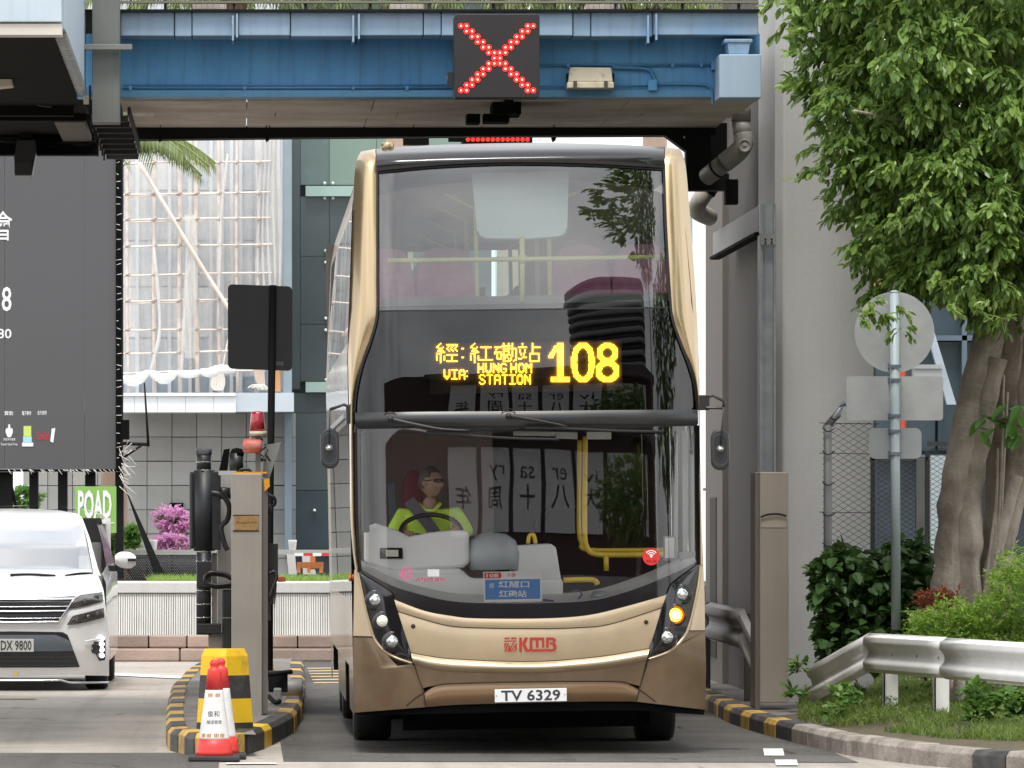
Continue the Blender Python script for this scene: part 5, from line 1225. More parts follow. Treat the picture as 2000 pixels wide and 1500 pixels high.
# --- destination display: amber dots behind the glass
dz = .05
def dot_rows():
    pts = set()
    def line(x0, y0, x1, y1):
        n = max(abs(x1 - x0), abs(y1 - y0), 1)
        for i in range(int(n) + 1): pts.add((round(x0 + (x1 - x0) * i / n), round(y0 + (y1 - y0) * i / n)))
    SI = [(3, 0, 1, 2), (1, 2, 0, 3), (0, 3, 3, 4), (5, 3, 1, 6), (1, 6, 5, 6), (0, 8, 6, 7), (3, 8, 3, 15), (0, 10, 0, 13), (6, 10, 6, 13)]
    G = {'經': SI + [(8, 1, 16, 1), (10, 2, 8, 4), (8, 4, 10, 6), (13, 2, 11, 4), (11, 4, 13, 6), (16, 2, 14, 4), (14, 4, 16, 6), (8, 9, 16, 9), (12, 9, 12, 14), (8, 14, 16, 14)],
         '紅': SI + [(8, 3, 16, 3), (12, 3, 12, 13), (7, 13, 17, 13)],
         '磡': [(0, 3, 5, 3), (2, 3, 0, 8), (2, 7, 5, 7), (2, 7, 2, 12), (5, 7, 5, 12), (2, 12, 5, 12), (6, 2, 12, 2), (7, 0, 7, 9), (11, 0, 11, 9), (7, 4, 11, 4), (7, 6, 11, 6), (6, 9, 12, 9), (7, 10, 7, 14), (7, 14, 12, 14), (9, 10, 8, 12), (9, 10, 11, 12), (13, 4, 17, 4), (14, 0, 14, 7), (14, 7, 13, 13), (17, 4, 17, 13), (17, 13, 15, 14)],
         '站': [(3, 0, 3, 1), (0, 3, 6, 3), (1, 5, 2, 9), (5, 5, 4, 9), (0, 12, 6, 11), (11, 0, 11, 8), (11, 3, 17, 3), (9, 8, 16, 8), (9, 8, 9, 14), (16, 8, 16, 14), (9, 14, 16, 14)]}
    def cjk(ch_, ox, oy):
        for a_, b_, c_, d_ in G[ch_]: line(a_ + ox, b_ + oy, c_ + ox, d_ + oy)
    F5 = {'V': ['10001', '10001', '10001', '10001', '10001', '11011', '01110', '00100'], 'I': ['11111', '00100', '00100', '00100', '00100', '00100', '00100', '11111'], 'A': ['01110', '11011', '10001', '10001', '11111', '10001', '10001', '10001'],
          'H': ['10001', '10001', '10001', '11111', '11111', '10001', '10001', '10001'], 'U': ['10001', '10001', '10001', '10001', '10001', '10001', '11011', '01110'], 'N': ['10001', '11001', '11101', '10101', '10111', '10011', '10001', '10001'],
          'G': ['01110', '10001', '10000', '10000', '10111', '10001', '10001', '01110'], 'O': ['01110', '11011', '10001', '10001', '10001', '10001', '11011', '01110'], 'M': ['10001', '11011', '11111', '10101', '10001', '10001', '10001', '10001'],
          'S': ['01110', '10001', '10000', '01100', '00110', '00001', '10001', '01110'], 'T': ['11111', '00100', '00100', '00100', '00100', '00100', '00100', '00100'], ' ': ['000'] * 8, ':': ['0', '1', '0', '0', '0', '1', '0', '0']}
    def latin(s, ox, oy, sp=2):
        for c_ in s:
            for j, r_ in enumerate(F5[c_]):
                for i, b_ in enumerate(r_):
                    if b_ == '1': pts.add((ox + i, oy + j))
            ox += len(F5[c_][0]) + sp
    cjk('經', 6, 1); pts.update([(26, 5), (27, 5), (26, 12), (27, 12)])
    cjk('紅', 33, 1); cjk('磡', 52, 1); cjk('站', 71, 1)
    latin('VIA:', 12, 22, 1); latin('HUNG', 39, 17, 1); latin('HOM', 65, 17, 1); latin('STATION', 40, 26, 1)
    # 108, thick figures 31 rows high
    for j in range(31):
        y = j
        for x in range(6):
            pts.add((102 + x, y + 1)) if x < 5 else None
        if j >= 27:
            for x in range(97, 112): pts.add((x, y + 1))
        if 2 <= j <= 11:
            for x in range(4): pts.add((95 + x + max(0, (10 - j)) * .0 + int((11 - j) * .62), y + 1))
    for x in range(113, 132):
        for y in range(1, 32):
            e = ((x - 122) / 9.2) ** 2.3 if x >= 122 else ((122 - x) / 9.2) ** 2.3
            e += abs((y - 16) / 15.6) ** 2.3; i_ = (abs(x - 122) / 5.0) ** 2.2 + (abs(y - 16) / 11.2) ** 2.2
            if e <= 1 and i_ > 1: pts.add((x, y))
    for x in range(132, 152):
        for y in range(1, 32):
            a_ = (abs(x - 141.5) / 8.4) ** 2.2 + (abs(y - 8.5) / 8.0) ** 2.2 <= 1 and (abs(x - 141.5) / 4.2) ** 2 + (abs(y - 8.5) / 4.0) ** 2 > 1
            b_ = (abs(x - 141.5) / 9.4) ** 2.2 + (abs(y - 23) / 8.6) ** 2.2 <= 1 and (abs(x - 141.5) / 4.8) ** 2 + (abs(y - 23) / 4.4) ** 2 > 1
            if a_ or b_: pts.add((x, y))
    return pts
disp_y = .10
c0, c1 = ip(838, 671, disp_y), ip(1216, 762, disp_y)
m = MB(); m.box(c0.x, c1.x, disp_y + .01, disp_y + .06, c1.z, c0.z); dsp = m.build('destination_display', M('display_board', (.22, .22, .215), .6, var=.04), bus)
m = MB(); hs_ = .0040
for (i, j) in dot_rows():
    q = ip(838.5 + i * 2.46, 668.5 + j * 2.46, disp_y)
    m.add([q + Vector((-hs_, 0, -hs_)), q + Vector((hs_, 0, -hs_)), q + Vector((hs_, 0, hs_)), q + Vector((-hs_, 0, hs_))], [(0, 1, 2, 3)])
m.build('display_dots', EMIT('led_amber', (1.0, .43, .018), 19.0), dsp, kind='stuff')
m = MB(); q0, q1 = ip(700, 612, .35), ip(1365, 800, .35); m.box(q0.x + .05, q1.x - .05, .40, .45, q1.z - .02, q0.z + .05); m.build('display_backing', M('disp_back', (.03, .03, .032), .8), bus)
# --- wipers
def wiper(pv_, arm, blade):
    q = fp(*pv_, .05); m = MB(); m.lathe([(.022, 0), (.022, .03), (.014, .045), (0, .048)], q, 14, axis='y'); w_ = m.build('wiper', black_plastic, bus)
    m = MB(); m.tube([fp(x, y, .07) for x, y in resamp(smooth2([pv_] + arm), 14)], [.017 - .010 * i / 14 for i in range(15)], 6); m.build('wiper_arm', black_plastic, w_)
    m = MB(); m.tube([fp(x, y, .045) for x, y in resamp(smooth2(blade), 20)], .010, 6); m.build('wiper_blade', rubber, w_)
    m = MB(); pa = [fp(pv_[0] + 14 * math.cos(a * .35) , pv_[1] - 14 * math.sin(a * .35), .03) for a in range(10)]; m.tube(pa, .003, 5); m.build('washer_hose', rubber, w_)
wiper((762, 818), [(800, 827), (860, 838), (918, 841)], [(828, 846), (900, 850), (1000, 856), (1092, 858)])
wiper((993, 812), [(1030, 818), (1080, 827), (1108, 833)], [(1026, 836), (1120, 838), (1220, 842), (1296, 843)])
# --- mirrors
def mirror(px0, px1, py0, py1, arm, bolt, ly=.25):
    a_, b_ = ip(px0, py0, ly), ip(px1, py1, ly); cx, r_ = (a_.x + b_.x) / 2, (b_.x - a_.x) / 2; zt, zb2 = a_.z - r_, b_.z + r_
    pts = [Vector((cx + r_ * math.cos(rad(t_)), ly, zt + r_ * math.sin(rad(t_)))) for t_ in range(0, 181, 15)] + [Vector((cx + r_ * math.cos(rad(t_)), ly, zb2 + r_ * math.sin(rad(t_)))) for t_ in range(180, 361, 15)]
    m = MB(); m.prism(pts, (0, .07, 0)); mo = m.build('mirror', M('mirror_shell', (.018, .020, .024), .38, var=.15, spec=.6), bus, bevel=.016)
    m = MB(); n = len(pts); cc = Vector((cx, ly - .004, (zt + zb2) / 2))
    rim = [cc + (q - cc) * .80 for q in pts]; rim = [Vector((q.x, ly - .001, q.z)) for q in rim]; rim2 = [cc + (q - cc) * .72 for q in pts]; rim2 = [Vector((q.x, ly + .012 - .014, q.z)) for q in rim2]
    m.add(rim + rim2, [(i, (i + 1) % n, n + (i + 1) % n, n + i) for i in range(n)]); m.build('mirror_ridge', M('mirror_ridge', (.05, .055, .06), .4), mo)
    q = ip(*bolt, ly - .01); m = MB(); m.lathe([(.024, 0), (.026, .012), (.014, .02), (.012, .03), (0, .032)], q, 14, axis='y'); m.build('mirror_bolt', M('bolt_steel', (.6, .6, .58), .25, .8), mo)
    m = MB(); m.tube([ip(x, y, ly - .02) for x, y in arm[-2:]], .006, 6); m.tube([ip(x, y, ly + .05) for x, y in arm[:-1]], .011, 6); m.build('mirror_arm', black_plastic, mo)
mirror(625, 663, 836, 915, [(690, 800), (672, 790), (655, 796), (644, 800), (643, 874)], (643, 875))
mirror(1388, 1426, 838, 918, [(1368, 782), (1392, 772), (1414, 784), (1413, 795), (1407, 876)], (1406, 877))
m = MB(); q = ip(1372, 785, .3); m.box(q.x - .03, q.x + .05, .28, .36, q.z - .06, q.z + .05); m.tube([ip(1378, 796, .28), ip(1414, 797, .28)], .012, 6); m.build('mirror_mount', black_plastic, bus, bevel=.01)
m = MB(); q = ip(684, 806, .3); m.box(q.x - .03, q.x + .03, .28, .36, q.z - .08, q.z + .06); m.build('mirror_mount', black_plastic, bus, bevel=.01)
# roof marker
q = ip(757, 288, .75); m = MB(); m.lathe([(.050, -.03), (.046, .02), (.040, .036), (0, .04)], (q.x, q.y, q.z), 18); m.build('roof_marker', gold_p, bus)

# --- body shell
LEN = 10.4
def HW(z):
    if z < 2.9: return 1.262
    if z < 4.0: return 1.262 - .062 * (z - 2.9) / 1.1
    return 1.20 - .05 * ((z - 4.0) / .25)
def side(s, z0, z1, y0, y1, mat, name, off=0.0, nz=4):
    rows = []
    for j in range(nz + 1):
        z = z0 + (z1 - z0) * j / nz; ya = y0 + (max(0, surf(HW(z), z) - .36) if y0 < .6 else 0); rows.append([Vector((s * (HW(z) + off), y, z)) for y in (ya, (ya + max(y1, ya + .03)) / 2, max(y1, ya + .03))])
    m = MB(); m.grid(rows, flip=(s > 0)); return m.build(name, mat, bus)
sil = M('side_silver', (.40, .38, .34), .25, .5, var=.08, coat=.6, streak=.2)
for s in (-1, 1):
    side(s, .30, .62, .33, 1.9, brown, 'side_skirt'); side(s, .62, 1.12, .33, LEN, gold, 'side_panel'); side(s, .30, .62, 3.4, 6.6, brown, 'side_skirt'); side(s, .30, .62, 9.5, LEN, brown, 'side_skirt')
    for y0, y1 in ((1.37, 2.9), (2.92, 4.4), (4.42, 5.9), (5.92, 7.4), (7.42, 8.9)): side(s, 1.12, 2.42, y0, y1, glass_dk, 'side_window')
    side(s, 1.12, 2.42, .34, 1.35, GLASS('cab_glass', (.85, .88, .86), 1.8), 'cab_window')
    side(s, 1.12, 2.42, 8.92, LEN, gold, 'side_panel'); side(s, 2.42, 3.0, .33, LEN, sil, 'side_band')
    side(s, 3.0, 3.97, 9.72, LEN, gold, 'rear_quarter')
    for i in range(6): side(s, 3.0, 3.97, .42 + i * 1.55, .42 + i * 1.55 + 1.5, glass_side, 'side_window', 0, 6)
    for i in range(7): side(s, 3.0, 3.97, .42 + i * 1.55 - .05 if i else .33, .42 + i * 1.55 if i else .42, trim, 'window_post', .001)
    side(s, 3.97, 4.20, .42, LEN, gold, 'cove_panel', 0, 6)
    m = MB(); m.box(s * 1.262, s * 1.285, 1.0, LEN, 2.46, 2.50); m.build('side_moulding', galv, bus)
rows = []
for j, y in enumerate((.62, .8, 1.2, 3, 6, 9, LEN)):
    lift = (-.05, -.01, 0, 0, 0, 0, 0)[j]
    rows.append([Vector((1.16 * math.sin(rad(a)) , y, 4.20 + lift + .20 * math.cos(rad(a)) ** .7 if abs(a) < 90 else 4.20 + lift)) for a in range(-90, 91, 10)])
m = MB(); m.grid(rows); m.build('roof', M('roof_dark', (.03, .035, .034), .55, var=.1), bus, recalc=True)
# black door edge and amber side marker, left flank
q = ip(685, 1128, .4); m = MB(); m.lathe([(.028, -.02), (.028, .02), (.02, .035), (0, .04)], (-1.262, q.y, q.z), 14, axis='x'); m.build('side_marker', M('marker_amber', (.6, .14, .02), .3, coat=.6), bus)
side(-1, .35, 2.42, .36, .44, gloss_black, 'cab_door_edge', .004)
# rear end with window
m = MB(); m.box(-1.24, 1.24, LEN - .02, LEN, .35, 3.12); m.box(-1.24, -.50, LEN - .02, LEN, 3.12, 4.2); m.box(.50, 1.24, LEN - .02, LEN, 3.12, 4.2); m.box(-.50, .50, LEN - .02, LEN, 4.12, 4.3); m.build('rear_panel', lining, bus)
m = MB(); m.box(-.5, .5, LEN - .015, LEN - .010, 3.12, 4.12); m.build('rear_window', GLASS('rear_glass', (.75, .88, .86), 1.0), bus)
# --- wheels
for s in (-1, 1):
    for y_, w_ in ((2.7, .28), (7.3, .5), (8.65, .28)):
        zc = .48 + (.024 if s < 0 else -.024)
        m = MB(); m.lathe([(.30, -w_ / 2), (.46, -w_ / 2), (.485, -w_ / 2 + .04), (.485, w_ / 2 - .04), (.46, w_ / 2), (.30, w_ / 2)], (s * (1.22 - w_ / 2), y_, zc), 32, axis='x'); wh = m.build('wheel', rubber, bus)
        m = MB(); m.lathe([(.30, -.05), (.30, .05), (.12, .09), (0, .09)], (s * (1.22 - w_ / 2 + .06), y_, zc), 20, axis='x'); m.build('rim', galv_dull, wh)
m = MB(); m.box(-1.2, 1.2, .35, 10.1, .42, .60); m.box(-.8, .8, .5, 9.6, .24, .42); m.box(-.6, .6, 2.6, 2.8, .3, .5); m.build('chassis', near_black, bus)

m = MB(); m.box(-.9, .9, .62, .72, .17, .43); m.build('nose_shade_box', near_black, bus)  # added black box standing in for deep shade under the bus nose
m = MB(); m.box(-1.15, 1.15, 3.3, 3.4, .16, .5); m.build('underbody_shade_board', near_black, bus)  # second added board, darkening the gap under the bus behind the front wheels
# --- interior, upper deck
m = MB(); bp2 = [(921, 338), (1111, 334), (1108, 445), (1104, 455), (1092, 461), (1030, 466), (950, 465), (937, 460), (932, 450)]
m.prism([ip(x, y, .66) for x, y in bp2], (0, .012, 0)); sbl = m.build('sun_blind', M('blind_pale', (.66, .80, .80), .6, var=.03, emis=None), bus)
m = MB(); m.tube([ip(x, y + 1.5, .65) for x, y in smooth2(bp2[2:], 4)], .008, 6); m.build('blind_hem', M('hem_grey', (.20, .22, .22), .6), sbl)
m = MB()
for i_ in range(4): q = ip(973 + i_ * 3.4, 450 - i_ * 4.6, .655); m.box(q.x - .006, q.x + .006, q.y - .002, q.y, q.z - .008, q.z + .008)
m.build('blind_sticker', paper_white, sbl)
m = MB(); m.box(-1.2, 1.2, .45, LEN - .03, 2.50, 2.56); m.build('upper_floor', lining_d, bus)
rows = [[Vector((1.17 * math.sin(rad(a)), y, 3.98 + .20 * math.cos(rad(a)))) for a in range(-90, 91, 10)] for y in (.75, 4, 8, LEN - .05)]
m = MB(); m.grid(rows); m.build('upper_ceiling', lining, bus)
m = MB(); q0, q1 = ip(745, 596, .42), ip(1305, 604, .42); m.box(q0.x, q1.x, .42, .50, q1.z - .4, q0.z + .05); m.build('front_shelf', M('shelf_grey', (.22, .22, .22), .7), bus)
m = MB(); m.tube([ip(757, 509, .45), ip(1020, 506, .40), ip(1302, 502, .45)], .017, 10); m.build('upper_handrail', rail_y, bus)
m = MB(); m.tube([ip(1020, 462, .42), ip(1020, 590, .42)], .020, 10); m.build('handrail_post', rail_y, bus)
m = MB(); q = ip(1020, 506, .42); m.lathe([(.03, -.03), (.03, .03)], q, 12); m.build('handrail_joint', rail_y, bus)
def seat_mesh():
    m = MB(); rows = []
    for z, w_, d_ in ((0, .21, .0), (.1, .22, .02), (.45, .215, .06), (.62, .19, .08), (.70, .14, .09), (.72, .08, .095)):
        rows.append([Vector((x * w_, d_ + .03 * (1 - x * x) * 0, z)) for x in (-1, -.6, 0, .6, 1)])
    m.grid(rows); b_ = [[q + Vector((0, .09, 0)) for q in r_] for r_ in rows]; m.grid(b_, flip=True)
    for side_ in (0, -1): m.grid([[r_[side_] for r_ in rows], [r_[side_] for r_ in b_]])
    m.grid([rows[-1], b_[-1]])
    m.box(-.21, .21, -.40, .03, -.10, .0); return m
sm_ = seat_mesh().mesh('seat'); sm_.materials.append(seat_m)
for r_ in range(10):
    for x in (-.95, -.50, .50, .95): piece('seat', sm_, bus, (x, 1.25 + r_ * .86, 3.0))
for y_ in (1.3, 3.0, 5, 7.2):
    for x in (-.27, .27):
        m = MB(); m.tube([(x, y_, 2.56), (x, y_, 4.0), (x * 1.8, y_, 4.12)], .017, 8); m.build('grab_pole', rail_y, bus)
m = MB(); m.box(-.14, .10, LEN - 2.2, LEN - 2.15, 2.9, 3.7); m.build('stair_panel', lining, bus)
# --- interior, lower deck
m = MB(); m.box(-1.2, 1.2, .55, LEN - .03, 2.36, 2.42); m.build('lower_ceiling', lining_d, bus)
m = MB(); m.box(-1.2, 1.2, .3, LEN - .03, .60, .66); m.build('lower_floor', lining_d, bus)
m = MB(); m.box(-1.19, -.15, 1.95, 2.0, .66, 2.36); m.build('cab_bulkhead', M('bulkhead', (.20, .15, .14), .7), bus)
m = MB(); m.box(-.2, 1.2, 6.2, 6.25, .66, 2.36); m.build('rear_partition', lining_d, bus)
sm_d = sm_.copy(); sm_d.materials.clear(); sm_d.materials.append(M('seat_shaded', (.07, .03, .045), .85, var=.15))  # purple seats again, with the lower deck's gloom put into the colour
for r_ in range(3):
    for x in (.55, .97): piece('seat', sm_d, bus, (x, 3.9 + r_ * .75, 1.05))
# dashboard
dl = [(704, 1111), (766, 1144), (828, 1163), (880, 1174), (942, 1178), (1060, 1178), (1146, 1174), (1208, 1161), (1286, 1133), (1361, 1098)]
rows = []
a_ = resamp(smooth2(dl), 40)
for d_, dzv in ((.015, 0), (.10, .02), (.25, .05), (.55, .06), (.56, -.3)):
    row = []
    for x, y in a_:
        q = fp(x, y); row.append(Vector((q.x * (1 - .02 * d_), q.y + d_, q.z + dzv)))
    rows.append(row)
m = MB(); m.grid(rows); m.build('dash_shelf', dash, bus)
def iprism(pts, ly, d, name, mat, bevel=.02, parent=None):
    m = MB(); m.prism([ip(x, y, ly) for x, y in pts], (0, d, 0)); return m.build(name, mat, parent or bus, bevel=bevel)
iprism([(712, 1030), (735, 1022), (775, 1035), (800, 1048), (840, 1040), (880, 1036), (916, 1036), (918, 1100), (905, 1110), (830, 1115), (770, 1120), (712, 1100)], .62, .25, 'driver_cowl', dash, .03)
iprism([(712, 1100), (770, 1112), (900, 1110), (920, 1130), (1100, 1130), (1100, 1180), (760, 1175)], .45, .2, 'cowl_base', dash, .03)
q = ip(962, 1075, .75); m = MB(); m.lathe([(.19, -.14), (.20, -.02), (.17, .07), (.10, .12), (0, .13)], q, 24); m.build('fare_box', M('fare_grey', (.40, .43, .45), .4, var=.05), bus)
iprism([(1002, 1066), (1075, 1062), (1086, 1068), (1099, 1150), (1002, 1150)], .70, .5, 'engine_box', dash, .02)
iprism([(742, 1070), (786, 1070), (787, 1091), (742, 1091)], .60, .03, 'card_reader', near_black, .004)
iprism([(754, 1074), (778, 1074), (778, 1087), (754, 1087)], .59, .01, 'reader_screen', M('reader_pale', (.62, .60, .52), .5), 0)
# steering wheel
cW = ip(842, 1040, .95); m = MB()
ring = []
for i in range(33):
    a = 2 * math.pi * i / 32; u = Vector((.225 * math.cos(a), .225 * math.sin(a) * .78, .225 * math.sin(a) * .58)); ring.append(cW + u)
m.tube(ring, .017, 8, cap=False); sw = m.build('steering_wheel', black_plastic, bus)
m = MB(); m.tube([ring[0], cW + Vector((0, .0, -.03)), ring[16]], .014, 6); m.lathe([(.06, -.05), (.06, .0), (0, .02)], cW + Vector((0, 0, -.03)), 14); m.build('wheel_hub', black_plastic, sw)
m = MB(); m.tube([cW, cW + Vector((0, -.25, -.35))], .04, 8); m.build('steering_column', dash_d, sw)
# driver seat
iprism([(786, 945), (797, 920), (818, 916), (826, 940), (830, 1060), (786, 1060)], 1.55, .12, 'driver_seat', M('driver_seat', (.16, .035, .045), .8, var=.1), .04)
# yellow poles and door gear
m = MB(); m.tube(bez([ip(1143, 852, 1.35), ip(1142, 960, 1.35), ip(1142, 1040, 1.35), ip(1146, 1068, 1.35), ip(1162, 1082, 1.35), ip(1220, 1084, 1.30), ip(1300, 1083, 1.2)], 6), .021, 10); m.build('grab_pole', pole_y, bus)
m = MB(); m.tube(bez([ip(1132, 860, 1.6), ip(1131, 960, 1.6), ip(1131, 1035, 1.6), ip(1136, 1060, 1.6), ip(1152, 1074, 1.6), ip(1300, 1074, 1.6)], 6), .018, 10); m.build('grab_pole', pole_y, bus)
m = MB(); m.tube([ip(1184, 1085, 1.33), ip(1184, 1115, 1.33)], .020, 8); m.build('pole_stub', pole_y, bus)
m = MB(); m.tube(bez([ip(1101, 1133, .5), ip(1150, 1132, .5), ip(1163, 1135, .5), ip(1167, 1142, .5)], 5), .020, 8); m.build('door_handle', pole_y, bus)
m = MB(); m.tube(bez([ip(1031, 1062, .8), ip(1034, 1047, .8), ip(1042, 1045, .8), ip(1046, 1062, .8)], 5), .016, 8); m.build('grab_handle', pole_y, bus)
m = MB(); m.tube([ip(937, 880, 2.2), ip(937, 1030, 2.2)], .02, 8); m.build('grab_pole', M('pole_dull', (.55, .42, .16), .5), bus)
iprism([(1318, 850), (1324, 850), (1324, 1090), (1316, 1090)], .55, .04, 'door_leaf', M('door_grey', (.40, .41, .42), .5), .005)
iprism([(1332, 842), (1344, 842), (1344, 1082), (1334, 1082)], .45, .04, 'door_frame', M('door_white', (.66, .68, .67), .5), .005)
iprism([(1349, 842), (1356, 845), (1356, 1080), (1349, 1080)], .42, .03, 'door_frame', M('door_frame2', (.46, .49, .47), .5), .005)
iprism([(1327, 1078), (1358, 1076), (1358, 1094), (1327, 1096)], .42, .05, 'door_hinge', galv, .005)
iprism([(1296, 1047), (1320, 1047), (1320, 1095), (1296, 1095)], .5, .03, 'notice_frame', M('notice_frame', (.20, .20, .20), .6), .003)
iprism([(1299, 1050), (1317, 1050), (1317, 1090), (1299, 1090)], .495, .004, 'notice', paper_white, 0)
iprism([(1003, 842), (1085, 843), (1085, 852), (1003, 851)], .7, .05, 'header_panel', M('header_pale', (.55, .56, .52), .6), .004)
iprism([(1086, 843), (1128, 844), (1128, 858), (1086, 856)], .8, .05, 'header_panel', M('header_white', (.60, .63, .58), .6), .004)
iprism([(1146, 843), (1194, 843), (1194, 858), (1146, 858)], .7, .05, 'header_sign', MATS['header_white'], .004)
# cab side pillar and blind
iprism([(706, 842), (716, 842), (722, 1040), (708, 1040)], .5, .05, 'cab_pillar', M('cab_pillar', (.10, .11, .10), .5), .01)
iprism([(757, 945), (772, 940), (776, 1030), (762, 1030)], 1.3, .05, 'cab_window_edge', M('cab_blue', (.04, .06, .09), .5), .005)
# stickers on the screen
def disc(px, py, r_, name, mat, off, parent=None):
    m = MB(); n = 28; pts = [fp(px + r_ * math.cos(2 * math.pi * i / n), py + r_ * math.sin(2 * math.pi * i / n), off) for i in range(n)]
    m.add(pts, [list(range(n))]); return m.build(name, mat, parent or bus)
pinkp = M('sticker_pink', (.55, .10, .22), .6)
def ringp(px, py, r0, r1, name, mat, off, a0=0, a1=360, parent=None):
    n = 28; m = MB(); A_ = [fp(px + r0 * math.cos(rad(a0 + (a1 - a0) * i / n)), py - r0 * math.sin(rad(a0 + (a1 - a0) * i / n)), off) for i in range(n + 1)]
    B_ = [fp(px + r1 * math.cos(rad(a0 + (a1 - a0) * i / n)), py - r1 * math.sin(rad(a0 + (a1 - a0) * i / n)), off) for i in range(n + 1)]
    m.grid([A_, B_], smooth=False); return m.build(name, mat, parent or bus)
def ftext(s, hpx, px, py, mat, name, off, wpx=None, bold=0.0, parent=None):
    mb = text_mb(s, hpx, bold); k_ = wpx / mb.w if wpx else 1
    mb.v = [fp(px + q.x * k_, py - q.z, off) for q in mb.v]; return mb.build(name, mat, parent or bus)
rg = ringp(793, 1121, 10.5, 12.8, 'round_sticker', pinkp, .004); ringp(793, 1121, 8.6, 9.6, 'sticker_ring', pinkp, .004, parent=rg); ftext('K', 14, 793, 1121, pinkp, 'lettering', .004, bold=.03, parent=rg)
ftext('ATENU835', 7.5, 841, 1132, M('code_red', (.45, .04, .07), .6), 'fleet_code', .004, 57, .02)
m = MB(); m.add([fp(835, 1112, .003), fp(858, 1112, .003), fp(858, 1126, .003), fp(835, 1126, .003)], [(0, 1, 2, 3)]); m.build('licence_disc', M('disc_pale', (.55, .57, .58), .7), bus)
wf = disc(1272, 1087, 17, 'wifi_sticker', M('wifi_red', (.62, .025, .025), .5), .004)
for r_ in (5, 9, 13): ringp(1272, 1088, r_ - 1.2, r_ + .6, 'wifi_arc', paper_white, .0055, 40, 140, wf)
disc(1272, 1087, 2.2, 'wifi_dot', paper_white, .0055, wf); ftext('免費上網', 5, 1272, 1096, M('wifi_dark', (.25, .0, .0), .6), 'lettering', .0055, 20, parent=wf)
# ---------------------------------------------------------------- route card behind the screen
def lw(v): return bus_mat @ v
bus_mat = Matrix.Translation((BX0, BY, 0)) @ Matrix.Rotation(-TH, 4, 'Y')
cq = [fp(944, 1117, -.02), fp(1058, 1117, -.02), fp(1059, 1177, -.02), fp(945, 1177, -.02)]
cy = max(q.y for q in cq) + .004
rc_ = thing('route_card', 'blue and white paper route card 108 propped inside the lower windscreen', 'card', bus_mat @ Vector((cq[3].x, cy, cq[3].z)))
def wbox(pts, yo, d, name, mat, par):
    m = MB(); m.prism([bus_mat @ Vector((x, cy + yo, z)) for x, z in pts], (0, d, 0)); return m.build(name, mat, par)
cx0, cx1, cz0, cz1 = cq[3].x, cq[2].x, cq[3].z, cq[0].z; cw, chh = cx1 - cx0, cz1 - cz0
crd = wbox([(cx0, cz0), (cx1, cz0), (cx1, cz1), (cx0, cz1)], 0, .003, 'card', paper_white, rc_)
blue_c = M('card_blue', (.04, .22, .62), .7); redc = M('card_red', (.72, .06, .04), .7)
wbox([(cx0 + .012, cz0 + .02), (cx1 - .012, cz0 + .02), (cx1 - .012, cz0 + chh * .74), (cx0 + .012, cz0 + chh * .74)], -.0012, .001, 'blue_field', blue_c, rc_)
wbox([(cx0 + .008, cz0 + chh * .78), (cx0 + .125, cz0 + chh * .78), (cx0 + .132, cz0 + chh * .88), (cx0 + .125, cz0 + chh * .97), (cx0 + .008, cz0 + chh * .97)], -.0012, .001, 'red_field', redc, rc_)
def ct(s, h, u, v, mat, w_=None, bold=0.0): return text(s, h, bus_mat @ Vector((cx0 + cw * u, cy - .003, cz0 + chh * v)), mat, rc_, 'lettering', bold, w_)
ct('108', .028, .155, .875, paper_white, .085, .02); ct('方便', .03, .48, .88, redc); ct('紅隧口', .05, .52, .58, paper_white, .22, .015); ct('經', .036, .14, .55, paper_white, bold=.005); ct('紅磡站', .05, .50, .27, paper_white, .20, .015); ct('✱', .012, .80, .24, redc)
# small things on the dash
lens_case = thing('purple_clip', 'purple plastic clip lying behind the windscreen right of the route card', 'clip', bus_mat @ fp(1130, 1168, -.05))
m = MB(); m.tube([bus_mat @ q for q in bez([fp(1117, 1156, -.06), fp(1128, 1153, -.06), fp(1136, 1160, -.06), fp(1130, 1170, -.06)], 5)], .006, 6); m.tube([bus_mat @ fp(1060, 1172, -.05), bus_mat @ fp(1082, 1174, -.05)], .007, 6); m.build('clip', M('purple', (.16, .06, .26), .5), lens_case)
m = MB(); c_ = bus_mat @ fp(1170, 1162, -.10); m.lathe([(.055, -.03), (.06, 0), (.05, .025), (.02, .03)], c_, 14)
tag(m.build('cup', M('cup_grey', (.30, .33, .35), .3, coat=.4), at=c_), 'small grey cup behind the windscreen at the right', 'cup')
# ---------------------------------------------------------------- bus driver
def skin_mesh(verts, edges, radii, root=0, sub=1):
    me = bpy.data.meshes.new('skeleton'); me.from_pydata([tuple(v) for v in verts], edges, [])
    ob = bpy.data.objects.new('skeleton', me); COL.objects.link(ob)
    ob.modifiers.new('skin', 'SKIN')
    if not me.skin_vertices:
        bm = bmesh.new(); bm.from_mesh(me); bm.verts.layers.skin.verify(); bm.to_mesh(me); bm.free()
    for i, r_ in enumerate(radii):
        me.skin_vertices[0].data[i].radius = r_ if isinstance(r_, tuple) else (r_, r_)
        me.skin_vertices[0].data[i].use_root = (i == root)
    s = ob.modifiers.new('sub', 'SUBSURF'); s.levels = sub
    bpy.context.view_layer.update()
    res = bpy.data.meshes.new_from_object(ob.evaluated_get(bpy.context.evaluated_depsgraph_get()))
    vs = [q.co.copy() for q in res.vertices]; fs = [list(p.vertices) for p in res.polygons]
    bpy.data.objects.remove(ob); bpy.data.meshes.remove(me); bpy.data.meshes.remove(res)
    return vs, fs
skin_m = M('skin', (.38, .225, .165), .5, var=.08, scale=18)
lime = M('lime_shirt', (.56, .80, .08), .8, var=.12, scale=9, bump=.5, bscale=9)
hair_m = M('hair_dark', (.075, .066, .062), .7, var=.25, scale=60)
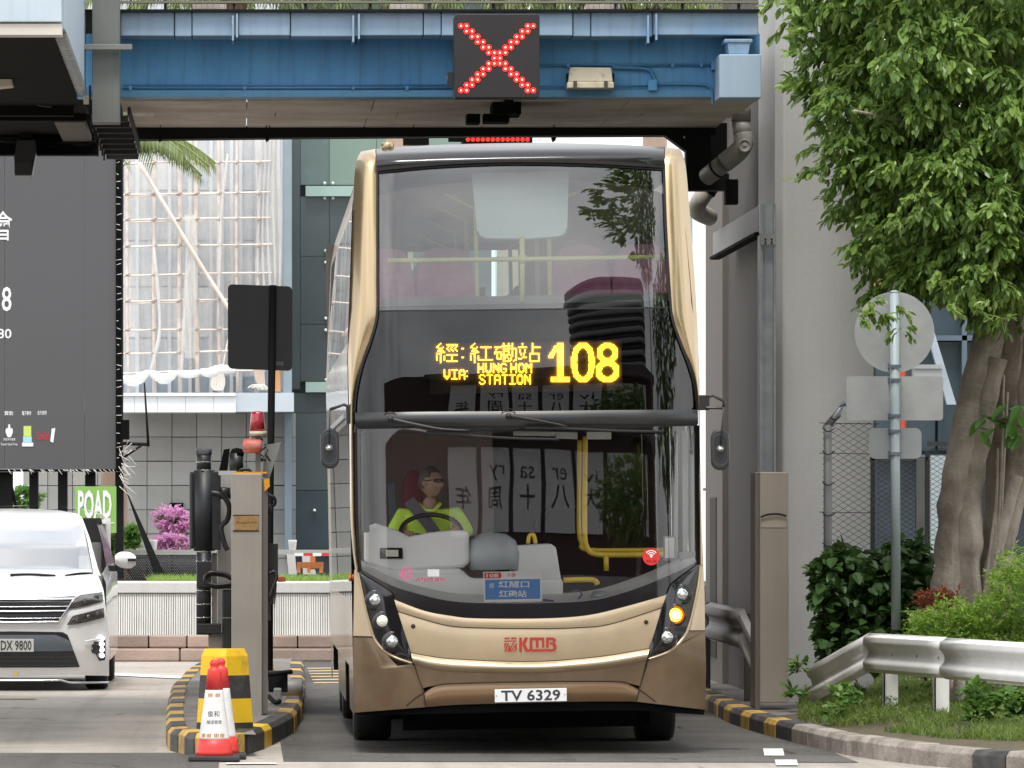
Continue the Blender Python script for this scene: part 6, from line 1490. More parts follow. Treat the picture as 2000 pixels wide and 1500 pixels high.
dlx = ip(838, 984, 1.30)                                   # base of the neck
drv = thing('person', 'bus driver in lime shirt and dark glasses looking sideways behind the wheel', 'person', bus_mat @ (dlx + Vector((0, .05, -.55))))
nb0 = dlx
V = Vector
sk_v = [nb0 + V((-.01, .08, -.55)), nb0 + V((-.01, .07, -.35)), nb0 + V((0, .05, -.15)), nb0 + V((0, .02, -.02)), nb0 + V((.02, -.01, .07)),
        nb0 + V((-.20, .03, -.09)), nb0 + V((-.30, -.10, -.32)), nb0 + V((-.24, -.33, -.30)), nb0 + V((-.20, -.38, -.27)),
        nb0 + V((.20, .03, -.09)), nb0 + V((.29, -.12, -.32)), nb0 + V((.24, -.34, -.28)), nb0 + V((.21, -.39, -.25)),
        nb0 + V((-.12, -.30, -.62)), nb0 + V((.12, -.30, -.62))]
sk_e = [(0, 1), (1, 2), (2, 3), (3, 4), (2, 5), (5, 6), (6, 7), (7, 8), (2, 9), (9, 10), (10, 11), (11, 12), (0, 13), (0, 14)]
sk_r = [(.15, .12), (.14, .11), (.15, .10), .06, .055, .065, .048, .034, .03, .065, .048, .034, .03, .08, .08]
vs, fs = skin_mesh(sk_v, sk_e, sk_r)
body = MB(); body.add(vs, fs, True)
# hands: palm and five fingers closed over the wheel rim
for s in (-1, 1):
    w_ = nb0 + V((-.20, -.38, -.27)) if s < 0 else nb0 + V((.21, -.39, -.25))
    pal = w_ + V((-s * .02, -.05, .02)); body.tube([w_, w_.lerp(pal, .5), pal], [.03, .04, .038], 8)
    for k_, ln in enumerate((.062, .072, .068, .055)):
        b_ = pal + V((-s * (.028 - .019 * k_), -.02, .01)); body.tube([b_, b_ + V((0, -ln * .5, .012)), b_ + V((0, -ln * .8, -.018)), b_ + V((0, -ln * .55, -.045))], [.010, .0095, .009, .007], 6)
    b_ = w_ + V((-s * .035, -.02, .015)); body.tube([b_, b_ + V((-s * .03, -.025, .01)), b_ + V((-s * .035, -.055, .0))], [.012, .010, .008], 6)
# head
HC = nb0 + V((.015, -.01, .175)); HR = Matrix.Rotation(rad(62), 3, 'Z')
def headpt(th, ph, grow=0.0):
    """th: around, 0 = face; ph: -90 chin .. 90 crown"""
    x, y, z = math.sin(th) * math.cos(ph), -math.cos(th) * math.cos(ph), math.sin(ph)
    px, py, pz = .076 * x, .098 * y, .125 * z
    if pz < -.02: f_ = 1 - .45 * min(1, (-.02 - pz) / .105) ** 1.5; px *= f_; py = py * (f_ if y > 0 else (1 - .12 * min(1, (-.02 - pz) / .1)))
    face = max(0, math.cos(th)) ** 8
    py -= .026 * face * math.exp(-((pz + .018) / .022) ** 2) * max(0, math.cos(th)) ** 20      # nose
    py -= .008 * face * math.exp(-((pz - .035) / .015) ** 2)                                # brow
    py += .010 * max(0, math.cos(th)) ** 4 * math.exp(-((pz - .012) / .014) ** 2)             # eye sockets
    py -= .007 * face * math.exp(-((pz + .055) / .008) ** 2)                                 # lips
    py -= .012 * face * math.exp(-((pz + .095) / .02) ** 2)                                 # chin
    v = V((px, py, pz)); v += v.normalized() * grow
    return HC + HR @ v
rows = [[headpt(2 * math.pi * i / 40, rad(-88 + 176 * j / 30)) for i in range(41)] for j in range(31)]
body.grid(rows)
for s in (-1, 1):                                           # ears
    c_ = V((.077 * s, .012, -.005)); body.lathe([(.0, -.010), (.020, -.006), (.026, .004), (.018, .010), (0, .006)], HC + HR @ c_, 12, axis='y')
KS = .90                                                    # overall build of the driver, about the base of the neck
body.v = [bus_mat @ (nb0 + (q - nb0) * KS) for q in body.v]
body.build('body', skin_m, drv)
# shirt: torso and short sleeves
vs, fs = skin_mesh([nb0 + V((-.01, .08, -.56)), nb0 + V((-.01, .07, -.35)), nb0 + V((0, .05, -.16)), nb0 + V((0, .03, -.055)), nb0 + V((-.215, .03, -.10)), nb0 + V((-.30, -.07, -.28)), nb0 + V((.215, .03, -.10)), nb0 + V((.295, -.08, -.27))],
                   [(0, 1), (1, 2), (2, 3), (2, 4), (4, 5), (2, 6), (6, 7)], [(.19, .15), (.18, .14), (.185, .13), (.085, .08), .088, .075, .088, .075])
m = MB(); m.add([bus_mat @ (nb0 + (q - nb0) * .94) for q in vs], fs, True); sh = m.build('shirt', lime, drv)
m = MB(); m.tube([bus_mat @ (nb0 + q) for q in (V((-.075, -.005, .0)), V((-.03, -.08, -.05)), V((.03, -.085, -.055)), V((.08, -.02, .0)))], .016, 6); m.build('collar', lime, sh)
m = MB()
for a_, b_ in ((V((-.15, .0, .03)), V((-.02, -.16, -.14))), (V((-.02, -.16, -.14)), V((.12, -.17, -.34)))):
    d_ = V((.035, .0, .025)); m.add([bus_mat @ (nb0 + q) for q in (a_ - d_, a_ + d_, b_ + d_, b_ - d_)], [(0, 1, 2, 3)])
m.build('seat_belt', M('belt_grey', (.10, .095, .11), .8), drv, solid=.003)
# hair cap and glasses
rows = []
for j in range(10):
    row = []
    for i in range(41):
        th = 2 * math.pi * i / 40; lo = rad(38) if math.cos(th) > .35 else rad(-22) if math.cos(th) < -.2 else rad(18)
        row.append(bus_mat @ (nb0 + (headpt(th, lo + (rad(88) - lo) * j / 9, .007 + .003 * math.sin(9 * th + j)) - nb0) * KS))
    rows.append(row)
m = MB(); m.grid(rows); m.build('hair', hair_m, drv)
gl_m = M('glasses_black', (.008, .008, .009), .2)
m = MB()
for s in (-1, 1): m.grid([[bus_mat @ (nb0 + (headpt(rad(a * s), rad(c_ + h_ * math.cos(rad((a - 32) * 2.6))), .011) - nb0) * KS) for a in range(8, 61, 6)] for c_, h_ in ((7, -8), (7, -3), (8, 2), (9, 3.5))])
gl = m.build('glasses', gl_m, drv, solid=.003)
m = MB()
hq = lambda a_, p_, g_: bus_mat @ (nb0 + (headpt(rad(a_), rad(p_), g_) - nb0) * KS)
for s in (-1, 1): m.tube([hq(62 * s, 8, .013), hq(100 * s, 6, .010)], .004, 5)
m.tube([hq(-9, 9, .011), hq(9, 9, .011)], .003, 5); m.build('temple_arm', gl_m, gl)

# ---------------------------------------------------------------- white people carrier
CY, CX0 = 54.7, (26 - VX) * 54.7 / F
car = thing('minivan', 'white minivan with chrome grille coming through the left lane', 'minivan', (CX0, CY, 0)); WL[car.name] = Vector((CX0, CY, 0))
car_w = M('car_white', (.80, .80, .80), .25, var=.02, coat=.8, rvar=.03)
car_chrome = M('car_chrome', (.55, .57, .60), .15, .9, var=.1)
car_dark = M('car_dark', (.02, .022, .026), .3, var=.1)
car_lens = M('car_lens', (.05, .045, .04), .08, var=.3, scale=8, coat=.8, spec=.7)
CS = [(.0, .12), (.15, .07), (.40, 0), (.75, .0), (.90, .05), (.96, .16), (1.03, .45), (1.12, .90), (1.165, 1.10), (1.42, 1.50), (1.62, 1.90), (1.70, 2.15), (1.76, 2.5), (1.80, 3.0), (1.84, 3.8)]
def csurf(x, z):
    for (a, s0), (b, s1) in zip(CS, CS[1:]):
        if z <= b: d_ = s0 + (s1 - s0) * max(0, z - a) / (b - a); break
    else: d_ = 3.8
    ax = abs(x); return d_ + .09 * x * x + 1.3 * max(0, ax - .55) ** 2 * (1 if z < 1.2 else .8)
def cp(px, py, off=0.0):
    ly = 0
    for _ in range(12):
        Y_ = CY + ly; x = (px - VX) * Y_ / F - CX0; z = CH - (py - VY) * Y_ / F; ly = .5 * ly + .5 * csurf(x, z)
    Y_ = CY + ly - off
    return Vector(((px - VX) * Y_ / F, Y_, CH - (py - VY) * Y_ / F))
def sym(pts): return [(52 - x, y) for x, y in reversed(pts) if x > 26.5] + [(26, pts[0][1])] + [(x, y) for x, y in pts if x > 26.5]
def cskin(A_, B_, name, mat, nu=36, nv=8, off=0.0, bulge=0.0, parent=None, mirror=False):
    res = None
    for f_ in ((0, 1) if mirror else (0,)):
        a_ = resamp([(52 - x, y) for x, y in A_] if f_ else A_, nu); b_ = resamp([(52 - x, y) for x, y in B_] if f_ else B_, nu)
        rows = [[cp(p0[0] + (p1[0] - p0[0]) * j / nv, p0[1] + (p1[1] - p0[1]) * j / nv, off + bulge * math.sin(math.pi * j / nv)) for p0, p1 in zip(a_, b_)] for j in range(nv + 1)]
        m = MB(); m.grid(rows); o = m.build(name, mat, parent or car)
        if sum(p.normal.y for p in o.data.polygons) > 0: o.data.flip_normals()
        res = o
    return res
roof_t = sym([(26, 993), (80, 994.5), (117, 997), (150, 1003)]); roof_b = sym([(26, 1023), (90, 1024), (140, 1026), (163, 1028)])
cskin(roof_t, roof_b, 'roof_front', car_w, 40, 8)
ws_b = sym([(26, 1126), (90, 1126), (140, 1124), (181, 1120)])
cskin(sym([(26, 1023.3), (90, 1024.3), (140, 1026.3), (163, 1028.3)]), ws_b, 'windscreen', GLASS('car_glass', (.75, .80, .80), 8.0), 40, 14)
cskin(sym([(26, 1024), (90, 1025), (140, 1027), (163, 1029)]), sym([(26, 1050), (90, 1050.5), (140, 1052), (168, 1053)]), 'sun_band', GLASS('car_sunband', (.35, .38, .42), 2.0), 40, 4, -.012)
cskin([(150, 1003), (160, 1010), (175, 1050), (192, 1112), (197, 1125)], [(163, 1028), (166, 1038), (172, 1062), (179, 1100), (183, 1121)], 'pillar', car_w, 24, 4, .004, .01, mirror=True)
hood_b = sym([(26, 1166), (90, 1165), (148, 1161), (175, 1156), (202, 1151)])
cskin(sym([(26, 1126.5), (90, 1126.5), (140, 1124.5), (190, 1120)]), hood_b, 'bonnet', car_w, 40, 12, .006)
bump_b = sym([(26, 1320), (100, 1319), (160, 1319), (213, 1320)])
cskin(sym([(26, 1166.5), (90, 1165.5), (148, 1161.5), (175, 1156.5), (202, 1151.5)]), sym([(26, 1232), (122, 1233), (150, 1240), (213, 1236)]), 'front_upper', car_w, 40, 12, -.002)
cskin(sym([(26, 1232), (122, 1233), (150, 1240), (213, 1236)]), bump_b, 'bumper', car_w, 40, 14, .002)
gt = sym([(26, 1168), (90, 1167), (147, 1164)]); gb = sym([(26, 1217), (80, 1217), (112, 1215)])
gri = cskin(gt, gb, 'grille', car_dark, 40, 10, .012)
for y0, y1, xr_ in ((1168, 1172, 146), (1184, 1186.5, 136), (1192, 1196, 130), (1207, 1209, 120), (1213.5, 1217.5, 113)):
    cskin(sym([(26, y0), (xr_, y0 - 1)]), sym([(26, y1), (xr_ - 2, y1 - 1)]), 'grille_bar', car_chrome, 30, 3, .02, .012, gri)
cskin([(147, 1164), (128, 1192), (112, 1216)], [(150, 1164), (132, 1192), (116, 1216)], 'grille_bar', car_chrome, 12, 3, .022, .01, gri, mirror=True)
for A_, B_ in (([(130, 1188), (144, 1170), (156, 1162), (200, 1156)], [(131, 1190), (150, 1187), (170, 1183), (202, 1174)]), ([(131, 1219), (142, 1203), (170, 1196), (203, 1187)], [(131, 1221), (150, 1219), (170, 1215), (204, 1206)])):
    cskin(A_, B_, 'headlamp', car_lens, 20, 5, .012, .008, mirror=True)
for f_ in (0, 1):
    for px_, py_, r_ in ((188, 1167, .030), (166, 1174, .026), (150, 1210, .024), (190, 1198, .024), (172, 1204, .02)):
        q = cp(52 - px_ if f_ else px_, py_, .022); m = MB(); m.lathe([(r_, -.01), (r_ * .95, .004), (r_ * .7, .0), (r_ * .4, .006), (0, .009)], q, 16, axis='y'); m.build('lamp_reflector', M('lamp_inner', (.16, .155, .15), .12, .7, var=.3, scale=60), car)
cskin([(129, 1187), (143, 1169), (156, 1161), (200, 1155)], [(130, 1188.5), (144, 1170.8), (157, 1162.5), (200, 1156.6)], 'lamp_strip', car_chrome, 20, 1, .022, mirror=True)
cskin(sym([(26, 1233), (122, 1234.5), (132, 1240)]), sym([(26, 1304), (120, 1304), (156, 1303)]), 'air_intake', car_dark, 40, 8, .008)
cskin(sym([(26, 1240), (110, 1240), (134, 1250)]), sym([(26, 1272), (110, 1272), (144, 1271)]), 'intake_panel', M('car_bluegrey', (.10, .12, .14), .3, var=.1), 40, 4, .016, .008)
for y_ in (1282, 1290, 1298): cskin(sym([(26, y_), (146, y_)]), sym([(26, y_ + 2), (147, y_ + 2)]), 'intake_bar', M('car_bar', (.05, .05, .055), .4), 30, 1, .014)
cskin(sym([(26, 1327), (120, 1326), (135, 1331), (213, 1331)]), sym([(26, 1332), (120, 1331), (135, 1336), (211, 1335)]), 'lip_spoiler', car_chrome, 40, 3, .03, .03)
m = MB(); c0, c1 = cp(-3, 1248, .03), cp(66, 1273, .03); yy = min(c0.y, c1.y, cp(30, 1260, .03).y); m.box(c0.x, c1.x, yy, yy + .012, c1.z, c0.z); npl2 = m.build('number_plate', M('plate_grey', (.55, .55, .53), .5), car, bevel=.003)
text('DX 9800', 19 * 54.7 / F, Vector(((c0.x + c1.x) / 2, yy - .003, (c0.z + c1.z) / 2)), ink, npl2, 'lettering', .012, 60 * 54.7 / F)
m = MB(); cc_ = cp(31, 1316, .01); m.box(cc_.x - .018, cc_.x + .018, cc_.y - .004, cc_.y, cc_.z - .015, cc_.z + .02); m.build('tow_sticker', M('sticker_yellow', (.7, .6, .1), .6), car)
for f_ in (0, 1):
    g_ = (lambda x: 52 - x) if f_ else (lambda x: x)
    q = cp(g_(186), 1267, .02); m = MB(); m.lathe([(.048, -.02), (.05, .004), (.038, .01), (.03, .0), (0, .006)], q, 18, axis='y'); m.build('fog_lamp', car_dark, car)
    cskin([(g_(164), 1252), (g_(185), 1247), (g_(207), 1243)], [(g_(176), 1253), (g_(190), 1253), (g_(207), 1250)], 'fog_fin', car_w, 12, 2, .02, .015)
    cskin([(g_(183), 1252), (g_(186), 1275), (g_(194), 1291)], [(g_(206), 1250), (g_(206), 1275), (g_(205), 1289)], 'fog_recess', car_dark, 12, 4, .008)
    for y_ in (1247, 1258, 1269, 1280):
        q = cp(g_(199), y_, .03); m = MB(); m.lathe([(.024, 0), (.020, .012), (0, .016)], q, 12, axis='y'); m.build('daylight_lamp', EMIT('drl', (.80, .90, 1), 5), car)
    s_ = -1 if f_ else 1
    a_, b_ = cp(g_(200), 1088, 0), cp(g_(241), 1118, 0)
    X0_, Y0_ = CX0 + s_ * .93, CY + 1.75
    m = MB(); rows = []
    for u in range(9):
        t_ = u / 8; xx = X0_ + s_ * (.03 + .21 * t_); hh = .085 * (1 - .5 * abs(2 * t_ - 1) ** 3); zz = 1.28 - .01 * t_
        rows.append([Vector((xx, Y0_ + .085 * math.cos(rad(an)) * (1 - .4 * t_), zz + hh * math.sin(rad(an)))) for an in range(0, 361, 24)])
    m.grid(rows); m.add(rows[-1][:-1], [tuple(range(len(rows[-1]) - 1))]); mo = m.build('door_mirror', car_w, car, recalc=True)
    m = MB(); m.box(X0_ + s_ * .16, X0_ + s_ * .245, Y0_ - .085, Y0_ - .06, 1.262, 1.29); m.build('mirror_indicator', car_dark, mo)
    m = MB(); m.box(X0_ - .05, X0_ + s_ * .12, Y0_, Y0_ + .08, 1.16, 1.22); m.build('mirror_stalk', car_dark, mo)
    # flank
    rows = []
    for y_, wb, wt in ((.45, .90, .84), (1.2, .925, .83), (2.2, .925, .76), (3.2, .925, .75), (4.6, .92, .74)):
        zt = 1.15 if y_ < 1 else 1.22
        rows.append([V((CX0 + s_ * wb, CY + y_, .28)), V((CX0 + s_ * (wb + .005), CY + y_, .7)), V((CX0 + s_ * wb, CY + y_, zt - .1)), V((CX0 + s_ * (wb - .04), CY + y_, zt))])
    m = MB(); m.grid(rows, flip=s_ > 0); m.build('side_body', car_w, car, auto=40)
    rows = [[V((CX0 + s_ * .885, CY + 1.25, 1.21)), V((CX0 + s_ * .83, CY + 1.75, 1.45)), V((CX0 + s_ * .77, CY + 2.1, 1.64))], [V((CX0 + s_ * .885, CY + 4.6, 1.22)), V((CX0 + s_ * .83, CY + 4.6, 1.45)), V((CX0 + s_ * .765, CY + 4.5, 1.68))]]
    m = MB(); m.grid(rows, flip=s_ > 0); m.build('side_window', M('car_sideglass', (.015, .018, .02), .08, spec=.8), car)
    for y_ in (.75, 3.6):
        m = MB(); m.lathe([(.2, -.11), (.31, -.11), (.33, -.08), (.33, .08), (.31, .11), (.2, .11)], (CX0 + s_ * .80, CY + y_, .33), 28, axis='x'); wh = m.build('wheel', rubber, car)
        m = MB(); m.lathe([(.21, 0), (.20, .05), (.05, .07), (0, .07)], (CX0 + s_ * .84, CY + y_, .33), 16, axis='x'); m.build('rim', galv, wh)
rows = [[V((CX0 + .80 * math.sin(rad(a)), CY + y_, 1.64 + .19 * max(0, math.cos(rad(a))) ** .6)) for a in range(-90, 91, 10)] for y_ in (3.0, 3.8, 4.6)]
m = MB(); m.grid(rows); m.build('roof', car_w, car, recalc=True)
m = MB(); m.box(CX0 - .82, CX0 + .82, CY + .35, CY + 4.5, .2, .45); m.build('underbody', near_black, car)
m = MB(); m.box(CX0 - .84, CX0 + .84, CY + 1.35, CY + 1.75, .8, 1.14); m.box(CX0 - .8, CX0 + .8, CY + 2.6, CY + 2.7, .5, 1.45); m.build('cabin_trim', M('cabin_pale', (.35, .35, .34), .8), car)
m = MB(); m.box(CX0 - .85, CX0 + .85, CY + 4.5, CY + 4.6, .3, 1.7); m.build('tailgate', car_w, car)
for pv_, e_ in (((108, 1124.5), (20, 1122.5)), ((180, 1120), (128, 1124.5))):
    m = MB(); m.tube([cp(pv_[0] + (e_[0] - pv_[0]) * i / 8, pv_[1] + (e_[1] - pv_[1]) * i / 8 - 2 * math.sin(i / 8 * 3.1), .02) for i in range(9)], .012, 6); m.build('wiper', black_plastic, car)
m = MB(); m.add([cp(149, 1055, -.02), cp(167, 1055, -.02), cp(169, 1068, -.02), cp(149, 1068, -.02)], [(0, 1, 2, 3)]); m.add([cp(153, 1085, -.02), cp(173, 1085, -.02), cp(174, 1110, -.02), cp(154, 1110, -.02)], [(0, 1, 2, 3)]); m.build('licence_disc', paper_white, car)
# ---------------------------------------------------------------- foliage
def leaf_unit(kind):
    if kind == 'fig': pts = [(0, 0), (.20, .28), (.24, .55), (.12, .85), (0, 1.0), (-.12, .85), (-.24, .55), (-.20, .28)]
    elif kind == 'small': pts = [(0, 0), (.22, .35), (.18, .7), (0, 1), (-.18, .7), (-.22, .35)]
    else: pts = [(0, 0), (.30, .25), (.34, .5), (.2, .82), (0, 1.0), (-.2, .82), (-.34, .5), (-.30, .25)]
    return pts
class Leaves:
    def __init__(s): s.v = []; s.f = []; s.r = []
    def leaf(s, p, d, up, size, kind, rnd, droop=.25):
        pts = leaf_unit(kind); d = d.normalized(); sd = d.cross(up)
        sd = sd.normalized() if sd.length > 1e-4 else d.orthogonal().normalized()
        nn = sd.cross(d); b = len(s.v); n = len(pts)
        for (x, y) in pts:
            q = p + sd * x * size + d * y * size + nn * (abs(x) * .35 - droop * y * y * .35) * size; s.v.append(q)
        # split along the midrib so that the leaf folds
        tip = n // 2; s.f.append([b + i for i in range(0, tip + 1)]); s.f.append([b + i for i in range(tip, n)] + [b]); s.r += [rnd, rnd]
    def build(s, name, mat, parent, kind='stuff'):
        off = wl(parent); me = bpy.data.meshes.new(name); me.from_pydata([tuple(q - off) for q in s.v], [], s.f); me.materials.append(mat)
        at = me.attributes.new('leafrnd', 'FLOAT', 'FACE'); at.data.foreach_set('value', s.r); me.update()
        o = bpy.data.objects.new(name, me); COL.objects.link(o); o.parent = parent; WL[o.name] = off
        if kind: o['kind'] = kind
        return o
def rv(): 
    while True:
        q = Vector((R.uniform(-1, 1), R.uniform(-1, 1), R.uniform(-1, 1)))
        if .05 < q.length < 1: return q
def clump(L_, c, rad_, n, size, kind, hang=.5, outc=None, jit=.35):
    """a spray: twigs radiating from c, leaves along each"""
    nt = max(3, n // 9)
    for _ in range(nt):
        d = rv().normalized(); d.z = abs(d.z) * .5 - hang * R.uniform(.1, .7)
        if outc is not None: d = (d + (c - outc).normalized() * .9)
        d.normalize(); ln = rad_ * R.uniform(.5, 1.1); base = R.uniform(0, 1)
        for k_ in range(9):
            t_ = (k_ + R.random()) / 9; p = c + d * ln * t_ + Vector((0, 0, -hang * rad_ * .35 * t_ * t_)) + rv() * .02
            ld = d + rv() * .9 + Vector((0, 0, -hang * R.uniform(.3, 1.2)))
            up = Vector((0, 0, 1)) + rv() * .7
            L_.leaf(p, ld, up, size * R.uniform(.45, 1.25), kind, min(1, max(0, base * .6 + R.uniform(0, .45))))

fig_leaf = LEAF('fig_leaf', (.062, .142, .030), (.26, .385, .085), .36, .34)
dark_leaf = LEAF('shrub_leaf', (.024, .068, .018), (.085, .175, .04), .30, .42)
lime_leaf = LEAF('hedge_leaf', (.10, .20, .03), (.26, .40, .06), .38, .5)
grass_leaf = LEAF('grass_leaf', (.07, .13, .025), (.20, .28, .06), .35, .6)
palm_leaf = LEAF('palm_leaf', (.07, .12, .03), (.20, .27, .08), .35, .5)
pink_leaf = LEAF('bougainvillea', (.50, .24, .42), (.72, .42, .62), .35, .7)
rust_leaf = LEAF('rust_leaf', (.14, .045, .02), (.26, .09, .04), .3, .7)
bark = M('fig_bark', (.44, .38, .325), .85, var=.16, scale=3, col2=(.16, .13, .10), cscale=2.2, camt=.75, bump=.9, bscale=18, streak=.5, streak_col=(.13, .11, .09))
twig = M('twig', (.12, .09, .06), .9, var=.2)

# fig tree, right edge
Yt = 45.2
ft = thing('fig_tree', 'leafy fig tree with many fused grey trunks at the right edge', 'tree', P(1930, 1180, Yt) * 1.0)
def limb(pts, r0, r1, name='stem', mat=bark, n=20, lump=.16):
    pts = bez(pts, 12); m = MB(); k_ = len(pts) - 1
    m.tube(pts, [(r0 + (r1 - r0) * i / k_) * (1 + lump * noise.noise(Vector((i * .35, r0 * 50, 1)))) for i in range(k_ + 1)], n)
    for i, q in enumerate(m.v):
        fl = Vector((q.x * 14, q.y * 14, q.z * 1.2)); m.v[i] = q + Vector((noise.noise(q * 5) + .9 * noise.noise(fl), noise.noise(q * 5 + Vector((9, 0, 0))) + .9 * noise.noise(fl + Vector((5, 0, 0))), 0)) * .022 * min(1, r0 * 9)
    return m
tr = MB()
for pts, r0, r1 in (([P(1858, 1200, Yt), P(1864, 1050, Yt), P(1888, 860, Yt + .05), P(1935, 640, Yt + .1), P(1962, 430, Yt + .1)], .175, .115),
                    ([P(1895, 1210, Yt - .08), P(1893, 1070, Yt - .1), P(1905, 900, Yt - .02), P(1945, 700, Yt)], .115, .085),
                    ([P(1938, 1210, Yt), P(1946, 1110, Yt), P(1968, 1010, Yt), P(1998, 880, Yt), P(2022, 700, Yt), P(2050, 480, Yt)], .10, .11),
                    ([P(1945, 1215, Yt + .3), P(1950, 1080, Yt + .32), P(1962, 900, Yt + .3), P(1985, 600, Yt + .3)], .16, .13),
                    ([P(1835, 1215, Yt + .1), P(1845, 1120, Yt + .05), P(1872, 980, Yt + .08)], .10, .06),
                    ([P(1985, 930, Yt - .12), P(1950, 1050, Yt - .14), P(1935, 1130, Yt - .1), P(1930, 1210, Yt - .1)], .055, .075)):
    q = limb(pts, r0, r1); b = len(tr.v); tr.v += q.v; tr.f += [[b + i for i in f_] for f_ in q.f]; tr.sm += q.sm
trk = tr.build('trunk', bark, ft)
for i in range(4):
    a_ = R.uniform(1890, 2000); m = limb([P(a_, 780 + R.uniform(-60, 120), Yt - .17), P(a_ - R.uniform(0, 14), 980, Yt - .18), P(a_ - R.uniform(5, 30), 1180, Yt - .16)], .010, .016, n=6); m.build('aerial_root', bark, trk)
for i in range(5):                                         # surface roots
    a_ = R.uniform(1690, 1840); m = limb([P(1850 + i * 8, 1205, Yt - .1), Vector((P(1850, 1300, 44.2).x, 44.4 - i * .2, .20)), Vector((P(a_, 0, 43.6).x, 43.6 - i * .35, .15))], .06, .018, n=8); m.build('surface_root', bark, trk)
lv = Leaves(); cc0 = P(2050, 250, Yt - .1)
for i in range(11):
    e = P(R.uniform(1600, 2050), R.uniform(40, 520), R.uniform(43.6, 46)); s0 = P(1990, 440, Yt)
    limb([s0, s0.lerp(e, .5) + Vector((0, 0, .25)), e], .05, .010, n=6).build('branch', bark, ft)
edge = [(1550, -60), (1558, 25), (1630, 85), (1580, 130), (1630, 195), (1680, 245), (1620, 290), (1670, 340), (1640, 385), (1690, 430), (1680, 460), (1740, 490), (1720, 520)]
def left_edge(py):
    for (x0, y0), (x1, y1) in zip(edge, edge[1:]):
        if y0 <= py <= y1: return x0 + (x1 - x0) * (py - y0) / (y1 - y0)
    return 1690 if py > 500 else 1530
cent = []
tries = 0
while len(cent) < 260 and tries < 9000:                     # sprays kept apart so that the crown has light and dark clumps
    tries += 1
    py = R.uniform(-170, 530); le = left_edge(max(py, -60)) + 18; px = le + (2130 - le) * R.random() ** 1.1; ly_ = R.choice((0, 0, 1, 2))
    if any(abs(px - x2) < 40 and abs(py - y2) < 32 and l2 == ly_ for x2, y2, l2 in cent): continue
    if 1690 < px < 1775 and py > 470: continue
    cent.append((px, py, ly_))
for px, py, ly_ in cent:
    le = left_edge(max(py, -60)) + 18; Y_ = Yt - 1.25 + ly_ * .75 + R.uniform(-.25, .25)
    if px - le < 120: Y_ = Yt - .5 + R.uniform(-.5, .4)
    c = P(px, py, Y_); lean = Vector((-.35 if px < 1800 else R.uniform(-.3, .3), -.35, 0))
    for k2 in range(10):
        o_ = rv(); o_ = Vector((o_.x * .30, o_.y * .24, o_.z * .11)); dn = (o_.x * o_.x + o_.y * o_.y) * 1.6
        clump(lv, c + o_ + Vector((0, 0, -dn)), .17, 24, .088, 'fig', .75, c + Vector((0, .1, .15)) - lean * .2)
for i in range(260):                                        # shaded inner layer that closes the crown
    px = R.uniform(1680, 2120); py = R.uniform(-160, 500); clump(lv, P(px, py, Yt + R.uniform(1.0, 2.2)), .35, 36, .15, 'fig', .5)
for i in range(190):                                        # ragged lower fringe
    px = R.uniform(1700, 2060); py = 500 + R.uniform(0, 70) + 40 * math.sin(px * .03); c = P(px, py, Yt + R.uniform(-1, .6)); clump(lv, c, .2, 24, .085, 'fig', .9, cc0)
for px, py in ((1705, 590), (1725, 615), (1690, 625), (1752, 600), (1765, 640), (1700, 600), (1895, 600), (1930, 585), (1960, 620), (1850, 600)):
    clump(lv, P(px, py, 43.2), .13, 14, .08, 'fig', .9)
for (px, py) in ((1540, 15), (1570, 60), (1545, 100), (1560, 160), (1610, 200), (1595, 285), (1615, 320), (1640, 400), (1690, 500), (1660, 470), (1600, 240), (1580, 330)):
    clump(lv, P(px + 10, py, R.uniform(43.8, 44.8)), .2, 30, .088, 'fig', .7, cc0)
lv.build('crown', fig_leaf, ft)
# fern-like plant growing on the trunk, with separate large leaves
tp_ = thing('trunk_plant', 'broad leaved plant sprouting from the side of the fig trunk', 'plant', P(1950, 870, Yt - .3))
def one_leaf(kind, mat, name):
    l1 = Leaves(); l1.leaf(Vector((0, 0, 0)), Vector((0, 1, 0)), Vector((0, 0, 1)), 1, kind, .6, .5)
    me = bpy.data.meshes.new(name); me.from_pydata([tuple(q) for q in l1.v], [], l1.f); me.materials.append(mat); at = me.attributes.new('leafrnd', 'FLOAT', 'FACE'); at.data.foreach_set('value', l1.r); return me
def orient(d, up):
    d = d.normalized(); sd = d.cross(up).normalized(); nn = sd.cross(d); return Matrix((sd, d, nn)).transposed().to_euler()
bl_me = one_leaf('fig', lime_leaf, 'leaf'); bl_d = one_leaf('broad', dark_leaf, 'leaf')
bright_leaf = LEAF('bright_leaf', (.06, .16, .03), (.13, .28, .05), .35, .4); bl_b = one_leaf('fig', bright_leaf, 'leaf')
for i in range(26):
    c = P(R.uniform(1915, 2010), R.uniform(790, 850), Yt - .35 + R.uniform(-.1, .1)); d = Vector((R.uniform(-1, .6), -.5, R.uniform(-1, .2))); s = R.uniform(.13, .22)
    piece('leaf', bl_b, tp_, c, orient(d, Vector((0, -.6, 1))), (s * .8, s, s))
m = MB()
for i in range(5): m.tube(bez([P(1990, 850, Yt - .2), P(1970 - i * 8, 820, Yt - .35), P(1930 + i * 18, 815 + i * 5, Yt - .4)], 4), .006, 5)
m.build('stem', twig, tp_)

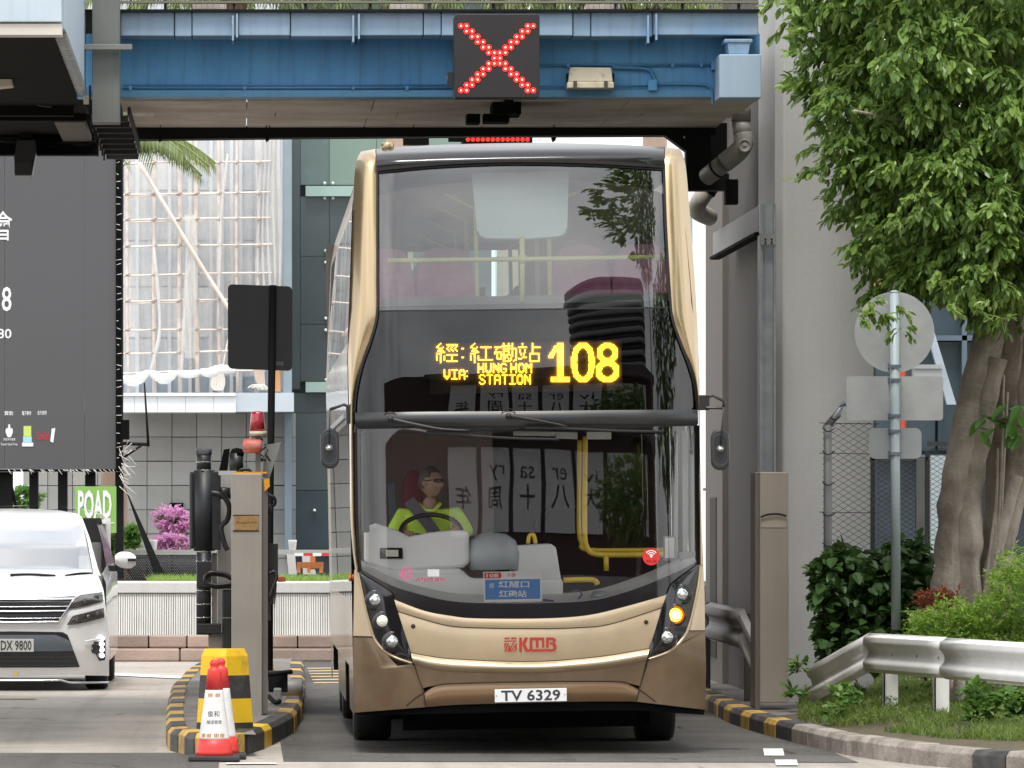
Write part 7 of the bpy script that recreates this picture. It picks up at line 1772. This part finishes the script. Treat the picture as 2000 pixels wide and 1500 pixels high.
# dark broad-leaved shrub
sb = thing('dark_shrub', 'dark glossy shrub between the pillar and the fig trunk', 'shrub', P(1700, 1290, 46))
lv = Leaves()
def in_shrub(px, py):
    top = 1290
    for (cx, cy, rx, ry) in ((1665, 1150, 75, 75), (1700, 1240, 105, 70), (1770, 1120, 60, 60), (1800, 1180, 60, 90), (1650, 1220, 50, 60)):
        if ((px - cx) / rx) ** 2 + ((py - cy) / ry) ** 2 < 1: return True
for i in range(700):
    px, py = R.uniform(1585, 1860), R.uniform(1030, 1300)
    if not in_shrub(px, py): continue
    clump(lv, P(px, py, R.uniform(45.5, 46.4)), .10, 14, .088, 'broad', .5)
lv.build('foliage', dark_leaf, sb)
k_ = 0
while k_ < 230:
    px, py = R.uniform(1585, 1860), R.uniform(1030, 1300)
    if not in_shrub(px, py): continue
    d = Vector((R.uniform(-1, 1), -.8, R.uniform(-.9, .5))); s = R.uniform(.075, .14); k_ += 1
    piece('leaf', bl_d, sb, P(px, py, R.uniform(45.3, 45.6)), orient(d, Vector((R.uniform(-.3, .3), -.5, 1))), (s, s, s))
m = MB()
for i in range(10):
    a_ = R.uniform(1620, 1830); m.tube(bez([P(1700 + (a_ - 1700) * .4, 1310, 46), P(a_, 1200, 46), P(a_ + R.uniform(-20, 20), 1120, 46)], 4), [.012] * 8 + [.006], 5)
m.build('stem', twig, sb)

# light green hedge
hd_ = thing('light_hedge', 'bright yellow green hedge below the fig trunk behind the white guard rail', 'hedge', P(1930, 1250, 43.2))
lv = Leaves()
for i in range(900):
    px = R.uniform(1785, 2060); top = 1185 - 120 * min(1, max(0, (px - 1880) / 110)) + 18 * math.sin(px * .06); py = top + (1268 - top) * R.random() ** .7
    if 1930 > px > 1840 and py < 1170: continue
    clump(lv, P(px, py, 43.3 + R.uniform(-.45, .5)), .10, 24, .036, 'small', .1)
lv.build('foliage', lime_leaf, hd_)
m = MB()
for i in range(16):
    a_ = R.uniform(1800, 2050); m.tube([P(a_, 1330, 43.3), P(a_ + R.uniform(-15, 15), 1200, 43.3)], .008, 5)
m.build('stem', twig, hd_)
du = thing('rust_shrub', 'dead rust brown twiggy clump beside the fig trunk foot', 'shrub', P(1820, 1200, 43.6)); lv = Leaves()
for i in range(46): clump(lv, P(1795 + R.uniform(0, 75), 1160 + R.uniform(0, 45), 43.7 + R.uniform(-.15, .15)), .07, 22, .04, 'small', -.1)
lv.build('foliage', rust_leaf, du)

# grass and weeds of the verge
def blades(L_, n, area, h, mat_kind='blade'):
    for _ in range(n):
        x, y, z = area(); hh = h * R.uniform(.5, 1.3); d = Vector((R.uniform(-.6, .6), R.uniform(-.6, .6), 1)).normalized(); w_ = .005
        b = len(L_.v); sd = Vector((R.uniform(-1, 1), R.uniform(-1, 1), 0)).normalized() * w_; p = Vector((x, y, z)); bend = Vector((d.x, d.y, 0)) * hh * .6
        L_.v += [p - sd, p + sd, p + d * hh * .55 + sd * .7, p + d * hh * .55 - sd * .7, p + d * hh + bend]
        L_.f += [[b, b + 1, b + 2, b + 3], [b + 3, b + 2, b + 4]]; r_ = R.random(); L_.r += [r_, r_]
gs_ = thing('verge_grass', 'short grass and weeds on the verge behind the stone kerb', 'grass', (5, 41, .1)); gs_['kind'] = 'stuff'
lv = Leaves()
def verge_xy():
    while True:
        px, py = R.uniform(1560, 2060), R.uniform(1320, 1470); Y_ = ground_y(py, .15); q = P(px, py, Y_)
        lim = 4.22 if Y_ > 42.6 else 4.22 + (42.6 - Y_) * .21 + max(0, 39.5 - Y_) * .25
        if q.x > lim + .10: return q.x, Y_, .13 + .10 * min(1, (q.x - lim) * .8)
def dense():
    while True:
        x, y, z = verge_xy()
        if noise.noise(Vector((x * 2.2, y * 2.2, 3))) > -.12: return x, y, z
blades(lv, 26000, dense, .075)
for i in range(420):
    x, y, z = verge_xy()
    if noise.noise(Vector((x * 1.7, y * 1.7, 8))) < .02: continue
    clump(lv, Vector((x, y, z + R.uniform(.03, .09))), .06, 10, .035, 'small', -.2)
lv.build('blades', grass_leaf, gs_)
for i, (px, py, lb) in enumerate(((1620, 1370, 'leafy weed growing under the bent end of the white guard rail'), (1655, 1340, 'taller pale weed leaning on the bent rail end'), (1960, 1370, 'large leafy weeds at the right edge below the white guard rail'), (1555, 1320, 'small weed at the foot of the tan box post'))):
    wd_ = thing('weed', lb, 'weed', P(px, py + 20, 43)); lv = Leaves(); n_ = (4, 4, 34, 4)[i]; spx = (28, 16, 70, 8)[i]
    for j in range(n_): clump(lv, P(px + R.uniform(-spx, spx), py + R.uniform(-25, 35), (42.3, 43, 40.6, 45.5)[i] + R.uniform(-.15, .15)), .10, 16, .065, 'broad', .2)
    lv.build('foliage', LEAF('weed_leaf', (.06, .15, .03), (.16, .30, .06), .35, .5), wd_)
m = MB()
for i in range(60):
    x, y, z = verge_xy(); m.tube([(x, y, z + .01), (x + R.uniform(-.06, .06), y + R.uniform(-.06, .06), z + .015)], .004, 4)
m.build('leaf_litter', M('litter', (.22, .13, .07), .9, var=.3), gs_)

# background planting, left
for i, (px, py, rx, ry, mt, Y_, nm, lb) in enumerate(((338, 1018, 32, 24, pink_leaf, 74.5, 'flower_bush', 'round pink flowering bush behind the roadside wall'), (335, 1062, 30, 14, pink_leaf, 74.2, 'flower_bush', 'low spread of pink flowers under the round flowering bush'),
        (205, 1062, 26, 30, bright_leaf, 74, 'green_bush', 'pale green bush under the lime green sign'), (50, 975, 30, 22, bright_leaf, 78, 'green_bush', 'bright green bush seen between the billboard legs'), (255, 1050, 16, 22, bright_leaf, 75, 'green_bush', 'small yellow green bush beside the billboard brace'))):
    fbs = thing(nm, lb, 'bush', P(px, py + ry, Y_)); lv = Leaves()
    for j in range(110):
        a_, b_ = R.uniform(-1, 1), R.uniform(-1, 1)
        if a_ * a_ + b_ * b_ > 1: continue
        clump(lv, P(px + a_ * rx, py + b_ * ry, Y_ + R.uniform(-.2, .2)), .09, 18, .06, 'small', .1)
    if mt is pink_leaf:
        l2_ = Leaves()
        for j in range(34): clump(l2_, P(px + R.uniform(-.8, 1.1) * rx, py + R.uniform(-.2, 1.1) * ry, Y_ + R.uniform(-.1, .2)), .09, 12, .06, 'small', .1)
        l2_.build('leaves', LEAF('grey_leaf', (.12, .14, .08), (.24, .25, .15), .3, .7), fbs)
    lv.build('foliage', mt, fbs)
gs2 = thing('planter_grass', 'bright grass on top of the roadside wall bed', 'grass', P(600, 1130, 67)); gs2['kind'] = 'stuff'; lv = Leaves()
blades(lv, 7000, lambda: (R.uniform(P(290, 0, 67).x, P(670, 0, 67).x), R.uniform(66.7, 69.5), .86 + R.uniform(0, .04)), .12); lv.build('blades', LEAF('lawn', (.14, .27, .04), (.28, .42, .08), .35, .6), gs2)

# palms beyond the bridge
def frond(L_, p, d, ln, n=38, w_=.5, droop=1.0):
    d = d.normalized(); pts = []
    for i in range(n + 1):
        t_ = i / n; pts.append(p + d * ln * t_ + Vector((0, 0, -droop * ln * .55 * t_ * t_)))
    for i in range(2, n):
        tdir = (pts[i + 1 if i < n else i] - pts[i - 1]).normalized(); sd = tdir.cross(Vector((0, 0, 1))).normalized()
        for s in (-1, 1):
            l_ = w_ * (1 - .55 * i / n); dd = (sd * s + tdir * .6 + Vector((0, 0, -.9 - R.uniform(0, .5)))).normalized(); b = len(L_.v); wd2 = tdir * .014
            q = pts[i]; L_.v += [q - wd2, q + wd2, q + dd * l_ * .6 + wd2 * .8, q + dd * l_ * .6 - wd2 * .8, q + dd * l_ + Vector((0, 0, -.04))]; L_.f += [[b, b + 1, b + 2, b + 3], [b + 3, b + 2, b + 4]]; r_ = R.random(); L_.r += [r_, r_]
    return pts
for i, (px, py, Y_, lb) in enumerate(((185, 235, 77, 'palm whose drooping frond hangs below the bridge at the left'), (780, -60, 62, 'palm crown above the bridge deck left of the red cross'), (1000, -60, 62, 'palm crown above the bridge deck behind the red cross'), (1280, 40, 66, 'palm with pinkish trunk rising behind the bus roof'))):
    pt = thing('palm_tree', lb, 'palm tree', (P(px, 0, Y_).x, Y_, 0)); lv = Leaves(); top = P(px, py, Y_); rc2 = MB()
    for j in range(13):
        a_ = j * 2.4; d = Vector((math.cos(a_), math.sin(a_), .75 if i else .5)); pts = frond(lv, top, d, 2.6 if i else 1.5, droop=1.0 if i else 1.5, w_=.55 if i else .5); rc2.tube(pts[::4], [.022 - .002 * k2 for k2 in range(len(pts[::4]))], 5)
    if i == 0:
        for dy, dz_, l_ in ((-.2, .22, 1.25), (.3, .10, 1.15), (-.5, .32, 1.0), (.1, .3, 1.35)): pts = frond(lv, P(238, 262, 76.5), Vector((1, dy, dz_)), l_, 44, .42, 1.05); rc2.tube(pts[::4], .012, 5)
    lv.build('fronds', palm_leaf, pt); rc2.build('frond_stalks', M('palm_stalk', (.20, .24, .08), .6), pt)
    tz = top.z; tk = MB(); tk.tube([(top.x + (0.35 if i == 0 else 0), Y_ + .3, 0), (top.x + (.2 if i == 0 else 0), Y_ + .2, tz * .5), tuple(top)], [.2, .17, .13], 14); tk.build('trunk', M('palm_trunk', (.42, .31, .24), .85, var=.15, scale=5), pt)

deck_palms()
# ---------------------------------------------------------------- the street behind the photographer (it shows in the bus glass)
hb_y = -22.0
hall = thing('brick_hall', 'red brick hall with overhanging roof behind the photographer, reflected in the windscreen', 'building', (8, hb_y, 0))
brick = M('hall_brick', (.075, .045, .04), .85, var=.15, scale=2)
m = MB(); m.box(-60, 44, hb_y - 14, hb_y, 0, 12.5); m.build('wall', brick, hall)
m = MB(); m.prism([(-7, hb_y + 2.5, 11.6), (14, hb_y + 3.5, 12.2), (46, hb_y + 2.5, 12.0), (46, hb_y + 2.5, 13.6), (14, hb_y + 3.5, 14.4), (-7, hb_y + 2.5, 12.4)], (0, -16, 0)); m.build('roof', M('hall_roof', (.10, .085, .085), .8), hall)
pan = M('banner_white', (.84, .85, .88), .8, var=.03); prn = M('banner_print', (.03, .03, .035), .8)
bx0, bwid = -5.5, 4.0
chars = '理大八十周年'
for i in range(8):
    x0 = 27.5 - (i + 1) * bwid; x1 = x0 + bwid - .55; m = MB(); m.box(x0, x1, hb_y + .25, hb_y + .35, 3.6, 11.0)
    bn = thing('hanging_banner', 'white cloth banner hung on the brick hall, %s from its right end' % ('first second third fourth fifth sixth seventh eighth ninth'.split()[i]), 'banner', ((x0 + x1) / 2, hb_y + .3, 3.6), 'banners on the brick hall')
    m.build('cloth', pan, bn)
    def face(q, c=((x0 + x1) / 2)): return Vector((2 * c - q.x, hb_y + .365, q.z))
    if i >= 2 and i - 2 < 6: text(chars[i - 2], 1.9, ((x0 + x1) / 2, 0, 6.8), prn, bn, 'lettering', .01, mirror_fn=face)
    w_ = [None, 'PolyU', 'Ann', 'iv', 'er', 'sa', 'ry', None, None][i]
    if w_: text(w_, 1.2 if i > 1 else 1.6, ((x0 + x1) / 2, 0, 8.8), prn if i > 1 else M('print_maroon', (.25, .02, .05), .8), bn, 'lettering', .0, min(3, .95 * len(w_)), mirror_fn=face)
m = MB(); m.box(-30, 50, hb_y + 3, hb_y + 3.3, 0, 1.0); tag(m.build('road_wall', concrete, at=(8, hb_y + 3, 0)), 'low concrete wall in front of the brick hall', 'wall')
# street trees on the right, outside the frame
for i, (x, y, zc, rr, lb) in enumerate(((11.0, 27.0, 15.8, 5.6, 'tall street tree right of the camera, reflected at the top of the bus screen'), (14.0, 32, 6.2, 4.2, 'second street tree right of the camera, nearer the hall'), (13, 2, 5.0, 3.2, 'dark street tree beside the brick hall'))):
    st_ = thing('street_tree', lb, 'tree', (x, y, 0)); lv = Leaves()
    for j in range(900 if i == 0 else 420):
        q = rv(); c = Vector((x, y, zc)) + Vector((q.x * rr, q.y * rr, q.z * rr * .8)); clump(lv, c, .55, 18, .30, 'fig', .6, Vector((x, y, zc)))
    lv.build('crown', fig_leaf, st_); limb([(x, y, 0), (x + .1, y, zc * .5), (x, y + .2, zc)], .28, .12).build('trunk', bark, st_)

# rounded balcony block further right, it shows as curved bands in the bus glass
cvb = thing('curved_block', 'rounded balcony tower rising behind the brick hall, reflected as curved bands in the bus glass', 'building', (22, -31, 0))
for j in range(8):
    z0 = 14.5 + j * 2.5; m = MB(); m.lathe([(9.4, z0), (9.4, z0 + 1.0)], (22, -31, 0), 48); m.build('balcony', M('balcony_grey', (.34, .32, .33), .7, var=.1), cvb)
    m = MB(); m.lathe([(8.7, z0 + 1.0), (8.7, z0 + 2.5)], (22, -31, 0), 48); m.build('glazing', M('block_glass', (.02, .022, .026), .2), cvb)
m = MB(); m.lathe([(9.2, 34.5), (9.2, 35.6), (0, 36)], (22, -31, 0), 48); m.build('roof', M('block_roof', (.10, .04, .06), .7), cvb)
